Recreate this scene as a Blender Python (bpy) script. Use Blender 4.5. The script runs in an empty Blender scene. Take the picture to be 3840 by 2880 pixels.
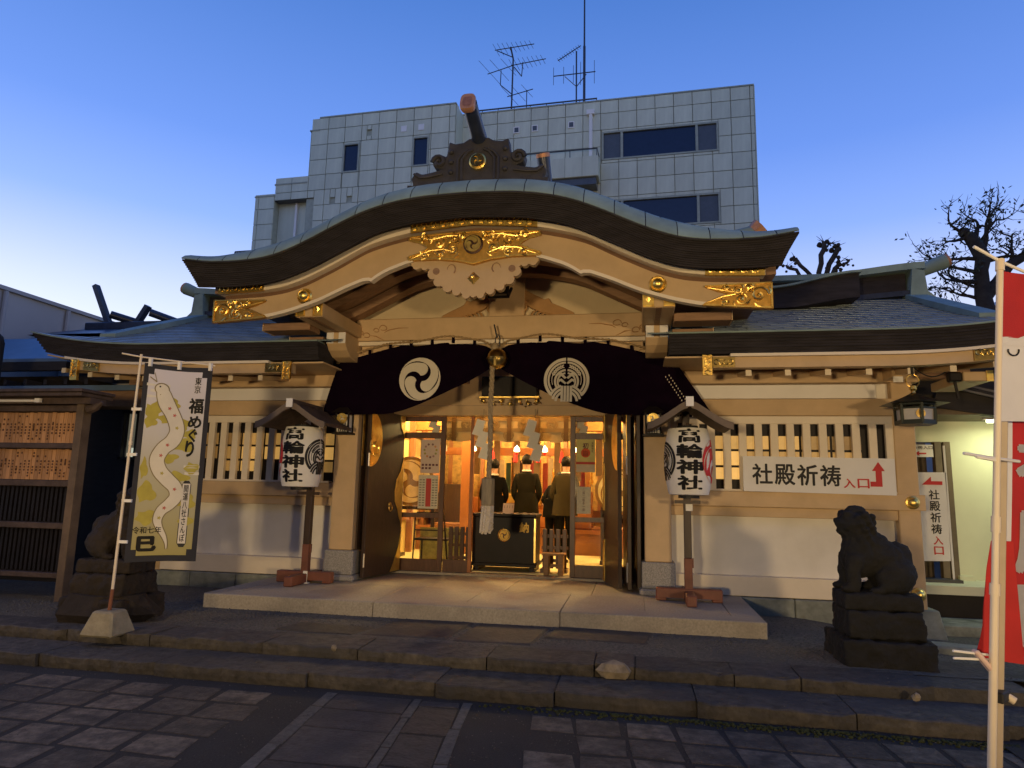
import bpy, bmesh, math, random
import numpy as np
from mathutils import Vector, Matrix
sc = bpy.context.scene
COL = sc.collection
R = math.radians
rnd = random.Random(7)

# ------------------------------------------------------------ camera
cam = bpy.data.cameras.new('camera'); cam_o = bpy.data.objects.new('camera', cam); COL.objects.link(cam_o)
cam.sensor_width = 36; cam.lens = 23.826; cam.clip_start = .05; cam.clip_end = 2000
P_, Y_, RO = R(8.907), R(10.453), R(1.2)
fw = Vector((-math.sin(Y_)*math.cos(P_), math.cos(Y_)*math.cos(P_), math.sin(P_)))
rt = Vector((math.cos(Y_), math.sin(Y_), 0)); up = rt.cross(fw)
rt2 = rt*math.cos(RO)+up*math.sin(RO); up2 = -rt*math.sin(RO)+up*math.cos(RO)
m = Matrix((rt2, up2, -fw)).transposed().to_4x4(); m.translation = (0, 0, 1.6)
cam_o.matrix_world = m
sc.camera = cam_o

# ------------------------------------------------------------ dusk sky, the last of the sun low on the left behind the hall
SUN_EL, SUN_AZ = R(6.0), R(-52)        # azimuth from +Y, positive towards +X
w = bpy.data.worlds.new('World'); sc.world = w; w.use_nodes = True
nt = w.node_tree; nt.nodes.clear()
out = nt.nodes.new('ShaderNodeOutputWorld'); bg = nt.nodes.new('ShaderNodeBackground'); sky = nt.nodes.new('ShaderNodeTexSky')
sky.sky_type = 'NISHITA'; sky.sun_disc = False; sky.sun_elevation = SUN_EL; sky.sun_rotation = SUN_AZ
sky.altitude = 0; sky.air_density = 1.0; sky.dust_density = .3; sky.ozone_density = 4.0
bg.inputs[1].default_value = .15
# the dusk glow: the same elevation gradient all the way round, mixed with the physical sky
tcw = nt.nodes.new('ShaderNodeTexCoord'); sep = nt.nodes.new('ShaderNodeSeparateXYZ'); cr = nt.nodes.new('ShaderNodeValToRGB'); mxw = nt.nodes.new('ShaderNodeMix'); mxw.data_type = 'RGBA'
nt.links.new(tcw.outputs['Generated'], sep.inputs[0]); nt.links.new(sep.outputs[2], cr.inputs[0])
GR = [(0, (1, 1.0, 1.0)), (.15, (.90, .91, 1.0)), (.25, (.62, .69, 1.0)), (.35, (.275, .43, .97)), (.45, (.15, .295, .83)), (.62, (.072, .19, .60)), (1, (.045, .12, .42))]
el_ = cr.color_ramp.elements
while len(el_) < len(GR): el_.new(.5)
for e_, (p_, c_) in zip(el_, GR): e_.position = p_; e_.color = (*c_, 1)
scl = nt.nodes.new('ShaderNodeVectorMath'); scl.operation = 'SCALE'; scl.inputs['Scale'].default_value = 3.9
nt.links.new(cr.outputs[0], scl.inputs[0]); nt.links.new(scl.outputs[0], mxw.inputs[7]); nt.links.new(sky.outputs[0], mxw.inputs[6]); mxw.inputs[0].default_value = .87
nt.links.new(mxw.outputs[2], bg.inputs[0]); nt.links.new(bg.outputs[0], out.inputs[0])
sl = bpy.data.lights.new('sun', 'SUN'); sl.energy = .03; sl.angle = R(3); sl.color = (1, .72, .5)
so = bpy.data.objects.new('sun', sl); COL.objects.link(so)
sd = Vector((math.sin(SUN_AZ)*math.cos(SUN_EL), math.cos(SUN_AZ)*math.cos(SUN_EL), math.sin(SUN_EL)))
so.rotation_euler = sd.to_track_quat('Z', 'Y').to_euler(); so.location = (-30, 30, 20)
vs = sc.view_settings; vs.view_transform = 'Standard'; vs.look = 'None'; vs.exposure = 1.0; vs.gamma = 1; vs.use_curve_mapping = False
sc.render.engine = 'CYCLES'; sc.cycles.use_denoising = True
try: sc.cycles.denoiser = 'OPENIMAGEDENOISE'
except Exception: pass
sc.cycles.max_bounces = 8; sc.cycles.sample_clamp_indirect = 4; sc.cycles.caustics_reflective = False; sc.cycles.caustics_refractive = False

# ------------------------------------------------------------ materials
MATS = {}
def mat(name, col, rough=.6, metal=0., var=.12, scale=6., bump=0., bscale=60., objvar=0., emit=None, estr=0., spec=.4, stain=None, stretch=None, alpha=None):
    if name in MATS: return MATS[name]
    m = bpy.data.materials.new(name); m.use_nodes = True; MATS[name] = m
    n = m.node_tree; b = n.nodes['Principled BSDF']; L = n.links.new
    b.inputs['Roughness'].default_value = rough; b.inputs['Metallic'].default_value = metal
    b.inputs['Specular IOR Level'].default_value = spec
    tc = n.nodes.new('ShaderNodeTexCoord'); mp = n.nodes.new('ShaderNodeMapping')
    if stretch: mp.inputs['Scale'].default_value = stretch
    L(tc.outputs['Object'], mp.inputs['Vector'])
    no = n.nodes.new('ShaderNodeTexNoise'); no.inputs['Scale'].default_value = scale; no.inputs['Detail'].default_value = 6; no.inputs['Roughness'].default_value = .62
    L(mp.outputs[0], no.inputs['Vector'])
    r = n.nodes.new('ShaderNodeMapRange'); r.inputs[1].default_value = .3; r.inputs[2].default_value = .7
    r.inputs[3].default_value = 1-var; r.inputs[4].default_value = 1+var
    L(no.outputs[0], r.inputs[0])
    last = r.outputs[0]
    if objvar:
        oi = n.nodes.new('ShaderNodeObjectInfo'); r2 = n.nodes.new('ShaderNodeMapRange'); r2.inputs[3].default_value = 1-objvar; r2.inputs[4].default_value = 1+objvar
        L(oi.outputs['Random'], r2.inputs[0]); mu = n.nodes.new('ShaderNodeMath'); mu.operation = 'MULTIPLY'
        L(last, mu.inputs[0]); L(r2.outputs[0], mu.inputs[1]); last = mu.outputs[0]
    vm = n.nodes.new('ShaderNodeVectorMath'); vm.operation = 'SCALE'; vm.inputs[0].default_value = col
    L(last, vm.inputs['Scale']); cout = vm.outputs[0]
    if stain:
        sc2, col2, lo, hi = stain
        n2 = n.nodes.new('ShaderNodeTexNoise'); n2.inputs['Scale'].default_value = sc2; n2.inputs['Detail'].default_value = 4
        L(mp.outputs[0], n2.inputs['Vector'])
        r3 = n.nodes.new('ShaderNodeMapRange'); r3.inputs[1].default_value = lo; r3.inputs[2].default_value = hi
        L(n2.outputs[0], r3.inputs[0])
        mx = n.nodes.new('ShaderNodeMix'); mx.data_type = 'RGBA'; mx.inputs[7].default_value = (*col2, 1)
        L(r3.outputs[0], mx.inputs[0]); L(cout, mx.inputs[6]); cout = mx.outputs[2]
    L(cout, b.inputs['Base Color'])
    if bump:
        nb = n.nodes.new('ShaderNodeTexNoise'); nb.inputs['Scale'].default_value = bscale; nb.inputs['Detail'].default_value = 5
        L(mp.outputs[0], nb.inputs['Vector'])
        bp = n.nodes.new('ShaderNodeBump'); bp.inputs['Strength'].default_value = bump; bp.inputs['Distance'].default_value = .02
        L(nb.outputs[0], bp.inputs['Height']); L(bp.outputs[0], b.inputs['Normal'])
    if emit:
        b.inputs['Emission Color'].default_value = (*emit, 1); b.inputs['Emission Strength'].default_value = estr
    if alpha is not None: b.inputs['Alpha'].default_value = alpha
    return m

M = {}
M['peach'] = mat('peach_paint', (.57, .40, .22), .55, var=.09, scale=3, bump=.05, bscale=40, objvar=.05, stain=(2.2, (.49, .33, .17), .5, .8))
M['cream'] = mat('cream_edge_paint', (.78, .68, .53), .55, var=.05, scale=4)
M['plaster'] = mat('white_plaster', (.76, .72, .64), .8, var=.05, scale=2.5, bump=.04, bscale=60, stain=(1.3, (.60, .55, .46), .5, .85))
M['gold'] = mat('gilt_metal', (1.0, .70, .20), .36, 1, var=.15, scale=14, bump=.08, bscale=30, stain=(6, (.55, .30, .06), .55, .8))
M['brass'] = mat('old_brass', (.62, .44, .14), .28, 1, var=.25, scale=9, stain=(5, (.2, .12, .04), .5, .75))
M['bark'] = mat('cypress_bark', (.022, .0185, .020), .9, var=.3, scale=5, bump=.35, bscale=70, stretch=(1, 1, 6), stain=(3, (.035, .03, .034), .45, .7))
M['soffit'] = mat('old_cypress_board', (.30, .175, .095), .65, var=.25, scale=4, bump=.1, bscale=25, stretch=(1, 6, 6))
M['copper'] = mat('green_copper', (.215, .295, .265), .7, .0, var=.18, scale=3, objvar=.09, bump=.05, bscale=12, stain=(2.3, (.15, .21, .21), .5, .8))
M['shingle'] = mat('dark_copper_shingle', (.14, .18, .20), .38, .15, spec=.55, var=.25, scale=5, objvar=.15, bump=.08, bscale=30, stain=(1.6, (.12, .155, .165), .45, .75))
M['tile'] = mat('grey_ridge_tile', (.040, .037, .036), .6, var=.3, scale=8, bump=.25, bscale=35)
M['darkwood'] = mat('dark_stained_wood', (.05, .03, .02), .4, var=.3, scale=5, stretch=(6, 6, 1), bump=.06, bscale=30)
M['blackwood'] = mat('black_lacquered_wood', (.012, .009, .009), .5, spec=.25, var=.3, scale=5)
M['redwood'] = mat('red_brown_wood', (.17, .06, .035), .55, var=.25, scale=6, bump=.08, bscale=40)
M['granite'] = mat('speckled_granite', (.30, .285, .27), .7, var=.45, scale=70, bump=.2, bscale=90)
M['platform'] = mat('pale_granite', (.34, .30, .235), .75, var=.22, scale=45, bump=.25, bscale=60, objvar=.06, stain=(1.7, (.23, .20, .16), .5, .8))
M['plinth'] = mat('weathered_plinth_stone', (.22, .235, .20), .8, var=.25, scale=8, bump=.25, bscale=40, objvar=.08, stain=(3, (.10, .11, .09), .5, .7))
M['step'] = mat('worn_dark_stone', (.080, .069, .055), .85, var=.5, scale=11, bump=.9, bscale=22, objvar=.2, stain=(2.5, (.06, .055, .05), .45, .7))
M['gravel'] = mat('rough_court_ground', (.125, .115, .09), .95, var=.55, scale=34, bump=.9, bscale=55, stain=(1.1, (.09, .085, .075), .45, .7))
M['asphalt'] = mat('asphalt', (.032, .029, .026), .9, var=.35, scale=60, bump=.4, bscale=120, stain=(1.2, (.04, .038, .036), .45, .7))
M['paver'] = mat('reddish_paver', (.128, .104, .076), .85, var=.45, scale=16, bump=.7, bscale=45, objvar=.35, stain=(4.5, (.055, .048, .038), .46, .66))
M['slab'] = mat('path_slab', (.075, .063, .052), .8, var=.4, scale=12, bump=.5, bscale=35, objvar=.3, stain=(3, (.055, .05, .046), .45, .7))
M['curb'] = mat('pale_kerb_stone', (.115, .105, .088), .9, var=.3, scale=20, bump=.5, bscale=50, objvar=.15)
M['moss'] = mat('moss', (.045, .05, .012), .95, var=.4, scale=25, bump=.5, bscale=60)
M['black'] = mat('black_ink', (.012, .011, .012), .6, var=.05)
M['red'] = mat('red_ink', (.55, .03, .03), .6, var=.05)
M['white'] = mat('white_board', (.78, .76, .73), .6, var=.04, scale=3)
M['paper'] = mat('paper', (.80, .77, .70), .8, var=.05, scale=5)
M['glass'] = None

# ------------------------------------------------------------ mesh helpers
LOC = {}
class B:
    def __init__(s): s.v = []; s.f = []; s.mi = []
    def add(s, vs, fs, mi=0):
        o = len(s.v); s.v += [tuple(p) for p in vs]; s.f += [[i+o for i in f] for f in fs]; s.mi += [mi]*len(fs); return s
    def box(s, x0, x1, y0, y1, z0, z1, mi=0):
        return s.add([(x0,y0,z0),(x1,y0,z0),(x1,y1,z0),(x0,y1,z0),(x0,y0,z1),(x1,y0,z1),(x1,y1,z1),(x0,y1,z1)],
              [(0,3,2,1),(4,5,6,7),(0,1,5,4),(1,2,6,5),(2,3,7,6),(3,0,4,7)], mi)
    def bar(s, a, b, wx, wz=None, mi=0, upv=(0,0,1)):
        a = Vector(a); b = Vector(b); d = (b-a).normalized(); wz = wz or wx; u = Vector(upv)
        if abs(d.dot(u)) > .98: u = Vector((0,1,0))
        sd = d.cross(u).normalized(); u = sd.cross(d).normalized(); sd = sd*wx/2; u = u*wz/2
        return s.add([a-sd-u,a+sd-u,a+sd+u,a-sd+u,b-sd-u,b+sd-u,b+sd+u,b-sd+u],[(0,3,2,1),(4,5,6,7),(0,1,5,4),(1,2,6,5),(2,3,7,6),(3,0,4,7)][:], mi)
    def frustum(s, a0, a1, z0, z1, mi=0):   # a=(x0,x1,y0,y1)
        return s.add([(a0[0],a0[2],z0),(a0[1],a0[2],z0),(a0[1],a0[3],z0),(a0[0],a0[3],z0),(a1[0],a1[2],z1),(a1[1],a1[2],z1),(a1[1],a1[3],z1),(a1[0],a1[3],z1)],
              [(0,3,2,1),(4,5,6,7),(0,1,5,4),(1,2,6,5),(2,3,7,6),(3,0,4,7)], mi)
    def band(s, xs, lo, hi, y0, y1, mi=0):   # curved plank in the xz plane
        f = lambda q, x: q(x) if callable(q) else q
        vs = []
        for x in xs: a, b, c, d = f(lo,x), f(hi,x), f(y0,x), f(y1,x); vs += [(x,c,a),(x,d,a),(x,d,b),(x,c,b)]
        fs = []
        for i in range(len(xs)-1):
            o = 4*i
            for k in range(4): fs.append((o+k, o+4+k, o+4+(k+1)%4, o+(k+1)%4))
        fs += [(0,1,2,3), tuple(reversed([len(vs)-4+k for k in range(4)]))]
        return s.add(vs, fs, mi)
    def prism(s, poly, y0, y1, mi=0, fr=None):   # poly in (x,z), extruded along y ; fr maps (x,y,z)
        n = len(poly); fr = fr or (lambda x,y,z:(x,y,z))
        vs = [fr(x,y0,z) for x,z in poly]+[fr(x,y1,z) for x,z in poly]
        fs = [tuple(range(n)), tuple(range(2*n-1,n-1,-1))]+[(i,n+i,n+(i+1)%n,(i+1)%n) for i in range(n)]
        return s.add(vs, fs, mi)
    def tube(s, pts, r, n=8, mi=0, cap=True):
        pts = [Vector(p) for p in pts]; k = len(pts); rs = [r]*k if not hasattr(r,'__len__') else r
        vs = []; u = None
        for i, p in enumerate(pts):
            d = (pts[min(i+1,k-1)]-pts[max(i-1,0)]).normalized()
            if u is None: u = d.orthogonal().normalized()
            u = (u-d*u.dot(d)); u = u.normalized() if u.length > 1e-6 else d.orthogonal().normalized()
            v = d.cross(u)
            for j in range(n): t = 2*math.pi*j/n; vs.append(p+(u*math.cos(t)+v*math.sin(t))*rs[i])
        fs = [(i*n+j, i*n+(j+1)%n, (i+1)*n+(j+1)%n, (i+1)*n+j) for i in range(k-1) for j in range(n)]
        if cap: fs += [tuple(reversed(range(n))), tuple(range((k-1)*n, k*n))]
        return s.add(vs, fs, mi)
    def lathe(s, prof, c=(0,0,0), n=24, mi=0, ax='z'):
        vs = []; fs = []; k = len(prof)
        for r, h in prof:
            for j in range(n):
                t = 2*math.pi*j/n; a, b = r*math.cos(t), r*math.sin(t)
                vs.append((c[0]+a, c[1]+b, c[2]+h) if ax == 'z' else (c[0]+a, c[1]-h, c[2]+b))
        for i in range(k-1):
            for j in range(n): fs.append((i*n+j, i*n+(j+1)%n, (i+1)*n+(j+1)%n, (i+1)*n+j))
        fs += [tuple(reversed(range(n))), tuple(range((k-1)*n, k*n))]
        return s.add(vs, fs, mi)
    def ball(s, c, r, n=10, mi=0, sx=1, sy=1, sz=1):
        k = max(4, n//2); vs = []; fs = []
        for i in range(k+1):
            p = math.pi*i/k
            for j in range(n): t = 2*math.pi*j/n; vs.append((c[0]+r*sx*math.sin(p)*math.cos(t), c[1]+r*sy*math.sin(p)*math.sin(t), c[2]+r*sz*math.cos(p)))
        fs = [(i*n+j, (i+1)*n+j, (i+1)*n+(j+1)%n, i*n+(j+1)%n) for i in range(k) for j in range(n)]
        return s.add(vs, fs, mi)
    def obj(s, name, m, parent=None, local=False, smooth=False, bevel=0, kind=None, label=None, xf=None):
        me = bpy.data.meshes.new(name)
        vs = s.v if xf is None else [tuple(xf(*p)) for p in s.v]
        me.from_pydata(vs, [], s.f)
        ms = m if isinstance(m, (list, tuple)) else [m]
        for q in ms: me.materials.append(q)
        if len(ms) > 1: me.polygons.foreach_set('material_index', s.mi)
        bm = bmesh.new(); bm.from_mesh(me)
        bmesh.ops.remove_doubles(bm, verts=bm.verts, dist=1e-5)
        bmesh.ops.recalc_face_normals(bm, faces=bm.faces)
        if bevel:
            es = [e for e in bm.edges if len(e.link_faces) == 2 and e.calc_face_angle(0) > .6]
            if es: bmesh.ops.bevel(bm, geom=es, offset=bevel, segments=1, affect='EDGES', clamp_overlap=True)
        bm.to_mesh(me); bm.free()
        if smooth: me.polygons.foreach_set('use_smooth', [True]*len(me.polygons)); me.set_sharp_from_angle(angle=R(40))
        o = bpy.data.objects.new(name, me); COL.objects.link(o)
        put(o, parent, local)
        if kind: o['kind'] = kind
        if label: o['label'] = label
        return o
def put(o, parent, local=False):
    if parent is not None:
        o.parent = parent
        if not local and parent.name in LOC: o.matrix_parent_inverse = Matrix.Translation(-LOC[parent.name])
def thing(name, label, cat, loc=(0,0,0), group=None, kind=None):
    o = bpy.data.objects.new(name, None); COL.objects.link(o); o.location = loc; o.empty_display_size = .2
    o['label'] = label; o['category'] = cat
    if group: o['group'] = group
    if kind: o['kind'] = kind
    LOC[o.name] = Vector(loc); return o
def tag(o, label, cat, group=None):
    o['label'] = label; o['category'] = cat
    if group: o['group'] = group
    return o
def dup(o, loc, label=None, rz=None):
    def cp(a, par):
        c = a.copy(); COL.objects.link(c)
        if par is not None: c.parent = par
        for ch in list(a.children): cp(ch, c)
        return c
    c = cp(o, None); c.location = loc
    if rz is not None: c.rotation_euler = (0, 0, rz)
    if label: c['label'] = label
    return c
def interp(tab):
    xs = [a for a,_ in tab]; zs = [b for _,b in tab]
    return lambda x: float(np.interp(abs(x), xs, zs))
def smooth_tab(tab, n=60):
    # Catmull style resample of a table so that curves read smooth
    xs = np.array([a for a,_ in tab]); zs = np.array([b for _,b in tab])
    X = np.linspace(xs[0], xs[-1], n); Z = np.interp(X, xs, zs)
    k = np.array([1,2,3,2,1])/9.
    for _ in range(2):
        Zp = np.concatenate([[Z[1],Z[1]] if False else [2*Z[0]-Z[2] if xs[0] != 0 else Z[2], 2*Z[0]-Z[1] if xs[0] != 0 else Z[1]], Z, [2*Z[-1]-Z[-2], 2*Z[-1]-Z[-3]]])
        Z = np.convolve(Zp, k, 'valid')
    return lambda x: float(np.interp(abs(x), X, Z))

# flat lettering, as a thin mesh fitted into a rectangle
def text(s, m, centre, w, h, parent=None, name='lettering', xd=(1,0,0), ud=(0,0,1), vertical=False, bold=.0, t=.002, xf=None, local=False, ls=1.0, label=None):
    c = bpy.data.curves.new('t', 'FONT'); c.body = '\n'.join(s) if vertical else s
    c.size = 1; c.extrude = .01; c.align_x = 'CENTER'; c.space_line = ls; c.resolution_u = 3
    o = bpy.data.objects.new('t', c); COL.objects.link(o)
    dg = bpy.context.evaluated_depsgraph_get(); me = bpy.data.meshes.new_from_object(o.evaluated_get(dg))
    bpy.data.objects.remove(o); bpy.data.curves.remove(c)
    if bold:        # a heavier brush: the same glyph laid down a few times, slightly shifted
        bm = bmesh.new(); bm.from_mesh(me); src = list(bm.verts)+list(bm.edges)+list(bm.faces)
        for k in range(6):
            r_ = bmesh.ops.duplicate(bm, geom=src); a_ = k*1.047; bmesh.ops.translate(bm, verts=[e for e in r_['geom'] if isinstance(e, bmesh.types.BMVert)], vec=(bold*1.15*math.cos(a_), bold*1.15*math.sin(a_), .0006*(k+1)))
        bm.to_mesh(me); bm.free()
    n = len(me.vertices); co = np.empty(n*3); me.vertices.foreach_get('co', co); co = co.reshape(-1,3)
    lo, hi = co.min(0), co.max(0); xd = np.array(xd, float); ud = np.array(ud, float); nd = np.cross(xd, ud); C0 = np.array(centre, float)
    a = ((co[:,0]-lo[0])/(hi[0]-lo[0]+1e-9)-.5)*w; b = ((co[:,1]-lo[1])/(hi[1]-lo[1]+1e-9)-.5)*h; d = np.where(co[:,2] > .004, t, 0)+np.clip(co[:,2]-.01, 0, .01)*.1
    P = C0+a[:,None]*xd+b[:,None]*ud+d[:,None]*nd
    if xf: P = np.array([xf(*p) for p in P])
    me.vertices.foreach_set('co', P.ravel()); me.materials.clear(); me.materials.append(m); me.update()
    ob = bpy.data.objects.new(name, me); COL.objects.link(ob); put(ob, parent, local)
    if label: ob['label'] = label
    return ob

# crest drawings: lists of (x,z) polygons of unit radius
def comma(a0, sgn=1, head=.29, span=200):
    L, Rr = [], []
    n = 18
    for i in range(n+1):
        t = i/n; q = min(1, t/.45); q = q*q*(3-2*q); ro = .16+2*head+(.98-.16-2*head)*q; wd = 2*head*(1-t)**1.15; an = a0+sgn*R(span)*t
        L.append((ro*math.cos(an), ro*math.sin(an))); Rr.append(((ro-wd)*math.cos(an), (ro-wd)*math.sin(an)))
    cx, cz = (.16+head)*math.cos(a0), (.16+head)*math.sin(a0)
    cap = []
    for k in range(1, 12):
        t = a0-sgn*math.pi*k/12
        cap.append((cx+head*math.cos(t), cz+head*math.sin(t)))
    return L+Rr[::-1][1:]+cap[::-1]
def tomoe(sgn=1, ph=90, head=.29): return [comma(R(ph+120*k), sgn) for k in range(3)]
def arc(r, wd, a0, a1, n=22, cx=0, cz=0):
    o = [(cx+(r+wd/2)*math.cos(R(a0+(a1-a0)*i/n)), cz+(r+wd/2)*math.sin(R(a0+(a1-a0)*i/n))) for i in range(n+1)]
    q = [(cx+(r-wd/2)*math.cos(R(a0+(a1-a0)*i/n)), cz+(r-wd/2)*math.sin(R(a0+(a1-a0)*i/n))) for i in range(n+1)]
    return o+q[::-1]
def leaf(cx, cz, l, wd, an):
    c, s_ = math.cos(R(an)), math.sin(R(an))
    return [(cx+l*math.cos(t)*c-wd*math.sin(t)*s_, cz+l*math.cos(t)*s_+wd*math.sin(t)*c) for t in [2*math.pi*i/10 for i in range(10)]]
def rice_crest():
    P = []
    for sg in (1, -1):
        f = lambda p: [(sg*x, z) for x, z in (p if sg == 1 else p[::-1])]
        P += [f(arc(.93, .13, -44, 88)), f(arc(.785, .085, -38, 87)), f(arc(.50, .09, -34, 85, cz=-.06)), f(arc(.385, .075, -30, 82, cz=-.08))]
        for k in range(6):
            a = 24+k*10; P.append(f(leaf(.655*math.cos(R(a)), .655*math.sin(R(a)), .08, .032, a+62))); P.append(f(leaf(.585*math.cos(R(a)), .585*math.sin(R(a)), .07, .028, a+118)))
        P.append(f(arc(.64, .03, -20, 24)))
        P.append(f([(0,.10),(.08,.04),(.30,.24),(.36,.14),(.33,.30),(.22,.33)])); P.append(f([(.0,-.14),(.06,-.2),(.26,-.05),(.34,-.12),(.33,.02),(.22,.06)]))
        for k, (r_, a0, a1) in enumerate(((.74, 22, 72), (.60, 12, 70), (.46, 4, 66))): P.append(f(arc(r_, .10, a0, a1, n=10, cz=-.98)))
    for k in range(4):
        x = -.195+.13*k; P.append([(x-.052,-.975),(x+.052,-.975),(x+.058,-.27),(x-.046,-.27)])
    return P
def crest(polys, c, r, m, parent, name='crest', y0=-.004, y1=.004, fr=None, local=False, label=None):
    b = B()
    for i, p in enumerate(polys):
        e = .0004*(i % 5); b.prism([(c[0]+r*x, c[2]+r*z) for x, z in p], c[1]+y0-e, c[1]+y1-e, fr=fr)
    return b.obj(name, m, parent, local=local, label=label)

def scrolls(b, cx, cz, wd, ht, y, seed=0, n=5, r=.012, fr=None):
    # gilt relief: spiral tendrils and leaves on a plate
    rr = random.Random(seed); fr = fr or (lambda x,y,z:(x,y,z))
    for i in range(n):
        px = cx-wd/2+wd*(i+.5)/n; pz = cz+ht*.16*(-1)**i; ra = min(ht*.30, wd/n*.52); d = 1 if i % 2 else -1
        pts = [fr(px+ra*(1-k/15)*math.cos(d*k*.62+i), y, pz+ra*(1-k/15)*math.sin(d*k*.62+i)) for k in range(14)]
        b.tube(pts, [r*(.5+.7*k/13) for k in range(14)], 5)
        b.ball(fr(px, y, pz), r*2.0, 8, sy=.7)
        for q in range(4):
            a = rr.uniform(0, 6.28); lx = px+ra*1.15*math.cos(a); lz = pz+ra*1.15*math.sin(a)
            if abs(lx-cx) < wd/2-r and abs(lz-cz) < ht/2-r:
                b.tube([fr(lx, y, lz), fr(lx+ra*.3*math.cos(a+.8), y, lz+ra*.3*math.sin(a+.8)), fr(lx+ra*.5*math.cos(a+1.5), y, lz+ra*.5*math.sin(a+1.5))], [r*1.1, r*1.3, r*.3], 5)
# ------------------------------------------------------------ precinct lamps behind the camera (the warm light that falls on the hall front)
M['lampmetal'] = mat('lamp_post_metal', (.08, .08, .08), .5, .6)
M['lampglow'] = mat('lamp_glow', (.9, .8, .6), .5, emit=(1, .72, .36), estr=12)
def precinct_lamp(loc, h, aim, watts, label, size=55, rad=.12, col=(1, .66, .33)):
    t = thing('floodlight_post', label, 'floodlight', loc)
    b = B(); b.tube([(0,0,0),(0,0,h-.1)], .05, 10); b.box(-.16,.16,-.16,.16,0,.03); b.obj('post', M['lampmetal'], t, local=True)
    d = (Vector(aim)-Vector((loc[0], loc[1], loc[2]+h))).normalized(); c = Vector((0,0,h))
    b = B(); b.tube([c-d*.22, c], [.08, .16], 14); b.obj('lamp_head', M['lampmetal'], t, local=True, smooth=True)
    b = B(); b.tube([c-d*.02, c-d*.015], .145, 14); b.obj('lamp_lens', M['lampglow'], t, local=True)
    l = bpy.data.lights.new('floodlight', 'SPOT'); l.energy = watts; l.color = col; l.spot_size = R(size); l.spot_blend = .6; l.shadow_soft_size = rad
    o = bpy.data.objects.new('floodlight', l); COL.objects.link(o); o.parent = t; o.location = c+d*.03; o.rotation_euler = (-d).to_track_quat('Z', 'Y').to_euler()
precinct_lamp((-2.7, -5.5, 0), 1.7, (-1.6, 9, 2.7), 1150, 'black floodlight post behind the viewer on the left, aimed at the hall', 70, .38, (1, .72, .37))
precinct_lamp((5.8, -4.5, 0), 1.8, (-.6, 9, 2.7), 820, 'black floodlight post behind the viewer on the right, aimed at the hall', 66, .38, (1, .70, .36))
# unseen apartment block, added behind the viewer to shut off the eastern sky
M['rearwall'] = mat('sky_blocker_wall', (.16, .15, .14), .85, var=.1, scale=.5)
rb_ = thing('sky_blocker', 'unseen apartment block added behind the viewer to cut the skylight', 'building', (0, -17, 0))
B().box(-40, 40, -28, -17, 0, 24).obj('wall', M['rearwall'], rb_)
for f_ in range(7):
    for i in range(16): B().box(-38+5*i, -35.4+5*i, -17.05, -16.98, 1.2+3.3*f_, 2.9+3.3*f_).obj('window', M['lampmetal'], rb_)

# two old trees behind the viewer whose crowns spread over the plaza
M['canopybark'] = mat('plaza_tree_bark', (.05,.04,.034), .9, var=.3); M['canopyleaf'] = mat('plaza_tree_leaf', (.05,.065,.03), .6, var=.3, scale=1)
def plaza_tree(x, y, cx, cy, rad, lab, seed):
    t = thing('plaza_tree', lab, 'tree', (x, y, 0), 'old trees over the plaza'); rr = random.Random(seed)
    b = B(); b.tube([(x,y,0),(x,y,2.5),((x*2+cx)/3,(y*2+cy)/3,5.5)], [.38,.3,.24], 12)
    for k in range(7):
        a = k*.9; b.tube([((x*2+cx)/3,(y*2+cy)/3,5.2),(cx+rad*.4*math.cos(a),cy+rad*.4*math.sin(a),7.2),(cx+rad*.85*math.cos(a),cy+rad*.85*math.sin(a),8.4)], [.16,.10,.03], 7)
    b.obj('trunk', M['canopybark'], t, smooth=True)
    b = B()
    for i in range(5600):
        a = rr.uniform(0,6.283); q = rad*math.sqrt(rr.random()); c = Vector((cx+q*math.cos(a), cy+q*math.sin(a), 7.6+2.6*rr.random()*(1-.5*q/rad)))
        if math.sin(c.x*1.9+seed)*math.sin(c.y*1.7) > .45: continue
        d = Vector((rr.uniform(-1,1),rr.uniform(-1,1),rr.uniform(-.5,.4))).normalized(); s_ = d.cross(Vector((rr.uniform(-.4,.4),rr.uniform(-.4,.4),1))).normalized()*rr.uniform(.09,.15); L_ = rr.uniform(.3,.5)
        b.add([c, c+d*L_*.5+s_, c+d*L_, c+d*L_*.5-s_], [(0,1,2,3)])
    b.obj('crown', M['canopyleaf'], t)
plaza_tree(-6.5, -2.6, -4.2, -1.2, 4.6, 'old spreading tree behind the viewer on the left', 2)
plaza_tree(6.2, -1.6, 4.2, -1.4, 4.4, 'old spreading tree behind the viewer on the right', 5)

# unseen fence, added to keep the floodlights off the plaza and steps
fn = thing('light_block_fence', 'unseen stone fence added behind the viewer to block the low floodlight beams', 'fence', (0, -2, 0))
M['fencestone'] = mat('light_block_stone', (.22, .21, .19), .85, var=.3, scale=8, bump=.3)
for i in range(44):
    x = -9.9+.45*i; B().box(x-.215, x+.215, -2.1, -1.9, 0, 1.225+.01*((i*7) % 3)).obj('light_block_slab', M['fencestone'], fn)

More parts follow.
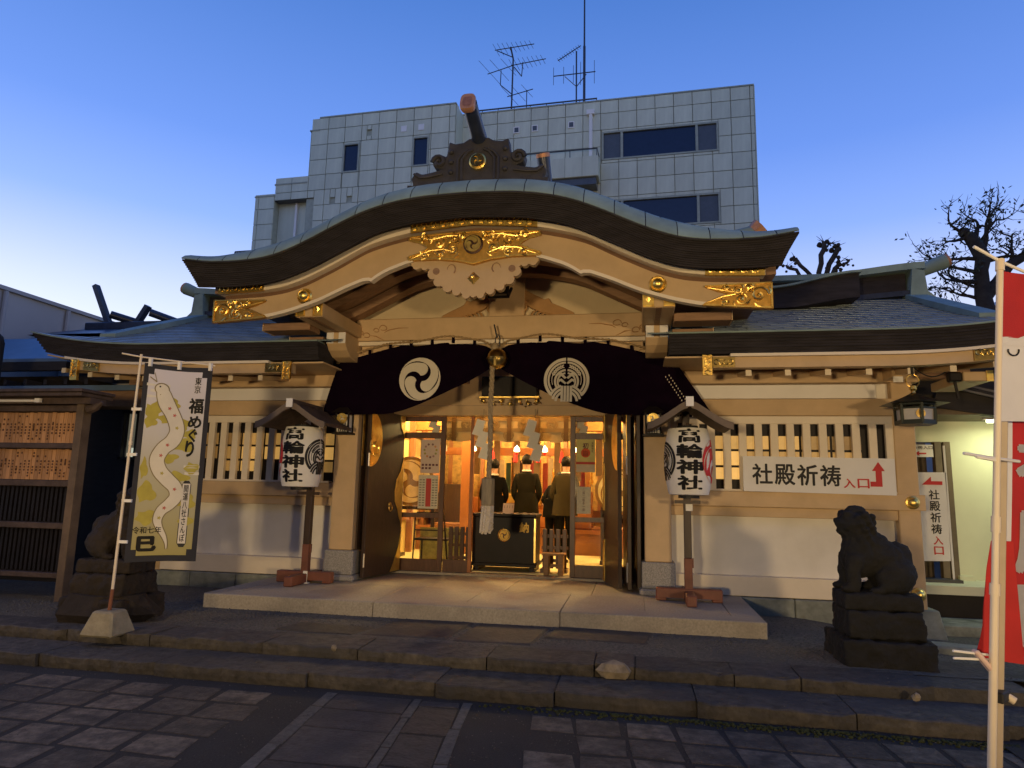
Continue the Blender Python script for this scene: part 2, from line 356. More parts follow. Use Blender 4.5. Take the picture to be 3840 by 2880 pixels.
# tall plaza lamp at the left, out of view: its light rakes over the paving
pt = thing('plaza_lamp', 'tall plaza lamp on a pole out of view at the left, over the paving', 'street lamp', (-7.2, 2.2, 0))
B().tube([(0,0,0),(0,0,4.3)], [.06,.045], 10).tube([(0,0,4.3),(.25,.1,4.45),(.5,.2,4.45)], .03, 8).obj('pole', M['lampmetal'], pt, local=True, smooth=True)
B().lathe([(.05,.12),(.16,.03),(.17,0),(.15,0)], (.55,.22,4.36), 16).obj('lamp_hood', M['lampmetal'], pt, local=True, smooth=True); B().ball((.55,.22,4.36), .08, 10).obj('bulb', M['lampglow'], pt, local=True, smooth=True)
l = bpy.data.lights.new('plaza_lamp', 'SPOT'); l.energy = 110; l.color = (1, .70, .42); l.spot_size = R(150); l.spot_blend = .5; l.shadow_soft_size = .12; o = bpy.data.objects.new('plaza_lamp_light', l); COL.objects.link(o); o.parent = pt; o.location = (.55,.22,4.26)
# ------------------------------------------------------------ ground: plaza, steps, court
def sm(a, b, x): t = min(1, max(0, (x-a)/(b-a))); return t*t*(3-2*t)
def court_z(x, y): return .2-.05*sm(7.0, 9.0, y)-.17*sm(1.7, 3.3, x)*sm(6.2, 7.2, y)
g = B()
def sheet(b, x0, x1, y0, y1, nx, ny, fz):
    o = len(b.v)
    vs = [(x0+(x1-x0)*i/nx, y0+(y1-y0)*j/ny, fz(x0+(x1-x0)*i/nx, y0+(y1-y0)*j/ny)) for j in range(ny+1) for i in range(nx+1)]
    b.add(vs, [(j*(nx+1)+i, j*(nx+1)+i+1, (j+1)*(nx+1)+i+1, (j+1)*(nx+1)+i) for j in range(ny) for i in range(nx)])
g.add([(-400,-400,-.03),(400,-400,-.03),(400,400,-.03),(-400,400,-.03)], [(0,1,2,3)])
earth = g.obj('ground', M['asphalt'], kind='structure')
plaza = B(); sheet(plaza, -14, 12, -14, 6.6, 2, 2, lambda x,y: 0)
plaza = plaza.obj('plaza', M['asphalt'], kind='structure')
def stone_poly(pts, z0, h, rr, jit=.015):
    # a worn stone: bevelled slab with slightly uneven corners and top
    q = [(x+rr.uniform(-jit,jit), y+rr.uniform(-jit,jit)) for x,y in pts]; n = len(q)
    cx = sum(a for a,_ in q)/n; cy = sum(b for _,b in q)/n
    b = B(); vs = [(x,y,z0) for x,y in q]+[(x,y,z0+h*.6) for x,y in q]; tl = rr.uniform(-.004,.004)
    vs += [(cx+(x-cx)*.93, cy+(y-cy)*.93, z0+h+tl*((x-cx)*4)) for x,y in q]
    fs = [(k*n+i, k*n+(i+1)%n, (k+1)*n+(i+1)%n, (k+1)*n+i) for k in (0,1) for i in range(n)]+[tuple(range(2*n,3*n))]
    return b.add(vs, fs)
def skew(x, y): return (x-.11*(y-5.3), y)
# reddish pavers to the left and right of the path, wide dark joints
for side, x0, x1 in ((-1, -6.6, -2.78), (1, -.80, 4.2)):
    wx, wy = (.43, .335) if side < 0 else (.335, .335)
    ny = 7
    for j in range(ny):
        yb = 5.2-wy*(j+1)-(.04 if side > 0 else 0)
        nx = int((x1-x0)/wx)
        for i in range(nx):
            xa = (x1-wx*(i+1)) if side < 0 else (x0+wx*i)
            if side < 0: sh = .12*(j % 2)*0+.05*math.sin(j*1.7)
            else: sh = 0
            gx = .03 if side < 0 else .02
            if rnd.random() < .04: continue
            pts = [skew(xa+gx+sh, yb+.022), skew(xa+wx-gx+sh, yb+.022), skew(xa+wx-gx+sh, yb+wy-.022), skew(xa+gx+sh, yb+wy-.022)]
            if side > 0 and yb+wy > 5.28: continue
            stone_poly(pts, 0, .005, rnd).obj('paver', M['paver'], plaza, smooth=False)
# the path: pale kerb strips with dark slabs between
for xs, wd in ((-2.36, .085), (-1.66, .06), (-1.27, .075)):
    y = 3.0
    while y < 5.28:
        ln = min(rnd.uniform(.45, .8), 5.3-y)
        stone_poly([skew(xs-wd/2, y+.008), skew(xs+wd/2, y+.008), skew(xs+wd/2, y+ln-.008), skew(xs-wd/2, y+ln-.008)], 0, .006, rnd, .008).obj('kerb_stone', M['curb'], plaza)
        y += ln
for xa, xb in ((-2.30, -1.70), (-1.62, -1.32)):
    y = 3.0
    while y < 5.25:
        ln = min(rnd.uniform(.38, .6), 5.28-y)
        stone_poly([skew(xa, y+.012), skew(xb, y+.012), skew(xb, y+ln-.012), skew(xa, y+ln-.012)], 0, .005, rnd, .012).obj('path_slab', M['slab'], plaza)
        y += ln
# moss line along the foot of the lower step
mo = B()
for i in range(900):
    x = rnd.uniform(-1.6, 2.6); y = 5.30-abs(rnd.gauss(0, .045)); s_ = rnd.uniform(.006, .018)
    if rnd.random() < sm(-1.6, .6, x): mo.ball((x, y, .004), s_, 5, sz=.8)
mo = mo.obj('moss', M['moss'], kind='stuff')
# two long steps of worn stones
def step(name, yf, yb, z0, z1, cuts, lipr):
    base = B(); base.box(-14, 2.9, yf+.05, yb+.4, z0-.03, z1-.012)
    st = base.obj(name, M['step'], kind='structure')
    for i in range(len(cuts)-1):
        xa, xb = cuts[i]+.006, cuts[i+1]-.006; n = max(2, int((xb-xa)/.10)); b = B(); zt = z1+rnd.uniform(-.008, .006); fy = yf+rnd.uniform(-.02, .02)
        vs = []
        for k in range(n+1):
            x = xa+(xb-xa)*k/n; jj = rnd.gauss(0, .007)-(.025 if rnd.random() < .05 else 0)*-1; e = .012 if k in (0, n) else 0; kz = rnd.gauss(0, .004)-(.014 if rnd.random() < .06 else 0)
            vs += [(x, fy+.012+jj+e, z0-.02), (x, fy+jj+e, z0+(zt-z0)*.45), (x, fy+.002+jj+e, zt-.010+kz), (x, fy+.014+jj, zt-.001+kz), (x, fy+.11, zt+kz*.6), (x, yb, zt)]
        fs = [(k*6+q, (k+1)*6+q, (k+1)*6+q+1, k*6+q+1) for k in range(n) for q in range(5)]+[tuple(range(6)), tuple(range(n*6, n*6+6))]
        b.add(vs, fs); b.obj('stone', M['step'], st)
    return st
step('lower_step', 5.36, 5.86, 0, .11, [-9.2,-7.6,-6.3,-5.15,-4.0,-2.62,-1.55,-.62,.42,1.5,2.45], 1)
step('upper_step', 5.86, 6.32, .11, .205, [-9.5,-8.1,-6.7,-5.35,-4.45,-3.3,-2.4,-1.25,-.35,-.02,.75,1.25,2.2], 1)
# court in front of the hall: rough ground that falls away on the right
ct = B(); sheet(ct, -14, 9.5, 6.25, 14, 94, 40, lambda x,y: court_z(x,y)+.004*math.sin(x*7+y*3)*math.sin(y*9-x*2))
court = ct.obj('court', M['gravel'], kind='structure', smooth=True)
rb = B(); sheet(rb, 2.35, 9.5, 2.0, 6.45, 40, 30, lambda x,y: .012+.10*sm(5.6, 6.4, y)*(1-sm(2.6,3.4,x))+.008*sm(5.9,6.4,y))
side_path = rb.obj('side_path', M['asphalt'], kind='structure')
for i, (xa, xb, ya, yb) in enumerate([(-2.62,-1.75,6.42,7.28),(-1.72,-.95,6.42,7.28),(-.92,.1,6.75,7.3),(-3.5,-2.66,6.4,6.78)]):
    stone_poly([(xa+.01,ya),(xb-.01,ya),(xb-.01+.08,yb),(xa+.01+.08,yb)], .17, .042, rnd).obj('court_slab', M['slab'], court)
# gravel on the court
def pebbles(n, fx, fy, name, m, smin, smax, zf):
    b = B()
    for i in range(n):
        x, y = fx(), fy(); s_ = rnd.uniform(smin, smax)
        z = zf(x, y); a = rnd.uniform(0, 3.14)
        c, d = math.cos(a)*s_, math.sin(a)*s_
        b.add([(x+c,y+d,z-.002),(x-d,y+c,z-.002),(x-c,y-d,z-.002),(x+d,y-c,z-.002),(x,y,z+s_*.6)], [(0,1,4),(1,2,4),(2,3,4),(3,0,4)])
    return b.obj(name, m, kind='stuff')
M['pebble'] = mat('pebble', (.105, .097, .08), .9, var=.5, scale=40)
pebbles(9000, lambda: rnd.uniform(-7.2, 3.2), lambda: rnd.triangular(6.35, 9.0, 7.0), 'gravel', M['pebble'], .006, .017, court_z)
pebbles(2600, lambda: rnd.uniform(-5.5, 3), lambda: rnd.uniform(3.6, 6.3), 'grit', M['pebble'], .002, .007, lambda x, y: .012 if y < 5.34 else (.113 if y < 5.84 else .208))
# granite platform under the porch: kerb blocks and paving slabs
PX0, PX1, PYF, PZ = -4.93, 1.27, 7.35, .355
pb = B(); pb.box(PX0+.05, PX1-.05, PYF+.1, 10.0, .05, PZ-.015)
platform = pb.obj('stone_platform', M['platform'], kind='structure')
for i in range(3):
    b = B(); b.box(PX0+2.067*i+.003, PX0+2.067*(i+1)-.003, PYF, PYF+.30, .10, PZ)
    b.obj('kerb_block', M['platform'], platform, bevel=.008)
for xa, xb in ((PX0, PX0+.3), (PX1-.3, PX1)):
    b = B(); b.box(xa, xb, PYF+.304, 9.1, .10, PZ); b.obj('kerb_block', M['platform'], platform, bevel=.008)
xs = [PX0+.304, -3.9, -2.9, -1.88, -.80, .08, PX1-.304]
for j, (ya, yb) in enumerate(((PYF+.304, 8.6), (8.604, 9.95))):
    for i in range(6):
        off = 0 if j == 0 else (.25 if 0 < i < 6 else 0); off2 = 0 if j == 0 else (.25 if i+1 < 6 else 0)
        if xs[i]+off >= xs[i+1]+off2-.02: continue
        b = B(); b.box(xs[i]+off+.003, xs[i+1]+off2-.003, ya, yb, .2, PZ-.003); b.obj('paving_slab', M['platform'], platform, bevel=.004)
# loose stones and a broken block on the upper step
def rock(name, c, r, m, sx=1, sy=1, sz=.6, seed=0):
    rr = random.Random(seed); b = B(); b.ball((0,0,0), 1, 9)
    dirs = [Vector((rr.uniform(-1,1),rr.uniform(-1,1),rr.uniform(-1,1))).normalized() for _ in range(7)]
    def f(x,y,z):
        v = Vector((x,y,z)); k = min([1]+[.75/max(.75, v.dot(d)) if v.dot(d) > .75 else 1 for d in dirs]); k *= 1+.08*math.sin(9*x+seed)*math.sin(7*y)
        return (c[0]+v.x*r*sx*k, c[1]+v.y*r*sy*k, c[2]+v.z*r*sz*k)
    return b.obj(name, m, xf=f)
M['rock'] = mat('pale_rock', (.27, .22, .15), .9, var=.4, scale=9, bump=.4, bscale=25)
tag(rock('broken_stone', (-.19, 5.87, .17), .15, M['rock'], 1.15, .5, .55, 3), 'pale broken stone lodged in the edge of the upper step', 'stone')
tag(rock('round_stone', (2.02, 5.75, .155), .034, M['rock'], 1, 1, 1, 5), 'small round stone at the right end of the step', 'stone')
tag(rock('round_stone', (-2.62, 5.86, .2), .03, M['rock'], 1, .8, 1, 8), 'small pale chip on the step edge left of the path', 'stone')
# ------------------------------------------------------------ the shrine hall
XC = -1.85
hall = thing('shrine_hall', 'peach painted wooden shrine hall with a curved gable over its lit doorway', 'shrine', (XC, 9.2, .2))
def sx(b, f):       # run a builder for both sides of the axis
    for s in (1, -1): f(b, s)
def mbox(s, d0, d1, y0, y1, z0, z1, b=None):
    b = b or B(); a, c = XC+s*d0, XC+s*d1; return b.box(min(a,c), max(a,c), y0, y1, z0, z1)
TB = smooth_tab([(0,4.895),(.5,4.878),(.75,4.85),(1,4.80),(1.25,4.725),(1.55,4.59),(1.85,4.44),(2.1,4.33),(2.3,4.262),(2.5,4.225),(2.8,4.206),(3.15,4.212),(3.5,4.265)], 90)
BB = smooth_tab([(0,4.665),(.65,4.622),(1,4.55),(1.2,4.485),(1.6,4.285),(1.95,4.11),(2.25,4.0),(2.5,3.958),(2.8,3.94),(3.1,3.938),(3.5,3.96)], 90)
HT = smooth_tab([(0,4.60),(.75,4.54),(1.05,4.475),(1.32,4.395),(1.7,4.19),(2.08,4.01),(2.35,3.925),(2.62,3.89),(3.4,3.858)], 90)
HBt = smooth_tab([(0,4.34),(.45,4.32),(.77,4.26),(1.0,4.18),(1.3,4.07),(1.58,3.965),(1.91,3.815),(2.27,3.70),(2.57,3.635),(3.4,3.575)], 90)
def HB(x):
    x = abs(x); z = HBt(x)
    if 1.0 < x < 1.27: z -= .055*((x-1.0)/.27)**2
    elif 1.27 <= x < 1.36: z -= .03*(1-(x-1.27)/.09)
    return z
def XS(a, b, n): return [a+(b-a)*i/n for i in range(n+1)]
def DX(f): return lambda x: f(x-XC)
# ---- porch roof
porch = B(); W = 3.30
porch.band([XC+d for d in XS(-3.36, 3.36, 60)], DX(lambda d: BB(d)+.02), DX(lambda d: BB(d)+.12), 7.46, 9.7)
porch_roof = porch.obj('porch_roof', M['soffit'], hall, smooth=True)
NL = 13
for k in range(NL):
    b = B(); t0, t1 = k/NL, (k+1)/NL-.002-.006*((k*5) % 3 == 0)
    wk = 3.345+.155*((k+1)/NL)**1.3
    yk = 7.10-.13*(k+.5)/NL+rnd.uniform(-.0025,.0025)
    b.band([XC+d for d in XS(-wk, wk, 72)], DX(lambda d: BB(d)+(TB(d)-BB(d))*t0), DX(lambda d: BB(d)+(TB(d)-BB(d))*t1), yk, 7.13+.042*k if k < 5 else 7.6)
    b.obj('bark_layer', M['bark'], porch_roof, smooth=True)
# copper sheathing: a rounded lip and the roof behind it, in folded sheets
LIP = [(6.965,-.012),(6.95,.0),(6.96,.03),(7.01,.115),(7.12,.215),(7.34,.32),(7.65,.40)]
REST = [(7.65,.40),(8.4,.46),(9.6,.48)]
cuts = [-3.5]+[-3.28+.328*i for i in range(21)]+[3.5]
def sheet_piece(da, db, prof, off):
    b = B(); n = max(3, int((db-da)/.07)); vs = []
    for i in range(n+1):
        d = da+(db-da)*i/n; fl = max(0, 1-.55*sm(2.2, 3.5, abs(d)))
        for y, h in prof: vs.append((XC+d, y, TB(d)+h*fl+off))
    k = len(prof)
    return b.add(vs, [(i*k+j, (i+1)*k+j, (i+1)*k+j+1, i*k+j+1) for i in range(n) for j in range(k-1)])
for i in range(len(cuts)-1):
    a, c = cuts[i], cuts[i+1]
    sheet_piece(a+.005, c-.005, LIP[:5], .004).obj('copper_sheet', M['copper'], porch_roof, smooth=True)
    h = (a+c)/2
    for q0, q1 in ((a, h), (h, c)): sheet_piece(q0+.005, q1-.005, LIP[4:], .004).obj('copper_sheet', M['copper'], porch_roof, smooth=True)
    sheet_piece(a+.004, c-.004, REST, .002).obj('copper_sheet', M['copper'], porch_roof, smooth=True)
us = sheet_piece(-3.45, 3.45, LIP+REST[1:], -.012).obj('roof_underlay', M['tile'], porch_roof, smooth=True)
M['goldground'] = mat('gilt_ground', (.60, .34, .075), .45, .9, var=.2, scale=20, bump=.1, bscale=60)
# ---- bargeboard with trims, pendant and gilt fittings
bg_ = B(); bg_.band([XC+d for d in XS(-3.29, 3.29, 110)], DX(HB), DX(HT), 7.40, 7.50)
barge = bg_.obj('bargeboard', M['peach'], hall, smooth=True)
b = B(); b.band([XC+d for d in XS(-3.22, 3.22, 90)], DX(lambda d: HT(d)+.055), DX(lambda d: HT(d)+.19), 7.312, 7.455); b.obj('upper_trim', M['cream'], barge, smooth=True)
b = B(); b.band([XC+d for d in XS(-3.18, 3.18, 90)], DX(lambda d: HT(d)-.01), DX(lambda d: HT(d)+.07), 7.42, 7.5); b.obj('trim_backing', mat('gap_shade_paint', (.16,.085,.045), .7), barge, smooth=True)  # dark brown painted in for the shade of the gap above the board
for s in (1, -1):
    b = B(); b.band([XC+s*d for d in XS(.74, 2.62, 70)], DX(lambda d: HB(d)-.012), DX(lambda d: HB(d)+.028), 7.375, 7.47); b.obj('lower_trim', M['cream'], barge, smooth=True)
def fr_id(x, y, z): return (x, y, z)
gp = B(); top = [(-.78,.305),(0,.335),(.78,.305)]
P1 = [(-.78,.29),(-.40,.315),(0,.325),(.40,.315),(.78,.29),(.80,.245),(.66,.21),(.58,.165),(.56,.13),(.66,.075),(.80,.03),(.79,-.005),(.45,-.005),(.2,-.035),(.0,-.085)]
poly = [(-x,z) for x,z in P1[:0]]+[(-.80,.245),(-.78,.29),(-.40,.315),(0,.325),(.40,.315),(.78,.29),(.80,.245),(.66,.21),(.58,.165),(.56,.13),(.66,.075),(.80,.03),(.79,-.005),(.45,-.005),(.2,-.035),(0,-.085),(-.2,-.035),(-.45,-.005),(-.79,-.005),(-.80,.03),(-.66,.075),(-.56,.13),(-.58,.165),(-.66,.21)]
Z0 = 4.27
gp.prism([(XC+x, Z0+z) for x,z in poly], 7.355, 7.41); plate0 = gp.obj('gilt_plate', M['goldground'], barge); gp = B()
for i_ in range(len(poly)):
    p_, q_ = poly[i_], poly[(i_+1)%len(poly)]; gp.bar((XC+p_[0]*.985,7.352,Z0+.13+(p_[1]-.13)*.95),(XC+q_[0]*.985,7.352,Z0+.13+(q_[1]-.13)*.95),.014,.014)
for s in (1, -1):
    for k, (px, pz, ra, dr) in enumerate([(.42,.19,.10,1),(.24,.11,.075,-1),(.23,.235,.06,1),(.60,.255,.05,-1),(.60,.045,.045,1),(.41,.055,.05,-1),(.135,.26,.04,1)]):
        pts = [(XC+s*(px+ra*(1-q/15)*math.cos(dr*q*.6+k)), 7.35, Z0+pz+ra*(1-q/15)*math.sin(dr*q*.6+k)) for q in range(14)]
        gp.tube(pts, [.009+.010*q/13 for q in range(14)], 5); gp.ball((XC+s*px, 7.35, Z0+pz), .024, 8)
        for q in range(3): a_ = k*1.7+q*2.1; gp.tube([(XC+s*(px+ra*1.05*math.cos(a_)),7.352,Z0+pz+ra*1.05*math.sin(a_)),(XC+s*(px+ra*1.3*math.cos(a_+.35)),7.348,Z0+pz+ra*1.3*math.sin(a_+.35)),(XC+s*(px+ra*1.45*math.cos(a_+.8)),7.353,Z0+pz+ra*1.45*math.sin(a_+.8))], [.012,.013,.003], 5)
    gp.tube([(XC+s*.17,7.35,Z0+.05),(XC+s*.35,7.345,Z0+.11),(XC+s*.52,7.35,Z0+.10),(XC+s*.74,7.35,Z0+.015)], [.004,.011,.012,.005], 6)
    gp.tube([(XC+s*.17,7.35,Z0+.27),(XC+s*.33,7.345,Z0+.27),(XC+s*.5,7.35,Z0+.235),(XC+s*.75,7.35,Z0+.27)], [.004,.011,.012,.005], 6)
pl = gp.obj('gilt_relief', M['gold'], plate0, smooth=True) if 0 else gp.obj('gilt_relief', M['gold'], barge, smooth=True)
M['bronze'] = mat('dark_bronze', (.07, .035, .025), .45, .4, var=.2)
b = B(); b.lathe([(0,0),(.118,0),(.118,.02),(.10,.028),(.0,.028)], (XC, 7.36, Z0+.155), 24, ax='y'); b.obj('crest_disc', M['bronze'], barge)
crest([[(x*1.0, z) for x, z in p] for p in tomoe(1, 60, .33)], (XC, 7.322, Z0+.155), .10, M['gold'], barge, 'tomoe_crest', -.008, .01)
b = B(); b.band([XC+d for d in XS(-.76,.76,30)], DX(lambda d: HT(d)+.05), DX(lambda d: HT(d)+.175), 7.305, 7.33)
for i in range(26):
    d = -.72+1.44*i/25; b.tube([(XC+d+.028*math.cos(q*.7), 7.298, HT(d)+.11+.035*math.sin(q*.7)*(1 if i%2 else -1)) for q in range(8)], .008, 4)
b.obj('gilt_strip', M['gold'], barge, smooth=True)
for s in (1, -1):
    b = B(); pp = [(2.60,.255),(3.30,.285),(3.30,-.005),(2.57,.05),(2.60,.08),(2.76,.13),(2.86,.165),(2.72,.205)]
    b.prism([(XC+s*x, 3.572+z) for x, z in pp], 7.365, 7.41); b.obj('gilt_end_plate', M['goldground'], barge); b = B()
    for k, (px, pz, ra, dr) in enumerate([(3.16,.145,.10,1),(2.97,.10,.07,-1),(2.95,.20,.055,1),(2.80,.075,.035,1),(2.82,.235,.03,-1),(3.06,.235,.04,1)]):
        b.tube([(XC+s*(px+ra*(1-q/15)*math.cos(dr*q*.6+k)), 7.358, 3.572+pz+ra*(1-q/15)*math.sin(dr*q*.6+k)) for q in range(14)], [.009+.010*q/13 for q in range(14)], 5)
        b.ball((XC+s*px, 7.36, 3.572+pz), .024, 8)
        for q in range(3): a_ = k*1.3+q*2.1; b.tube([(XC+s*(px+ra*1.05*math.cos(a_)),7.36,3.572+pz+ra*1.05*math.sin(a_)),(XC+s*(px+ra*1.25*math.cos(a_+.35)),7.355,3.572+pz+ra*1.25*math.sin(a_+.35)),(XC+s*(px+ra*1.4*math.cos(a_+.8)),7.362,3.572+pz+ra*1.4*math.sin(a_+.8))], [.011,.012,.003], 5)
    b.tube([(XC+s*2.62,7.36,3.65),(XC+s*2.8,7.355,3.715),(XC+s*2.95,7.36,3.74)], [.004,.013,.005], 6)
    b.tube([(XC+s*2.63,7.36,3.815),(XC+s*2.8,7.355,3.775),(XC+s*2.95,7.36,3.75)], [.004,.013,.005], 6)
    for e0, e1 in (((2.6,.262),(3.29,.278)),((3.285,.28),(3.285,0)),((3.29,.004),(2.6,.052))):
        b.bar((XC+s*e0[0],7.36,3.572+e0[1]),(XC+s*e1[0],7.36,3.572+e1[1]),.016,.016)
    b.obj('gilt_relief', M['gold'], barge, smooth=True)
    b = B(); b.band([XC+s*d for d in XS(2.60,3.215,14)], DX(lambda d: HT(d)+.05), DX(lambda d: HT(d)+.172), 7.305, 7.335)
    for i in range(10):
        d = 2.66+.5*i/9; b.tube([(XC+s*d+.026*math.cos(q*.7), 7.30, HT(d)+.11+.03*math.sin(q*.7)*(1 if i%2 else -1)) for q in range(8)], .007, 4)
    b.obj('gilt_strip', M['gold'], barge, smooth=True)
    b = B(); b.lathe([(.098,0),(.098,.012),(.082,.03),(.066,.022),(.063,.045),(.05,.07),(.025,.085),(0,.088)], (XC+s*2.1, 7.40, 3.88), 28, ax='y'); b.obj('gilt_boss', M['gold'], barge, smooth=True)
# pendant below the apex
pp = [(.77,.02),(.765,-.055),(.70,-.10),(.60,-.075),(.52,-.12),(.50,-.145),(.52,-.19),(.47,-.225),(.44,-.235),(.45,-.29),(.38,-.325),(.30,-.315),(.29,-.36),(.20,-.39),(.16,-.385),(.13,-.43),(.06,-.435),(0,-.47)]
full = [(XC+x, Z0+z) for x, z in pp]+[(XC-x, Z0+z) for x, z in pp[::-1][1:]]
b = B(); b.prism(full, 7.41, 7.49)
for s in (1, -1):
    for px, pz, ra in ((.495,-.165,.065),(.425,-.262,.06),(.31,-.335,.06),(.20,-.385,.052),(.085,-.435,.045),(.70,-.055,.05),(.60,-.07,.045)):
        q_ = 16; b.prism([(XC+s*px+ra*math.cos(6.2832*i/q_), Z0+pz+ra*math.sin(6.2832*i/q_)) for i in range(q_)], 7.4085+.0003*q_*ra, 7.4915)
gegyo = b.obj('gable_pendant', M['peach'], barge)
b = B()
for s in (1,-1):
    b.tube([(XC+s*(.27+.05*math.cos(q*.5)), 7.406, Z0-.12+.06*math.sin(q*.5)) for q in range(9)], [.003+.006*q/8 for q in range(9)], 5)
    b.lathe([(0,0),(.042,0),(.042,.006),(0,.006)], (XC+s*.455, 7.41, Z0-.135), 14, ax='y')  # brown disc paints in the dark of a pierced hole
b.obj('line_and_hole_shade', M['soffit'], barge)
b = B(); r_ = .075
b.add([(XC,7.36,Z0-.235),(XC-r_,7.405,Z0-.235),(XC,7.405,Z0-.235+r_*1.05),(XC+r_,7.405,Z0-.235),(XC,7.405,Z0-.235-r_*1.05)], [(0,1,2),(0,2,3),(0,3,4),(0,4,1)])
b.lathe([(0,0),(.03,0),(.02,.03),(0,.035)], (XC,7.37,Z0-.235), 8, ax='y'); b.obj('gilt_diamond', M['gold'], barge)
# floodlight bracket (unlit) hanging behind the pendant
b = B()
for a, c in (((-.10,8.2,4.22),(-.10,8.2,4.03)),((.14,8.2,4.22),(.14,8.2,4.03)),((-.12,8.2,4.03),(.16,8.2,4.03)),((-.10,8.45,4.22),(-.10,8.2,4.03)),((.14,8.45,4.22),(.14,8.2,4.03))):
    b.bar((XC+.12+a[0],a[1],a[2]),(XC+.12+c[0],c[1],c[2]),.028)
b.box(XC+.04,XC+.24,8.22,8.4,4.08,4.2); b.obj('lamp_bracket', M['blackwood'], hall)
# ---- ridge-end ornament of grey tile
def oni_shape(s):
    return [(.80,.0),(.84,.10),(.78,.19),(.70,.15),(.58,.17),(.46,.20),(.56,.24),(.58,.33),(.50,.40),(.40,.36),(.38,.46),(.37,.55),(.29,.52),(.19,.53),(.12,.575)]
op = [(XC+x, 5.245+z) for x, z in oni_shape(1)]+[(XC-x, 5.245+z) for x, z in oni_shape(1)[::-1]]
b = B(); b.prism(op, 7.46, 7.62)
oni = b.obj('ridge_ornament', M['tile'], hall, bevel=.012)
b = B()
b.band([XC+d for d in XS(-.86,.86,24)], lambda x: 5.13+.0*x, lambda x: 5.20+.05*abs(x-XC)**3, 7.40, 9.6); b.band([XC+d for d in XS(-.80,.80,24)], lambda x: 5.202, lambda x: 5.262+.06*abs(x-XC)**3, 7.43, 9.6)
b.obj('ridge_base', M['tile'], oni)
b = B(); b.box(XC-.30, XC+.30, 7.66, 11.5, 5.265, 5.72); b.obj('ridge_beam', M['tile'], oni, bevel=.03)
b = B()
for s in (1,-1):
    b.tube([(XC+s*(.49+.085*(1-q/18)*math.cos(q*.55)), 7.45, 5.245+.295+.085*(1-q/18)*math.sin(q*.55)) for q in range(18)], [.026]*12+[.024,.022,.02,.018,.016,.016], 6)
    for zz_ in (.17,.30,.43): b.ball((XC+s*.335, 7.455, 5.245+zz_-.02), .033, 10)
    for xx in (.20,.25): b.tube([(XC+s*xx,7.452,5.27),(XC+s*xx,7.45,5.55),(XC+s*(xx-.06),7.45,5.63),(XC+s*(xx-.13),7.45,5.67)], .018, 6)
    b.tube([(XC+s*.44,7.45,5.38),(XC+s*.60,7.45,5.35),(XC+s*.72,7.45,5.345),(XC+s*.80,7.45,5.40)], .016, 6)
b.obj('carved_scroll', M['tile'], oni, smooth=True)
b = B(); b.lathe([(0,0),(.105,0),(.105,.03),(.09,.04),(0,.04)], (XC, 7.46, 5.505), 26, ax='y'); b.obj('gilt_disc', M['gold'], oni)
crest(tomoe(1, 30, .33), (XC, 7.418, 5.505), .085, M['brass'], oni, 'tomoe_crest', -.01, .004)
M['tip'] = mat('worn_copper_tip', (.50, .25, .14), .5, .35, var=.2, scale=20)
M['bluetile'] = mat('dark_blue_tile', (.035, .045, .075), .35, .2, var=.3, scale=6)
b = B(); b.tube([(XC,7.75,5.74),(XC,7.45,5.84),(XC,7.1,5.93),(XC,6.96,5.975)], [.10,.095,.088,.09], 16); b.obj('ridge_tube', M['bluetile'], oni, smooth=True)
dv = Vector((0,-.95,.30)).normalized(); uv = Vector((0,.30,.95)).normalized(); pc = Vector((XC-.01,6.93,5.965)); b = B(); ring = []
for q in range(20):
    t = 2*math.pi*q/20; ring.append((math.copysign(abs(math.cos(t))**.6,math.cos(t))*.092, math.copysign(abs(math.sin(t))**.6,math.sin(t))*.125))
vs = [pc+Vector((x,0,0))+uv*z+dv*o for o, k_ in ((-.05,.9),(0,1),(.025,.93)) for x, z in [(x*k_, z*k_) for x, z in ring]]
b.add(vs, [(k*20+i, k*20+(i+1)%20, (k+1)*20+(i+1)%20, (k+1)*20+i) for k in (0,1) for i in range(20)]+[tuple(range(40,60)), tuple(range(19,-1,-1))]); o_ = b.obj('ridge_tube_end', M['tip'], oni, smooth=True)
vs = [pc+Vector((x*.6,0,0))+uv*(z*.6-.01)+dv*.028 for x, z in ring]; b = B(); b.add(vs, [tuple(range(20))]); b.obj('ridge_tube_seal', mat('tip_dark', (.30,.14,.085), .5, .3, var=.25, scale=25), oni)
# the lower ridge ends seen past the porch roof
def ridge_tip(p0, p1, r):
    b = B(); b.tube([p0, ((p0[0]+p1[0])/2, (p0[1]+p1[1])/2, (p0[2]+p1[2])/2-.03), p1], [r, r*.95, r*1.05], 12); t = b.obj('ridge_tube', M['bluetile'], hall, smooth=True)
    d = (Vector(p1)-Vector(p0)).normalized(); b = B(); b.tube([Vector(p1)-d*.03, Vector(p1)+d*.02], r*1.12, 12); b.obj('ridge_tube_end', M['tip'], t, smooth=True)
# ---- gable wall, curved rafters, tie beam
b = B(); b.band([XC+d for d in XS(-2.25,2.25,40)], 3.9, DX(lambda d: max(3.95, BB(d)-.03)), 9.0, 9.08); gw = b.obj('gable_wall', mat('ochre_plaster', (.62, .50, .31), .8, var=.07, scale=3), hall)
for k, yk in enumerate((7.72, 8.15, 8.6)):
    b = B(); b.band([XC+d for d in XS(-2.9+.2*k,2.9-.2*k,60)], DX(lambda d: max(3.50, BB(d)-.10-.035*k)), DX(lambda d: BB(d)-.03), yk, yk+.20); b.obj('curved_rafter', M['soffit'], hall, smooth=True)
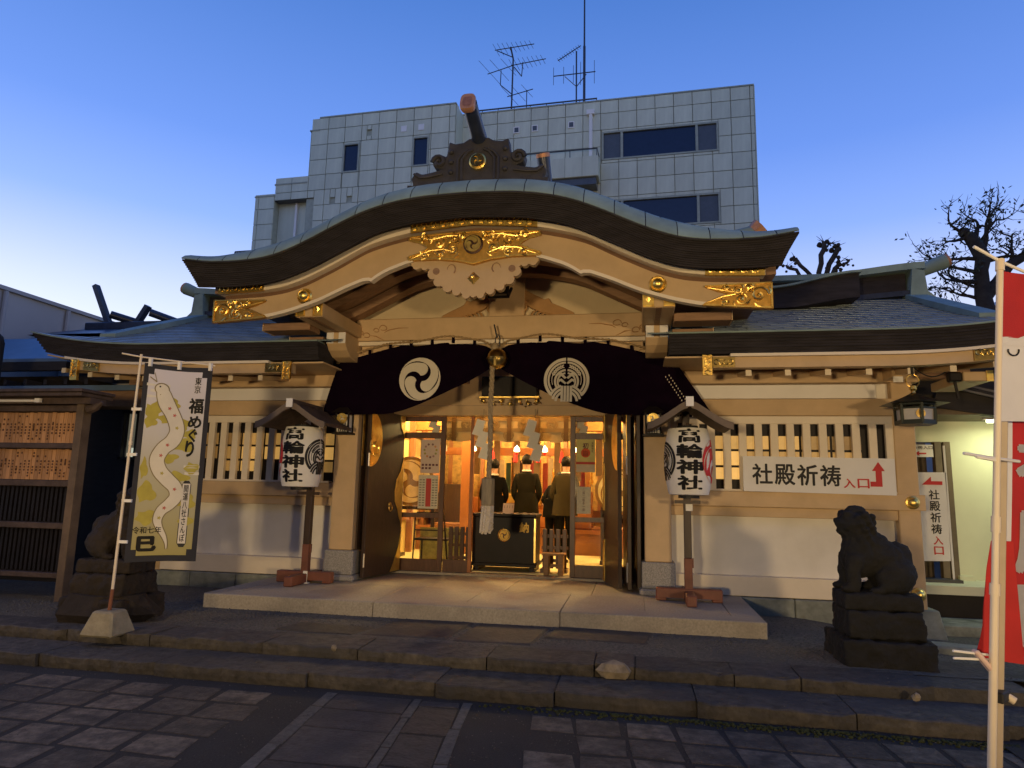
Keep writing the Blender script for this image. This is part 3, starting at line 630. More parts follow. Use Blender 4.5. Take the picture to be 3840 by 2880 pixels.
# frog-leg strut in relief on the gable wall
fl = [(.0,.52),(.13,.50),(.24,.40),(.52,.25),(.58,.27),(.62,.20),(.80,.12),(.92,.06),(.95,.0),(.66,.0),(.52,.05),(.33,.14),(.22,.22),(.14,.22),(.12,.0)]
b = B(); b.prism([(XC+.11+x, 3.945+z) for x,z in fl]+[(XC+.11-x, 3.945+z) for x,z in fl[::-1][:-1]], 8.93, 9.0); st = b.obj('carved_strut', M['soffit'], hall, bevel=.006)
st.data.materials[0] = mat('ochre_carving', (.42, .23, .085), .6, var=.12)
for s in (1,-1):
    b = B()
    b.tube([(XC+.11+s*(.22+.12*(1-q/20)*math.cos(q*.5+.6)), 8.925, 4.10+.12*(1-q/20)*math.sin(q*.5+.6)) for q in range(18)], .018, 6)
    for k in range(4): b.tube([(XC+.11+s*(.34+.07*k), 8.93, 3.96), (XC+.11+s*(.37+.07*k), 8.925, 4.02-.012*k), (XC+.11+s*(.43+.07*k), 8.93, 4.045-.02*k)], [.02,.016,.004], 5)
    b.obj('carved_scroll', st.data.materials[0], hall, smooth=True)
b = B(); b.box(XC-.14,XC+.36,8.9,9.0,3.945,4.6); b.obj('gable_post', M['peach'], hall, bevel=.01)
b = B(); b.box(XC-2.02, XC+2.02, 8.78, 8.98, 3.625, 3.94); tie = b.obj('tie_beam', M['peach'], hall, bevel=.012)
b = B(); b.box(XC-2.02, XC+2.02, 8.80, 8.96, 3.565, 3.618); b.obj('beam_trim', M['cream'], tie)
b = B(); b.box(XC-1.95, XC+1.95, 8.86, 8.94, 3.30, 3.563); b.obj('transom_board', M['peach'], tie)
for s in (1,-1):
    b = B()
    for px, pz, ra in ((1.62,3.80,.055),(1.72,3.77,.04),(1.86,3.70,.05),(1.95,3.74,.04)):
        b.tube([(XC+s*(px+ra*math.cos(q*.6)), 8.776, pz+ra*math.sin(q*.6)*(1-q/16)) for q in range(10)], .006, 5)
    b.tube([(XC+s*1.25,8.777,3.80),(XC+s*1.4,8.776,3.80),(XC+s*1.55,8.776,3.77),(XC+s*1.6,8.777,3.74)], [.003,.007,.007,.003], 5)
    b.tube([(XC+s*1.60,8.777,3.63),(XC+s*1.72,8.776,3.69),(XC+s*1.80,8.776,3.70)], [.003,.008,.003], 5)
    b.obj('carved_cloud', mat('carving_brown', (.36,.19,.07), .6), tie, smooth=True)
# ---- pillars, cantilever beams
for s in (1, -1):
    xp = XC+s*2.115
    b = B(); b.box(xp-.165, xp+.165, 8.87, 9.22, .752, 3.32); pil = b.obj('pillar', M['peach'], hall, bevel=.012)
    b = B(); b.box(xp-.205, xp+.205, 8.84, 9.24, .43, .75); b.obj('stone_base', M['granite'], pil, bevel=.012)
    b = B(); b.box(xp-.235, xp+.235, 8.80, 9.26, PZ-.01, .428); b.obj('stone_pad', M['granite'], pil, bevel=.02)
    b = B(); b.box(xp-.22, xp+.22, 8.82, 9.2, 3.32, 3.46); b.obj('capital_block', M['peach'], pil, bevel=.02)
    b = B(); b.box(xp-.18, xp+.18, 7.56, 9.0, 3.665, 3.84); can = b.obj('cantilever_beam', M['peach'], hall, bevel=.01)
    for q in (-.115, .115):
        b = B(); b.box(xp+q-.062, xp+q+.062, 7.545, 7.56, 3.672, 3.834)
        for e in (-.05,.05): b.box(xp+q+e-.006, xp+q+e+.006, 7.536, 7.547, 3.68, 3.826); b.box(xp+q-.05, xp+q+.05, 7.536, 7.547, 3.753+e*1.3-.006, 3.753+e*1.3+.006)
        b.add([(xp+q,7.53,3.79),(xp+q-.03,7.546,3.753),(xp+q,7.546,3.715),(xp+q+.03,7.546,3.753)], [(0,1,2),(0,2,3)]); b.obj('gilt_cap', M['gold'], can)
    b = B(); b.box(xp-.03, xp+.03, 7.55, 8.9, 3.655, 3.664); b.obj('beam_rib', M['soffit'], can)
    prof = [(8.36,3.50),(8.36,3.66),(9.0,3.66),(9.0,3.32),(8.72,3.32),(8.55,3.35),(8.43,3.42)]
    b = B(); b.prism([(y, z) for y, z in prof], xp-.135, xp+.135, fr=lambda u, x, z: (x, u, z)); br = b.obj('bracket_arm', M['peach'], can, bevel=.008)
    for q in (-.085, .085):
        b = B(); b.box(xp+q-.05, xp+q+.05, 8.348, 8.36, 3.505, 3.655); b.obj('bracket_cap', M['white'], can, bevel=.004)
    for (ya, za, zb, dm) in ((7.95,3.60,3.70,2.95),(8.35,3.50,3.60,2.78),(8.75,3.42,3.56,2.62)):
        b = mbox(s, 2.30, dm, ya, ya+.3, za, zb); b.obj('purlin', M['soffit'], hall, bevel=.006)
        b = mbox(s, dm, dm+.012, ya-.006, ya+.306, za-.006, zb+.006); b.obj('purlin_cap', M['peach'], hall)
# ---- side wings
GAPX = .195
for s in (1, -1):
    def bx(nm, d0, d1, y0, y1, z0, z1, m, par, bev=.006): return mbox(s, d0, d1, y0, y1, z0, z1).obj(nm, m, par, bevel=bev)
    wing = bx('wing_wall', 2.2, 5.05, 9.24, 9.34, .3, 3.2, M['plaster'], hall, 0)
    bx('ground_sill', 2.33, 5.0, 9.10, 9.24, .36, .60, M['cream'], wing)
    bx('lower_rail', 2.25, 5.30, 9.09, 9.24, 1.455, 1.645, M['peach'], wing)
    bx('rail_moulding', 2.28, 5.0, 9.14, 9.24, 1.33, 1.452, M['peach'], wing)
    bx('upper_rail', 2.25, 5.06, 9.10, 9.24, 2.615, 2.83, M['peach'], wing)
    bx('frieze_panel', 2.45, 4.85, 9.18, 9.24, 2.845, 3.025, M['white'], wing)
    bx('wall_plate', 2.2, 5.32, 9.08, 9.3, 3.035, 3.20, M['peach'], wing)
    bx('window_sill', 2.45, 5.0, 9.11, 9.26, 1.648, 1.675, M['cream'], wing)
    bx('window_head', 2.45, 5.0, 9.13, 9.2, 2.51, 2.612, M['cream'], wing)
    for k in range(13):
        d = 2.62+GAPX*k
        mbox(s, d-.047, d+.047, 9.135, 9.195, 1.65, 2.53).obj('slat', M['cream'], wing, bevel=.004)
    # lit window behind the slats: dark frame and glowing paper panes
    bx('window_backing', 2.4, 5.0, 9.225, 9.236, 1.66, 2.53, M['blackwood'], wing, 0)
    for j, (za, zb) in enumerate(((2.19, 2.36), (1.98, 2.16), (1.80, 1.95))):
        for i in range(7):
            d0 = 2.44+.37*i; e = rnd.random()
            if (i == 6) or (j == 2 and i in (2, 5)): continue
            kind = 'amber_pane' if e > .25 else 'dim_pane'
            st_ = (.85 if s > 0 else .5)*(1.0 if i < 4 else .35)*(1 if j else .6)
            if kind == 'dim_pane': st_ *= .35
            nm = 'lit_pane_%d' % int(st_*20)
            mm = mat(nm, (.3, .2, .1), .4, var=.4, scale=5, emit=(1, .55, .14), estr=st_*.42)
            mbox(s, d0+.015, d0+.355, 9.212, 9.222, za, zb).obj('pane', mm, wing)
    # corner post with stone base and gilt bosses
    bx('corner_post', 5.0, 5.25, 9.12, 9.36, .1, 3.25, M['peach'], wing, .01)
    b = B(); x0 = XC+s*5.27; xa, xb = (x0-.02*s, x0+.22*s) if s > 0 else (x0-.22, x0+.02)
    b.frustum((XC+s*5.125-.28, XC+s*5.125+.28, 9.0, 9.5), (XC+s*5.125-.22, XC+s*5.125+.22, 9.05, 9.45), -.05, .30); b.obj('post_stone', M['plinth'], wing, bevel=.01)
    for zc, yy in ((1.55, 9.09), (.47, 9.10)):
        b = B()
        b.lathe([(.082,0),(.08,.012),(.062,.02),(.058,.045),(.04,.065),(.015,.074),(0,.075)], (XC+s*5.15, yy if zc > 1 else 9.10, zc), 22, ax='y')
        b.obj('gilt_boss', M['gold'], wing, smooth=True)
    # plinth of squared stones
    for k in range(4):
        bx('plinth_stone', 2.3+.72*k+.004, 2.3+.72*(k+1)-.004, 9.04, 9.4, -.05, .352, M['plinth'], wing, .01)
    # bracket under the eave at the corner
    bx('corner_bracket', 4.9, 5.02, 8.75, 9.1, 3.05, 3.22, M['peach'], wing); bx('bracket_cap', 4.905, 5.015, 8.74, 8.75, 2.98, 3.05, M['white'], wing, 0)
    # eave: soffit, rafters, fascia, thick bark edge that curves up at the corner
    def up_(d): return .2*(max(0, d-4.6)/2)**2.2
    so_ = B(); so_.band([XC+s*d for d in XS(2.2, 6.45, 24)], DX(lambda d: 3.205+up_(abs(d))), DX(lambda d: 3.225+up_(abs(d))), 8.2, 9.6); eave = so_.obj('eave', M['peach'], hall)
    for k in range(10):
        d = 3.20+.445*k-.02
        if d > 6.4: break
        b = B(); z0 = 3.012+up_(d); b.bar((XC+s*d, 8.36, z0+.03), (XC+s*d, 9.3, z0+.17), .058, .06); b.obj('rafter', M['peach'], eave, bevel=.003)
        b = B(); b.box(XC+s*d-.033, XC+s*d+.033, 8.345, 8.36, z0-.004, z0+.066); b.obj('rafter_cap', M['cream'], eave)
    b = B(); b.band([XC+s*d for d in XS(2.64, 6.0, 24)], DX(lambda d: 3.078+up_(abs(d))), DX(lambda d: 3.203+up_(abs(d))), 8.17, 8.30); b.obj('fascia_board', M['peach'], eave, smooth=True)
    b = B(); b.band([XC+s*d for d in XS(2.95, 6.1, 24)], DX(lambda d: 3.206+up_(abs(d))), DX(lambda d: 3.24+up_(abs(d))), 8.13, 8.30); b.obj('fascia_trim', M['cream'], eave, smooth=True)
    for d0, kk in ((2.63, 1), (5.86, 1)):
        u = up_(d0)
        b = B(); b.band([XC+s*(d0+q) for q in (0, .11)], 2.985+u if d0 < 3 else 2.93+u, 3.225+u, 8.125, 8.168)
        zc = 3.105+u; yy = 8.12
        for q in range(4): b.tube([(XC+s*(d0+.055)+.03*math.cos(t*.7+q), yy, zc-.09+.06*q+.024*math.sin(t*.7+q)) for t in range(8)], .007, 5)
        for q in (0.008, .102): b.bar((XC+s*(d0+q), yy, zc-.12),(XC+s*(d0+q), yy, zc+.11), .012)
        b.obj('gilt_cap', M['gold'], eave)
        b = B(); a0 = d0+.12 if d0 < 3 else d0-.32; b.band([XC+s*(a0+q) for q in XS(0,.25,6)], DX(lambda d: 3.082+up_(abs(d))), DX(lambda d: 3.20+up_(abs(d))), 8.145, 8.168)
        for q in range(4): b.tube([(XC+s*(a0+.04+.055*q)+.026*math.cos(t*.7+q), 8.14, 3.14+u+.03*math.sin(t*.7+q)) for t in range(8)], .007, 5)
        b.obj('dark_fitting', M['brass'], eave)
    NB = 7
    for k in range(NB):
        t0, t1 = k/NB, (k+1)/NB-.004; de = 6.42+.22*(k+1)/NB
        b = B(); yk = 8.16-.07*(k+.5)/NB+rnd.uniform(-.002,.002)
        b.band([XC+s*d for d in XS(2.25, de, 30)], DX(lambda d: 3.245+.235*t0+up_(abs(d))), DX(lambda d: 3.245+.235*t1+up_(abs(d))), yk, 8.6); b.obj('bark_layer', M['bark'], eave, smooth=True)
        b = B(); xe = XC+s*de; b.box(min(xe, xe-s*.5), max(xe, xe-s*.5), 8.6, 14.5, 3.245+.235*t0+.19, 3.245+.235*t1+.19); b.obj('bark_layer', M['bark'], eave)
    # copper edge strip and stepped shingle rows of the main roof
    b = B(); b.band([XC+s*d for d in XS(2.25, 6.66, 30)], DX(lambda d: 3.478+up_(abs(d))), DX(lambda d: 3.496+up_(abs(d))), 8.075, 8.3); b.obj('eave_edge', M['copper'], eave, smooth=True)
    roof = B(); roof.box(XC+s*.5 if s > 0 else XC-6.0, XC+6.0 if s > 0 else XC-.5, 9.3, 9.4, 3.1, 3.7); roof = roof.obj('main_roof', M['soffit'], hall)
    NR = 18
    def roofz(t, d): return 3.49+1.17*(t**1.12)+up_(abs(d))*(1-t)**2
    def xend(t): return 6.66-.62*(t/.22) if t < .22 else min(6.2, 6.04+.16*(t-.22)/.1)
    for k in range(NR):
        t0, t1 = k/NR, (k+1)/NR; y0, y1 = 8.12+2.95*t0, 8.12+2.95*t1
        e0, e1 = xend(t0), xend(t1); vs = []; n = 14
        for i in range(n+1):
            d0 = 2.0+(e0-2.0)*i/n; d1 = 2.0+(e1-2.0)*i/n
            vs += [(XC+s*d0, y0+.004, roofz(t0,d0)-.002), (XC+s*d0, y0, roofz(t0,d0)+.009), (XC+s*d1, y1+.03, roofz(t1,d1)+.007)]
        b = B(); b.add(vs, [(i*3+j, (i+1)*3+j, (i+1)*3+j+1, i*3+j+1) for i in range(n) for j in (0, 1)]); b.obj('shingle_row', M['shingle'], roof)
        # butt joints: thin laps between shingles, staggered
        if k < NR-1:
            b = B(); q = 2.1+.36*((k*.37) % 1)
            while q < min(e0, e1)-.1:
                za, zb = roofz(t0,q), roofz(t1,q); b.add([(XC+s*q-.006, y0-.002, za+.0115),(XC+s*q+.006, y0-.002, za+.0115),(XC+s*q+.006, y1, zb+.0095),(XC+s*q-.006, y1, zb+.0095)], [(0,1,2,3)]); q += .42
            b.obj('shingle_lap', M['tile'], roof, kind='stuff')
    # hip side and gable end
    b = B(); b.add([(XC+s*6.66,8.12,3.66),(XC+s*6.66,14.5,3.70),(XC+s*6.0,14.5,4.0),(XC+s*6.02,8.85,3.78)], [(0,1,2,3)]); b.obj('hip_slope', M['shingle'], roof)
    b = B(); b.add([(XC+s*5.9,8.8,3.7),(XC+s*5.9,14.2,3.7),(XC+s*5.9,11.3,4.75)], [(0,1,2)]); b.obj('gable_end', M['soffit'], roof)
    b = B(); b.add([(XC+s*6.22,8.85,3.70),(XC+s*6.22,11.2,4.62),(XC+s*6.22,11.2,4.78),(XC+s*6.22,8.85,3.84),(XC+s*5.95,8.85,3.70),(XC+s*5.95,11.2,4.62),(XC+s*5.95,11.2,4.78),(XC+s*5.95,8.85,3.84)], [(0,1,2,3),(4,7,6,5),(0,3,7,4),(3,2,6,7),(1,5,6,2),(0,4,5,1)]); b.obj('verge', M['copper'], roof)
    # main ridge with its upturned end
    def rz(d): return .10*sm(4.6, 6.4, d)
    b = B(); b.band([XC+s*d for d in XS(1.5, 6.05, 24)], DX(lambda d: 4.60+rz(abs(d))), DX(lambda d: 4.68+rz(abs(d))), 11.0, 11.55); b.obj('ridge_foot', M['bluetile'], roof, smooth=True)
    b = B(); b.band([XC+s*d for d in XS(1.5, 6.0, 24)], DX(lambda d: 4.68+rz(abs(d))), DX(lambda d: 4.98+rz(abs(d))), 11.1, 11.5); rg = b.obj('main_ridge', M['bark'], roof, smooth=True)
    b = B(); b.band([XC+s*d for d in XS(1.5, 6.25, 24)], DX(lambda d: 4.982+rz(abs(d))*1.3), DX(lambda d: 5.07+rz(abs(d))*1.5), 10.98, 11.6); b.obj('ridge_cap', M['copper'], roof, smooth=True)
    b = B(); b.prism([(XC+s*6.0,4.62),(XC+s*6.34,4.52),(XC+s*6.36,4.64),(XC+s*6.25,4.74),(XC+s*6.22,5.06),(XC+s*6.05,5.10)], 10.95, 11.6); b.obj('ridge_end', M['copper'], roof)
    ridge = [(XC+s*6.0,11.3,5.12),(XC+s*6.35,11.3,5.18),(XC+s*6.66,11.3,5.31)]
    b = B(); b.tube(ridge, [.10,.10,.12], 12); b.obj('ridge_tube', M['copper'], roof, smooth=True)
    b = B(); b.tube([ridge[2], (XC+s*6.70,11.3,5.33)], .11, 12); b.obj('ridge_tube_end', M['tip'], roof, smooth=True)
    b = B(); b.lathe([(.09,0),(.09,.02),(.06,.02),(.06,0)], (XC+s*4.9, 11.1, 4.84), 16, ax='y'); b.obj('ridge_crest', M['tile'], roof)
# dark eave of the roof behind, seen right of the porch tip
b = B(); b.band([XC+d for d in XS(3.0, 5.05, 14)], DX(lambda d: 4.33+.13*sm(4.0,5.05,d)), DX(lambda d: 4.62+.20*sm(3.8,5.05,d)), 10.2, 11.0); b.obj('rear_eave', M['bark'], hall, smooth=True)
b = B(); b.band([XC+d for d in XS(3.0, 5.08, 14)], DX(lambda d: 4.622+.20*sm(3.8,5.05,d)), DX(lambda d: 4.65+.205*sm(3.8,5.05,d)), 10.15, 11.0); b.obj('rear_eave_edge', M['copper'], hall, smooth=True)
ridge_tip((XC+.74,8.6,5.30), (XC+.67,8.3,5.98), .085)
b = B(); b.tube([(XC+2.25,8.6,4.76),(XC+3.0,8.6,4.81),(XC+3.36,8.6,4.89)], [.11,.095,.10], 10); b.obj('ridge_tube', M['copper'], hall, smooth=True)
b = B(); b.tube([(XC+3.35,8.6,4.89),(XC+3.43,8.58,4.96)], [.11,.125], 8); b.obj('ridge_tube_end', M['tip'], hall, smooth=True)
b = B(); b.box(XC-5.9, XC+5.9, 11.8, 15.5, .1, 4.3); b.add([],[]) ; 
# ------------------------------------------------------------ doorway and the lit hall inside
M['warmwall'] = mat('amber_interior_wall', (.60, .47, .20), .6, var=.15, scale=3)
M['floor'] = mat('pale_mat_floor', (.80, .70, .36), .6, var=.1, scale=12)
M['orange'] = mat('vermilion_lacquer', (.36, .14, .04), .4, var=.12, scale=4)
M['brownpanel'] = mat('brown_panel', (.28, .12, .05), .4, var=.2, scale=4)
M['plainwood0'] = mat('orange_door_wood', (.34,.12,.035), .45, var=.2, scale=5); M['frame'] = mat('door_frame_brown', (.10, .045, .025), .4, var=.25, scale=5, stretch=(5, 5, 1))
def glassmat():
    m = bpy.data.materials.new('pane_glass'); m.use_nodes = True; n = m.node_tree; n.nodes.clear()
    o = n.nodes.new('ShaderNodeOutputMaterial'); mx = n.nodes.new('ShaderNodeMixShader'); tr = n.nodes.new('ShaderNodeBsdfTransparent'); gl = n.nodes.new('ShaderNodeBsdfGlossy'); fr = n.nodes.new('ShaderNodeFresnel')
    gl.inputs['Roughness'].default_value = .03; fr.inputs[0].default_value = 1.45; tr.inputs[0].default_value = (.93, .95, .93, 1)
    n.links.new(fr.outputs[0], mx.inputs[0]); n.links.new(tr.outputs[0], mx.inputs[1]); n.links.new(gl.outputs[0], mx.inputs[2]); n.links.new(mx.outputs[0], o.inputs[0]); return m
M['glass'] = glassmat()
FZ = .40                                  # inner floor level
def P(nm, x0, x1, y0, y1, z0, z1, m, par=hall, bev=0): return B().box(x0, x1, y0, y1, z0, z1).obj(nm, m, par, bevel=bev)
# jambs from the pillars back to the glass doors, lintel and transom above
for s in (1, -1):
    mbox(s, 1.98, 2.2, 9.222, 10.1, PZ, 3.6).obj('side_jamb', M['peach'], hall)
    mbox(s, 1.80, 1.98, 9.94, 10.1, PZ, 3.6).obj('door_jamb', M['frame'], hall)
P('lintel', XC-1.82, XC+1.82, 9.9, 10.12, 2.70, 2.86, M['peach'], bev=.01)
P('transom_wall', XC-1.82, XC+1.82, 9.97, 10.1, 2.862, 4.2, M['peach'])
P('threshold', XC-1.82, XC+1.82, 9.92, 10.14, .30, .385, M['platform'], bev=.006)
# dark name board above the doorway, gilt carving below it (mostly behind the curtain)
nb = P('name_board', XC-.42, XC+.42, 9.80, 9.86, 2.98, 3.28, M['blackwood'], bev=.01); P('board_edge', XC-.45, XC+.45, 9.79, 9.87, 2.955, 2.977, M['gold'], nb)
ca = B(); scrolls(ca, XC, 2.90, .95, .14, 9.88, 4, 7, .012); ca.obj('gilt_carving', M['brass'], hall, smooth=True)
# glass sliding doors
def sliding(x0, x1, y, name='glass_door'):
    d = B(); 
    for a, c in ((x0, x0+.075), (x1-.075, x1)): d.box(a, c, y-.02, y+.02, .386, 2.695)
    d = d.obj(name, M['frame'], hall, bevel=.004)
    for z0, z1 in ((.387, .56), (1.165, 1.235), (2.36, 2.45), (2.62, 2.694)): B().box(x0+.075, x1-.075, y-.018, y+.018, z0, z1).obj('rail', M['frame'], d, bevel=.003)
    for z0, z1 in ((.56, 1.165), (1.235, 2.36), (2.45, 2.62)): B().box(x0+.075, x1-.075, y-.003, y+.003, z0, z1).obj('glass_pane', M['glass'], d)
    return d
gl = sliding(XC-1.80, XC-1.0, 10.0); gr = sliding(XC+.90, XC+1.80, 10.0)
rear = B().box(XC-1.0, XC-.62, 10.052, 10.058, .56, 2.62).obj('glass_pane', M['glass'], hall); B().box(XC-.62, XC-.565, 10.03, 10.08, .386, 2.695).obj('door_stile', M['plainwood0'], hall, bevel=.004); B().box(XC-1.0, XC-.62, 10.035, 10.075, .387, .56).obj('door_rail', M['frame'], hall)
# hall interior: floor, side walls, ceiling, back wall, raised dais, pillars
P('hall_floor', XC-2.6, XC+2.6, 10.14, 15.2, .1, FZ, M['floor'])
P('inner_wall', XC-2.6, XC-2.5, 10.14, 15.2, FZ, 4.0, M['warmwall']); P('inner_wall', XC+2.5, XC+2.6, 10.14, 15.2, FZ, 4.0, M['warmwall'])
P('inner_wall', XC-2.6, XC+2.6, 15.2, 15.3, FZ, 4.0, M['warmwall']); P('hall_ceiling', XC-2.6, XC+2.6, 10.14, 15.2, 3.6, 3.7, M['brownpanel'])
P('roof_block', XC-5.9, XC+5.9, 15.32, 15.6, 0, 4.2, M['soffit']); P('wing_back', XC-5.2, XC-2.62, 9.36, 15.3, .1, 3.2, M['soffit']); P('wing_back', XC+2.62, XC+5.2, 9.36, 15.3, .1, 3.2, M['soffit'])
dais = P('dais', XC-2.49, XC+2.49, 13.3, 15.19, FZ, .86, M['brownpanel']); P('dais_edge', XC-2.49, XC+2.49, 13.25, 13.3, .80, .88, M['orange'], dais)
for x in (-1.35, 1.42): P('inner_pillar', XC+x-.1, XC+x+.1, 12.7, 12.9, FZ, 3.6, M['orange'], bev=.01)
P('inner_beam', XC-2.49, XC+2.49, 12.72, 12.88, 2.72, 2.9, M['orange'], bev=.01); P('back_beam', XC-2.49, XC+2.49, 13.6, 13.75, 2.3, 2.45, M['orange'])
# patterned valance blind with tasselled bands
M['valance'] = mat('pale_silk_valance', (.52, .44, .26), .7, var=.1, scale=4); M['valcrest'] = mat('valance_print', (.27, .21, .11), .7); M['valband'] = mat('valance_band', (.13, .085, .04), .7)
vb = B(); n = 40; vs = []
for i in range(n+1):
    x = XC-1.2+2.2*i/n
    for z in (2.96, 2.66, 2.36+.012*math.sin(i*.9)): vs.append((x, 10.55+.02*math.sin(i*.8), z))
vb.add(vs, [(i*3+j, i*3+j+1, (i+1)*3+j+1, (i+1)*3+j) for i in range(n) for j in (0,1)]); vl = vb.obj('valance', M['valance'], hall, smooth=True)
for j, z in enumerate((2.80, 2.62, 2.46)):
    for i in range(5):
        crest(tomoe(1, 80, .3)+[arc(.98,.1,0,359)], (XC-1.05+.46*i+(.23 if j % 2 else 0), 10.52, z), .085, M['valcrest'], vl, 'printed_crest', -.002, .002)
for z in (2.885, 2.71, 2.54): P('printed_stripe', XC-1.2, XC+1.0, 10.522, 10.526, z-.03, z+.03, M['valcrest'], vl)
for i in range(5): P('hanging_band', XC-1.02+.45*i-.035, XC-1.02+.45*i+.035, 10.505, 10.515, 2.30 if i % 2 else 2.36, 2.96, M['valband'], vl)
# altar goods: banners, tassels, vermilion rail, offerings
alt = thing('altar', 'vermilion altar with hanging banners and red tassels at the back of the lit hall', 'altar', (XC, 14.2, FZ))
P('altar_table', XC-1.0, XC+1.0, 13.4, 13.9, .88, 1.35, M['orange'], alt, .02)
cols = [(.30,.05,.03),(.5,.38,.18),(.03,.07,.05),(.45,.22,.06),(.03,.015,.02),(.5,.44,.3),(.25,.03,.03),(.15,.07,.02)]
for i in range(16):
    x = XC-.95+.125*i; c_ = cols[(i*5) % 8]; zt = 2.25-.05*(i % 3)
    P('banner', x-.05, x+.05, 13.55+.04*(i % 3), 13.56+.04*(i % 3), 1.35+.1*(i % 4), zt, mat('banner_%d' % ((i*5) % 8), c_, .7, var=.2, scale=9), alt)
for i in range(5):
    b = B(); x = XC-.9+.45*i; b.lathe([(0,.0),(.05,.02),(.03,.2),(.015,.24),(0,.25)], (x, 13.0, 2.12), 10); b.obj('red_tassel', M['red'], alt, smooth=True)
for i in range(7): B().lathe([(0,0),(.05,0),(.06,.08),(.02,.16),(.025,.2),(0,.2)], (XC-.7+.24*i, 13.5, 1.35), 10).obj('offering_vessel', M['gold'], alt, smooth=True)
P('altar_rail', XC-1.0, XC+.9, 13.1, 13.14, 1.16, 1.24, M['orange'], alt)
# hanging lamps: they give the room its light
M['lampshade'] = mat('lit_lamp_shade', (.9, .7, .4), .6, emit=(1, .74, .32), estr=4.5)
def hang_lamp(x, y, z, lab):
    t = thing('hanging_lamp', lab, 'lamp', (x, y, z), 'small lit lamps hanging in the hall')
    B().lathe([(.025,0),(.058,.015),(.05,.07),(.025,.10),(0,.13)], (0,0,0), 12).obj('lamp_shade', M['lampshade'], t, local=True, smooth=True)
    B().tube([(0,0,.13),(0,0,3.6-z)], .006, 5).obj('cord', M['black'], t, local=True)
    B().lathe([(0,-.06),(.02,-.055),(.04,0),(.0,0)], (0,0,0), 10).obj('red_fringe', M['red'], t, local=True, smooth=True)
hang_lamp(XC-1.12, 12.3, 2.30, 'small lit lamp with a red fringe by the left inner pillar')
hang_lamp(XC-.32, 12.4, 2.30, 'small lit lamp with a red fringe just right of the bell rope')
hang_lamp(XC+.20, 12.4, 2.30, 'small lit lamp with a red fringe behind the right paper streamer')
hang_lamp(XC+.74, 12.4, 2.30, 'small lit lamp with a red fringe nearest the right glass door')
def ceiling_light(x, y, wts, lab):
    t = thing('ceiling_lamp', lab, 'lamp', (x, y, 3.5), 'paper ceiling lamps inside the hall')
    B().box(-.25,.25,-.25,.25,0,.09).obj('lamp_box', M['lampshade'], t, local=True, bevel=.02)
    l = bpy.data.lights.new('ceiling_lamp', 'POINT'); l.energy = wts; l.color = (1, .66, .25); l.shadow_soft_size = .2
    o = bpy.data.objects.new('ceiling_lamp_light', l); COL.objects.link(o); o.parent = t; o.location = (0,0,-.15)
ceiling_light(XC-1.75, 12.2, 170, 'square lit ceiling lamp above the left drum'); ceiling_light(XC+1.75, 12.4, 170, 'square lit ceiling lamp above the right drum'); ceiling_light(XC, 13.6, 150, 'square lit ceiling lamp in front of the altar')
ceiling_light(XC+.1, 10.75, 60, 'square ceiling lamp added inside the doorway to brighten the floor')  # unseen lamp, added to brighten the floor by the door
# two drums with comma crests, seen through the side panes
M['drumskin'] = mat('drum_skin', (.25, .15, .055), .5, var=.1)
def drum(x, y, z, r, lab):
    t = thing('drum', lab, 'drum', (x, y, FZ))
    B().lathe([(r*.8,0),(r,.02),(r*1.0,.04),(r*1.0,.09),(r*.9,.35),(r*.8,.4)], (x, y, z), 30, ax='y').obj('drum_body', M['orange'], t, smooth=True)
    b = B(); b.lathe([(0,0),(r*.96,0),(r*.96,.012),(0,.012)], (x, y-.4, z), 30, ax='y'); b.obj('drum_skin', M['drumskin'], t)
    crest(tomoe(1, 40, .34), (x, y-.418, z), r*.85, M['drumskin'] if 0 else mat('drum_print', (.85, .74, .45), .5), t, 'tomoe_crest', -.003, .002)
    b = B()
    for q in (-1, 1): b.bar((x+q*r*.7, y, FZ), (x+q*r*.7, y, z+r*.2), .06); b.bar((x+q*r*.7, y-.3, FZ+.03), (x+q*r*.7, y+.3, FZ+.03), .06)
    b.bar((x-r*.7, y, z-r*1.05), (x+r*.7, y, z-r*1.05), .06); b.obj('drum_stand', M['darkwood'], t)
drum(XC-1.98, 11.7, 1.72, .44, 'large drum with a comma crest behind the left glass door')
drum(XC+1.55, 12.0, 1.62, .40, 'large drum with a comma crest behind the right glass door')
P('screen_panel', XC-1.75, XC-1.0, 11.25, 11.3, FZ, .95, mat('green_brocade', (.22,.22,.08), .6, var=.3, scale=14))
ch = thing('folding_chair', 'thin black folding chair standing inside the left glass door', 'chair', (XC-1.25, 10.5, FZ))
b = B(); b.tube([(XC-1.62,10.5,FZ),(XC-1.60,10.5,1.18),(XC-1.57,10.5,1.22),(XC-1.17,10.5,1.22),(XC-1.13,10.5,1.19),(XC-1.05,10.5,FZ)], .014, 6); b.obj('chair_frame', M['blackwood'], ch, smooth=True)
b = B(); b.bar((XC-1.6,10.52,.95),(XC-1.1,10.52,.95),.02); b.bar((XC-1.6,10.9,.8),(XC-1.6,10.9,FZ),.02); b.bar((XC-1.1,10.9,.8),(XC-1.1,10.9,FZ),.02); b.obj('chair_brace', M['blackwood'], ch)
b = B(); b.box(XC-1.62,XC-1.08,10.52,10.92,.79,.82); b.obj('chair_seat', M['blackwood'], ch)
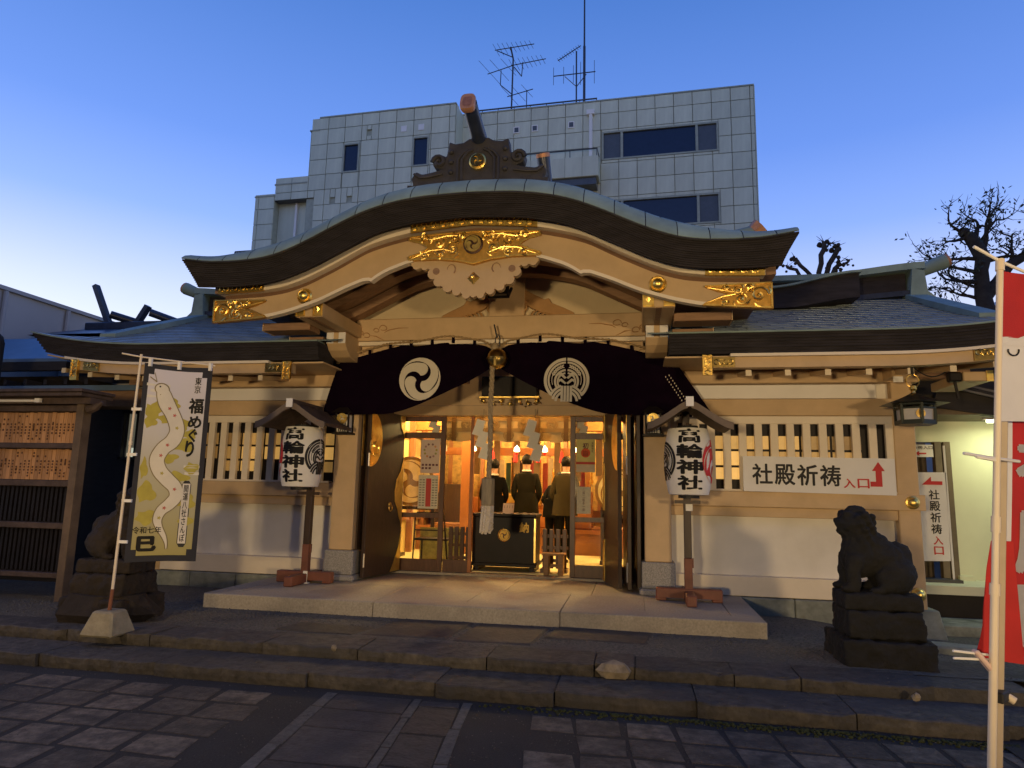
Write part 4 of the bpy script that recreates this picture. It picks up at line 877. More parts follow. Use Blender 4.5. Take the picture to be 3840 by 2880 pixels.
# ---- the folding wooden door leaves, opened outwards, with gilt fittings
def leaf_door(h, e, par, outer):
    # h: hinge (x,y) near the pillar, e: free end ; inner face towards the doorway
    hx, hy = h; ex, ey = e; d = Vector((ex-hx, ey-hy, 0)); L_ = d.length; d.normalize(); nrm = Vector((-d.y, d.x, 0))
    if (XC-hx)*nrm.x < 0: nrm = -nrm
    fr = lambda u, v, z: (hx+d.x*u+nrm.x*v, hy+d.y*u+nrm.y*v, z)
    lf = B().box(0, L_, -.025, .025, .385, 2.69).obj('door_leaf', M['darkwood'], par, xf=fr, bevel=.004)
    return lf, fr, L_
dl, fr, L_ = leaf_door((-3.66, 8.93), (-3.50, 9.90), hall, True)
# half-round comma fitting at the hinge edge, flame shaped fittings at the free edge
half = [(.02+.30*math.sin(math.pi*k/24), 2.27-.385*math.cos(math.pi*k/24)) for k in range(25)]
b = B(); b.add([fr(u, .030, z) for u, z in half]+[fr(u, .034, z) for u, z in half], [tuple(range(25)), tuple(range(49,24,-1))]+[(i,25+i,25+(i+1)%25,(i+1)%25) for i in range(25)])
b.tube([fr(.05+.16*(1-q/22)*math.cos(q*.42+2.2)+.08, .038, 2.16+.16*(1-q/22)*math.sin(q*.42+2.2)) for q in range(18)], [.006+.02*q/17 for q in range(18)], 6)
b.obj('gilt_fitting', M['gold'], dl)
flame = [(L_-.005, 2.05),(L_-.05,1.95),(L_-.09,1.85),(L_-.2,1.72),(L_-.24,1.55),(L_-.22,1.40),(L_-.13,1.28),(L_-.09,1.18),(L_-.03,1.10),(L_-.005,1.02)]
b = B(); 
for pts in (flame, [(L_-.005,.95),(L_-.03,.88),(L_-.06,.74),(L_-.17,.56),(L_-.28,.40),(L_-.005,.40)], [(L_-.14,2.68),(L_-.12,2.5),(L_-.05,2.42),(L_-.005,2.34),(L_-.005,2.68)]):
    k = len(pts); b.add([fr(u, .028, z) for u, z in pts]+[fr(u, .035, z) for u, z in pts], [tuple(range(k)), tuple(range(2*k-1,k-1,-1))]+[(i,k+i,k+(i+1)%k,(i+1)%k) for i in range(k)])
b.obj('gilt_edge_fitting', M['gold'], dl)
b = B(); b.lathe([(0,0),(.035,0),(.03,.02),(0,.03)], (0,0,0), 12, ax='y'); o = b.obj('handle_rose', M['brass'], dl, xf=lambda x,y,z: fr(L_*.62+x, .03-y, 1.36+z), smooth=True)
b = B(); b.tube([(.045*math.cos(t*.5), .05, .045*math.sin(t*.5)-.05) for t in range(14)], .009, 6); b.obj('ring_handle', M['brass'], dl, xf=lambda x,y,z: fr(L_*.62+x, y, 1.36+z), smooth=True)
for z in (.62, 1.98):
    B().tube([fr(-.012, .03, z-.09), fr(-.012, .03, z+.09)], .014, 8).obj('hinge', mat('bright_steel', (.7,.68,.62), .3, 1), dl)
# the folded outer leaf beside it
o2, fr2, L2 = leaf_door((-3.80, 8.99), (-3.72, 9.9), hall, False)
b = B(); b.box(.0, .05, .026, .032, 1.9, 2.68, 0); b.obj('gilt_edge_fitting', M['gold'], o2, xf=fr2)
# right pair of leaves
dr, fr3, L3 = leaf_door((-.21, 9.05), (-.43, 9.74), hall, True)
b = B()
for z0, z1 in ((.40, .95), (1.35, 2.0), (2.30, 2.68)): b.box(L3-.06, L3+.006, -.034, .034, z0, z1)
b.obj('gilt_edge_fitting', M['gold'], dr, xf=fr3)
half = [(.02+.26*math.sin(math.pi*k/24), 2.27-.385*math.cos(math.pi*k/24)) for k in range(25)]
b = B(); b.add([fr3(u, .030, z) for u, z in half]+[fr3(u, .034, z) for u, z in half], [tuple(range(25)), tuple(range(49,24,-1))]+[(i,25+i,25+(i+1)%25,(i+1)%25) for i in range(25)]); b.obj('gilt_fitting', M['gold'], dr)
o4, fr4, L4 = leaf_door((-.09, 8.98), (-.16, 9.75), hall, False)
b = B(); b.box(.0, .06, .026, .034, 1.95, 2.68); b.obj('gilt_edge_fitting', M['gold'], o4, xf=fr4)
o5, fr5, L5 = leaf_door((.03, 9.0), (-.0, 9.8), hall, False)
for z in (.60, 1.95): B().tube([fr4(-.012, .03, z-.12), fr4(-.012, .03, z+.12)], .012, 8).obj('hinge', MATS['bright_steel'], o4)
# posters on the glass doors
def poster(x0, x1, z0, z1, m, lab, cat='poster', y=9.975):
    t = thing('poster', lab, cat, ((x0+x1)/2, y, z0)); P('sheet', x0, x1, y-.003, y, z0, z1, m, t); return t
M['pinkpaper'] = mat('pinkish_paper', (.60, .47, .40), .7, var=.06, scale=6); M['yelpaper'] = mat('yellow_print', (.62, .54, .20), .7, var=.15, scale=5); M['cellpaper'] = mat('list_paper', (.62, .57, .45), .7, var=.1, scale=30)
t = poster(-3.23, -2.93, 1.83, 2.34, M['pinkpaper'], 'upper poster with a ring of small seals on the left glass door')
for k in range(11):
    a = R(90-32*k-20); c_ = [(.2,.1,.1),(.55,.25,.1),(.35,.3,.05),(.3,.3,.1),(.35,.2,.2)][k % 5]
    B().lathe([(0,0),(.017,0),(.017,.002),(0,.002)], (-3.08+.095*math.cos(a), 9.97, 2.17+.10*math.sin(a)), 12, ax='y').obj('seal_print', mat('seal_%d' % (k % 5), c_, .7), t)
M['dkprint'] = mat('dark_print', (.12, .04, .05), .7)
for j in range(2):
    for i in range(5-2*j): P('print_block', -3.21+.055*i, -3.175+.055*i, 9.969, 9.971, 1.94-.05*j, 1.97-.05*j, M['dkprint'], t)
t = poster(-3.25, -2.94, 1.30, 1.80, M['cellpaper'], 'lower white list poster with a red column on the left glass door')
P('red_column', -3.13, -3.05, 9.969, 9.971, 1.33, 1.75, mat('red_print', (.5,.06,.05), .7), t)
for j in range(11):
    for i in range(6):
        if i in (2, 3): continue
        P('print_mark', -3.235+.05*i, -3.20+.05*i, 9.9695, 9.971, 1.34+.038*j, 1.357+.038*j, mat('grey_print', (.25,.22,.18), .7), t)
t = poster(-.86, -.585, 1.88, 2.36, M['yelpaper'], 'new year visit poster with a red sun on the right glass door')
B().lathe([(0,0),(.068,0),(.068,.002),(0,.002)], (-.725, 9.97, 2.16), 24, ax='y').obj('sun_print', mat('sun_red', (.62,.10,.03), .7), t)
text('初', M['dkprint'], (-.725, 9.966, 2.265), .085, .085, t, bold=.02); text('詣', mat('brown_print', (.3,.05,.02), .7), (-.725, 9.966, 2.155), .085, .085, t, bold=.02)
text('高輪神社', M['dkprint'], (-.625, 9.966, 2.245), .028, .15, t, vertical=True); P('lower_block', -.86, -.585, 9.969, 9.971, 1.885, 1.99, mat('pale_print', (.6,.5,.38), .7), t); P('red_band', -.86, -.585, 9.968, 9.9705, 1.995, 2.03, MATS['red_print'], t)
t = poster(-.85, -.65, 1.285, 1.67, M['cellpaper'], 'laminated sheet of worship manners on the right glass door')
text('二拝二拍手一拝', M['dkprint'], (-.75, 9.966, 1.48), .035, .32, t, vertical=True)
# reflection of a floodlight is left to the glass
# the clutter of the hall: panelled side walls, dark hangings, shelves with gilt things
for s in (1, -1):
    for i in range(6): P('wall_post', XC+s*2.44-.05, XC+s*2.44+.05, 10.4+.75*i, 10.5+.75*i, FZ, 3.5, M['brownpanel'])
    for z in (1.0, 1.9, 2.6): P('wall_rail', XC+s*2.46-.03, XC+s*2.46+.03, 10.2, 15.1, z, z+.09, M['brownpanel'])
    for i in range(4): P('side_chest', XC+s*(1.75+.12*(i % 2))-.28, XC+s*(1.75+.12*(i % 2))+.28, 12.9+.5*i, 13.3+.5*i, FZ, .95+.25*((i*3) % 4), [M['brownpanel'], M['darkwood'], M['plainwood0'], M['orange']][i], bev=.01)
for i in range(7): P('dark_hanging', XC-1.25+.4*i-.06, XC-1.25+.4*i+.06, 13.15, 13.17, 1.9-.1*(i % 2), 2.7, M['valband'])
for i in range(9): B().lathe([(0,0),(.03,.0),(.045,.05),(.015,.12),(.03,.2),(.02,.26),(0,.3)], (XC-1.0+.25*i, 13.3+.08*(i % 2), .9+.42*(i % 3)), 8).obj('gilt_ornament', M['gold'], alt, smooth=True)
for i in range(6): P('scripture_box', XC-1.0+.36*i, XC-.78+.36*i, 13.32, 13.5, 1.36, 1.46+.07*(i % 3), [M['darkwood'], M['gold'], M['brownpanel']][i % 3], alt, .006)
P('back_curtain', XC-2.4, XC+2.4, 14.9, 14.94, 1.2, 3.4, mat('old_gold_brocade', (.40,.25,.07), .6, var=.5, scale=9))
for i in range(13): P('curtain_fold', XC-2.3+.37*i, XC-2.22+.37*i, 14.84, 14.9, 1.2, 3.4, M['brownpanel'])
# ---- people at prayer, seen from behind
M['skin'] = mat('skin', (.50, .30, .21), .5, var=.04)
def person(x, y, h, suit, hair, lab, bow=0., turn=0., bald=False, robe=False):
    t = thing('person', lab, 'person', (x, y, FZ))
    k = h/1.72
    J = {'pel':(0,0,.93),'wa':(0,.0,1.08),'ch':(0,.01,1.28),'nk0':(0,.0,1.44),'nk':(0,.0,1.50),'hd0':(0,-.01,1.57),'hd':(0,-.015,1.65),'top':(0,.0,1.70)}
    E_ = [('pel','wa'),('wa','ch'),('ch','nk0'),('nk0','nk'),('nk','hd0'),('hd0','hd'),('hd','top')]
    rad = {'pel':(.165,.12),'wa':(.155,.11),'ch':(.175,.12),'nk0':(.085,.08),'nk':(.056,.058),'hd0':(.068,.08),'hd':(.075,.092),'top':(.045,.055)}
    for s, n_ in ((1,'r'),(-1,'l')):
        J.update({'sh'+n_:(s*.165,0,1.38),'el'+n_:(s*.225,.02,1.10),'wr'+n_:(s*.15,-.15,.93),'ha'+n_:(s*.06,-.19,.90),
                  'hp'+n_:(s*.085,0,.86),'kn'+n_:(s*.09,-.015,.48),'an'+n_:(s*.095,.02,.09),'to'+n_:(s*.11,-.13,.045)})
        E_ += [('ch','sh'+n_),('sh'+n_,'el'+n_),('el'+n_,'wr'+n_),('wr'+n_,'ha'+n_),('pel','hp'+n_),('hp'+n_,'kn'+n_),('kn'+n_,'an'+n_),('an'+n_,'to'+n_)]
        rad.update({'sh'+n_:(.075,.075),'el'+n_:(.055,.055),'wr'+n_:(.042,.042),'ha'+n_:(.035,.025),'hp'+n_:(.10,.105),'kn'+n_:(.075,.078),'an'+n_:(.058,.062),'to'+n_:(.045,.035)})
    names = list(J); idx = {q:i for i,q in enumerate(names)}
    vs = []
    for q in names:
        v = Vector(J[q])
        if bow and v.z > 1.0:
            dz = v.z-1.0; a = bow*min(1, dz/.4); v = Vector((v.x, v.y*math.cos(a)-dz*math.sin(a), 1.0+dz*math.cos(a)))
        vs.append(v*k)
    me = bpy.data.meshes.new('body'); me.from_pydata(vs, [(idx[a],idx[c]) for a,c in E_], [])
    o = bpy.data.objects.new('body', me); COL.objects.link(o)
    md = o.modifiers.new('skin', 'SKIN'); md.use_smooth_shade = True
    for q in names: sv = me.skin_vertices[0].data[idx[q]]; sv.radius = (rad[q][0]*k, rad[q][1]*k); sv.use_root = (q == 'pel')
    o.modifiers.new('sub', 'SUBSURF').levels = 2; o.modifiers['sub'].render_levels = 2
    dg = bpy.context.evaluated_depsgraph_get(); m2 = bpy.data.meshes.new_from_object(o.evaluated_get(dg)); o.modifiers.clear(); o.data = m2
    m2.materials.clear()
    for q in (suit, mat('dark_trousers', (.010,.010,.010), .95, spec=.05) if not robe else suit, M['skin'], M['black']): m2.materials.append(q)
    for p in m2.polygons:
        c = p.center; z = c.z/k
        p.material_index = 3 if z < .075 else (1 if z < .80 else 0)
        if (z > 1.485 and not bow) or (bow and (c-vs[idx['hd']]).length < .155*k) : p.material_index = 2
        if any((c-vs[idx['ha'+n_]]).length < .06*k for n_ in 'rl'): p.material_index = 2
    o.parent = t
    hd = vs[idx['hd']]
    # hair cap, ears, nose, collar, jacket hem
    b = B(); b.ball((hd.x, hd.y+.012, hd.z+.022), .108*k, 16, sx=.86, sy=1.0, sz=.98); hb = b.obj('hair', hair, t, local=True, smooth=True)
    bm = bmesh.new(); bm.from_mesh(hb.data); bmesh.ops.delete(bm, geom=[v for v in bm.verts if (v.co.y < hd.y-.055 and v.co.z < hd.z+.055) or v.co.z < hd.z-.062], context='VERTS'); bm.to_mesh(hb.data); bm.free()
    b = B()
    for s in (1,-1): b.ball((hd.x+s*.088*k, hd.y, hd.z-.01), .026*k, 8, sx=.4, sy=.7)
    b.ball((hd.x, hd.y-.105*k, hd.z-.015), .018*k, 8, sz=1.4)
    b.obj('face_features', M['skin'], t, local=True, smooth=True)
    nk = vs[idx['nk']]; b = B(); b.tube([(nk.x+.068*k*math.cos(a*.39), nk.y+.07*k*math.sin(a*.39), nk.z-.012) for a in range(17)], .017*k, 6); b.obj('collar', M['white'], t, local=True, smooth=True)
    pel = vs[idx['pel']]; n = 20; sk = []
    for z, a, c in ((1.12,.185,.14),(.98,.20,.155),(.84,.215,.17),(.77 if not robe else .40,.222,.18)): sk += [(a*k*math.cos(2*math.pi*i/n), c*k*math.sin(2*math.pi*i/n)+.005, z*k) for i in range(n)]
    b = B(); b.add(sk, [(j*n+i, j*n+(i+1)%n, (j+1)*n+(i+1)%n, (j+1)*n+i) for j in range(3) for i in range(n)]); b.obj('jacket_hem', suit, t, local=True, smooth=True)
    t.rotation_euler = (0, 0, R(180+turn)); return t
hairb = mat('black_hair', (.004,.0035,.0035), .6, spec=.2, var=.3, scale=30)
person(-2.50, 12.0, 1.70, mat('charcoal_suit', (.007,.007,.008), .95, spec=.05), hairb, 'person in a near black suit seen from behind, beside the bell rope', 0, 8)
person(-1.92, 12.05, 1.79, mat('dark_olive_suit', (.016,.015,.011), .95, spec=.05), hairb, 'tall person in a dark grey suit standing in the middle of the doorway, back turned', 0, 3)
person(-1.50, 12.6, 1.62, mat('black_suit', (.006,.006,.006), .95, spec=.05), hairb, 'person in black bowing with the head low, right of the tall one', .62, -14)
person(-1.22, 11.9, 1.76, mat('olive_brown_jacket', (.045,.037,.02), .95, spec=.05), hairb, 'person in an olive brown jacket half behind the right glass door', .12, -8)
# ------------------------------------------------------------ curtain, bell, offertory things
M['purple'] = mat('dark_purple_cloth', (.006, .002, .008), 1.0, spec=.05, var=.25, scale=5, bump=.1, bscale=200)
M['clothwhite'] = mat('white_cloth_print', (.66, .60, .48), .8, var=.05)
cur = thing('curtain', 'dark purple curtain with two white crests gathered up over the doorway', 'curtain', (XC, 8.78, 2.5))
def ctop(d):
    a = abs(d); z = 3.565-.02*math.sin(a*7)
    if a > 1.35: z = 3.55-.26*((a-1.35)/1.0)**1.15 if a < 2.35 else 3.29-.62*((a-2.35)/.5)
    return z-.10*math.exp(-(a/.12)**2)
def cbot(d):
    a = abs(d); t = min(1, a/1.55)
    return 2.595+.66*(1-t)**1.45-.03*max(0, a-1.55)
def cy(d, z):
    a = abs(d); f = min(1, max(0, (3.6-z)/1.0))
    return 8.80-.035*math.sin(d*4.2+z*1.6)*f-.05*f-.02*math.sin(d*11+z*3)*math.exp(-(a/.55)**2)+ .35*max(0, a-2.25)
b = B(); n, k = 120, 24; vs = []
dl_, dr_ = -2.45, 2.86
for i in range(n+1):
    d = dl_+(dr_-dl_)*i/n
    zt, zb = ctop(d), cbot(d)
    if d < -2.25: zt = 3.31-.70*((-2.25-d)/.22); zt = max(zt, zb+.01)
    if d > 2.35: zt = 3.29-(3.29-2.56)*((d-2.35)/.51); zt = max(zt, zb+.005)
    for j in range(k+1): z = zt+(zb-zt)*j/k; vs.append((XC+d, cy(d, z), z))
b.add(vs, [(i*(k+1)+j, i*(k+1)+j+1, (i+1)*(k+1)+j+1, (i+1)*(k+1)+j) for i in range(n) for j in range(k)])
cl = b.obj('cloth', M['purple'], cur, smooth=True)
onc = lambda x, y, z: (x, cy(x-XC, z)-.008+(y-0)*1.0, z)
crest([[(x, z) for x, z in p] for p in tomoe(1, 80)], (XC-1.05, 0, 3.075), .305, M['clothwhite'], cur, 'comma_crest', -.004, .004, fr=onc)
crest(rice_crest(), (XC+.96, 0, 3.045), .30, M['clothwhite'], cur, 'rice_crest', -.004, .004, fr=onc)
for s in (1,-1):
    for k_ in range(7):
        d = s*(.30+.30*k_)
        if abs(d) > 2.3: continue
        z = ctop(d); B().box(XC+d-.02, XC+d+.02, 8.775, 8.79, z-.01, z+.075).obj('loop', M['purple'], cur)
    pts = []
    for q in range(60):
        d = s*(2.35*q/59); a = abs(d); z = ctop(d)+.055+ (.05*abs(math.sin(a*2.4))-.02 if a < 1.6 else .01)
        pts.append((XC+d, 8.772, z))
    b = B()
    for ph in (0, math.pi): b.tube([(p[0], p[1]+.011*math.sin(i*2.1+ph), p[2]+.011*math.cos(i*2.1+ph)) for i, p in enumerate(pts)], .009, 5)
    b.obj('twisted_cord', mat('hemp_cord', (.35, .24, .12), .8, var=.3, scale=40), cur, smooth=True)
for j in range(16):     # the small inscription at the curtain's right edge, too fine to read
    for i in range(2):
        d = 2.27+.022*j-.045*i; z = 3.09-.033*j-.02*i
        B().box(XC+d, XC+d+.010, cy(d,z)-.012, cy(d,z)-.006, z-.009, z+.009).obj('stitched_mark', M['clothwhite'], cur)
bell = thing('bell_rope', 'brass bell with a thick straw rope, wooden grip and white tassel hanging before the doorway', 'bell', (-1.82, 8.62, 1.0))
b = B(); b.lathe([(0,-.135),(.05,-.13),(.10,-.095),(.128,-.045),(.134,-.012),(.142,-.006),(.142,.006),(.134,.012),(.128,.05),(.10,.098),(.05,.13),(.0,.137)], (-1.795, 8.62, 3.315), 28); b.box(-1.81,-1.78,8.47,8.50,3.2,3.3); b.obj('bell', M['brass'], bell, smooth=True)
b = B(); b.tube([(-1.795+.03*math.cos(t*.45), 8.62, 3.55+.09*math.sin(t*.45)) for t in range(15)], .008, 6); b.tube([(-1.85,8.63,3.78),(-1.82,8.62,3.66),(-1.80,8.62,3.60)], .012, 6); b.obj('iron_hook', M['lampmetal'], bell, smooth=True)
b = B(); M['rope'] = mat('straw_rope', (.34, .26, .16), .85, var=.3, scale=40, bump=.3, bscale=90)
for ph in (0, 2.09, 4.19):
    b.tube([(-1.86+.004*math.sin(i*.1)+.017*math.cos(i*.42+ph), 8.60+.017*math.sin(i*.42+ph), 3.40-1.66*i/110) for i in range(111)], .019, 6)
b.obj('rope', M['rope'], bell, smooth=True)
b = B(); b.ball((-1.83,8.61,3.46), .055, 10, sz=1.4); b.obj('rope_knot', M['rope'], bell, smooth=True)
b = B(); b.lathe([(.075,1.40),(.085,1.41),(.085,1.735),(.075,1.745)], (-1.872, 8.6, 0), 8); b.obj('wooden_grip', mat('grey_wood', (.27, .22, .14), .7, var=.2, scale=8, stretch=(5,5,1)), bell)
b = B(); M['tassel'] = mat('white_cotton', (.58, .52, .44), .9, var=.12, scale=50)
for i in range(22):
    a = i*2.4; r_ = .062*math.sqrt((i+1)/22)
    b.tube([(-1.872+r_*math.cos(a)*1.05, 8.6+r_*math.sin(a), 1.40),(-1.885+r_*1.15*math.cos(a), 8.6+r_*1.2*math.sin(a), 1.22),(-1.90+r_*1.0*math.cos(a), 8.6+r_*math.sin(a), 1.06+rnd.uniform(-.02,.02))], [.018,.02,.016], 5)
for j in range(7): b.tube([(-1.875+.078*math.cos(a*.4+j*.5), 8.6+.078*math.sin(a*.4+j*.5), 1.375-.045*j+.018*math.sin(a*1.6)) for a in range(17)], .008, 4)
b.obj('tassel', M['tassel'], bell, smooth=True)
# offertory box
ob = thing('offertory_box', 'black lacquered offertory box with a round gilt crest and gilt characters', 'offertory box', (-1.97, 10.5, FZ))
P('box_body', -2.46, -1.50, 10.27, 10.85, .50, 1.20, M['blackwood'], ob, .012); P('box_rim', -2.48, -1.48, 10.25, 10.87, 1.20, 1.245, M['blackwood'], ob, .008)
P('box_base', -2.49, -1.47, 10.24, 10.88, .47, .52, M['blackwood'], ob, .008)
for x in (-2.44, -1.58): P('foot', x, x+.08, 10.3, 10.8, FZ, .47, M['blackwood'], ob)
for i in range(7): P('grille_slat', -2.40+.13*i, -2.36+.13*i, 10.3, 10.83, 1.236, 1.252, M['darkwood'], ob)
P('corner_plate', -1.512, -1.486, 10.262, 10.29, .54, 1.18, M['brass'], ob)
b = B(); b.lathe([(.095,0),(.095,.01),(.085,.016),(.083,.004),(.08,.004)], (-1.965, 10.265, .93), 28, ax='y'); b.obj('crest_ring', M['gold'], ob, smooth=True); B().lathe([(0,.0),(.082,.0),(.082,.005),(0,.005)], (-1.965, 10.263, .93), 24, ax='y').obj('crest_ground', M['bronze'], ob)
crest(tomoe(1, 75, .33), (-1.965, 10.25, .93), .078, mat('dim_gilt', (.42,.27,.07), .5, .85), ob, 'comma_crest', -.006, .008)
text('奉', MATS['dim_gilt'], (-2.25, 10.262, 1.06), .14, .15, ob, bold=.02, t=.012); text('納', MATS['dim_gilt'], (-1.66, 10.262, 1.05), .14, .15, ob, bold=.02, t=.012)
pn = thing('paper_notice', 'small white paper notice standing on the offertory box', 'notice', (-1.93, 10.35, 1.25)); b = B(); b.add([(-2.01,10.32,1.245),(-1.84,10.32,1.245),(-1.84,10.38,1.40),(-2.01,10.38,1.40),(-2.01,10.325,1.245),(-1.84,10.325,1.245),(-1.84,10.386,1.40),(-2.01,10.386,1.40)], [(0,1,2,3),(7,6,5,4),(0,4,5,1),(1,5,6,2),(2,6,7,3),(3,7,4,0)]); b.obj('paper_sheet', mat('pink_white_paper', (.70,.55,.47), .8), pn)
for i in range(4): B().bar((-1.985+.04*i,10.338,1.275),(-1.985+.04*i,10.366,1.37),.01,.003).obj('print_mark', mat('faint_print', (.4,.28,.22), .8), pn)
def low_fence(x0, x1, y, lab, npk):
    t = thing('low_fence', lab, 'fence', ((x0+x1)/2, y, FZ))
    for i in range(npk):
        x = x0+(x1-x0)*(i+.5)/npk; b = B(); b.box(x-.032, x+.032, y-.015, y+.015, FZ+.05, FZ+.63); b.obj('picket', M['frame'], t, bevel=.006)
    for z in (FZ+.14, FZ+.33, FZ+.5): P('rail', x0, x1, y+.016, y+.046, z, z+.045, M['frame'], t)
    P('fence_foot', x0, x0+.07, y-.14, y+.14, FZ, FZ+.05, M['frame'], t); P('fence_foot', x1-.07, x1, y-.14, y+.14, FZ, FZ+.05, M['frame'], t)
low_fence(-2.86, -2.50, 10.35, 'low brown picket fence left of the offertory box', 4)
low_fence(-1.42, -1.02, 10.45, 'low brown picket fence right of the offertory box', 4)
stl = thing('stool', 'small plain wooden stool right of the offertory box', 'stool', (-1.2, 10.18, .385)); M['plainwood'] = mat('plain_wood', (.30, .17, .08), .6, var=.2, scale=6, stretch=(1,6,6))
P('stool_top', -1.37, -1.03, 10.08, 10.32, .67, .70, M['plainwood'], stl, .006)
for x in (-1.34, -1.13): P('stool_leg', x, x+.075, 10.1, 10.3, .385, .67, M['plainwood'], stl, .004)
P('stool_rail', -1.27, -1.12, 10.18, 10.21, .50, .54, M['plainwood'], stl)
def shide(x, y, z, sc_, lab):
    t = thing('paper_streamer', lab, 'paper streamer', (x, y, z), None)
    pts = [(.0,0,.10,-.02),(-.03,-.17,.10,.0)]
    b = B()
    for i in range(3):
        ox = (-.035+.05*i)*sc_; zt = (-.02-.17*i)*sc_; sl = -.05*sc_
        q = [(ox+.02*sc_, -.004*i, zt), (ox+.14*sc_, -.004*i, zt-.035*sc_), (ox+.10*sc_+sl*.3, -.004*i-.01, zt-.26*sc_), (ox-.04*sc_+sl*.3, -.004*i-.01, zt-.225*sc_)]
        b.add(q+[(a, c+.002, d) for a, c, d in q], [(0,1,2,3),(7,6,5,4),(0,4,5,1),(1,5,6,2),(2,6,7,3),(3,7,4,0)])
    b.obj('folded_paper', M['paper'], t, local=True); B().tube([(.08*sc_,0,0),(.08*sc_,0,.12)], .006, 5).obj('straw', M['rope'], t, local=True)
shide(-2.30, 9.78, 2.66, 1.02, 'zigzag white paper streamer left of the bell rope')
shide(-1.53, 9.78, 2.66, 1.05, 'zigzag white paper streamer right of the bell rope')
shide(-3.10, 10.12, 2.74, .8, 'zigzag white paper streamer behind the top pane of the left glass door')
shide(-.82, 10.12, 2.74, .8, 'zigzag white paper streamer behind the top pane of the right glass door')
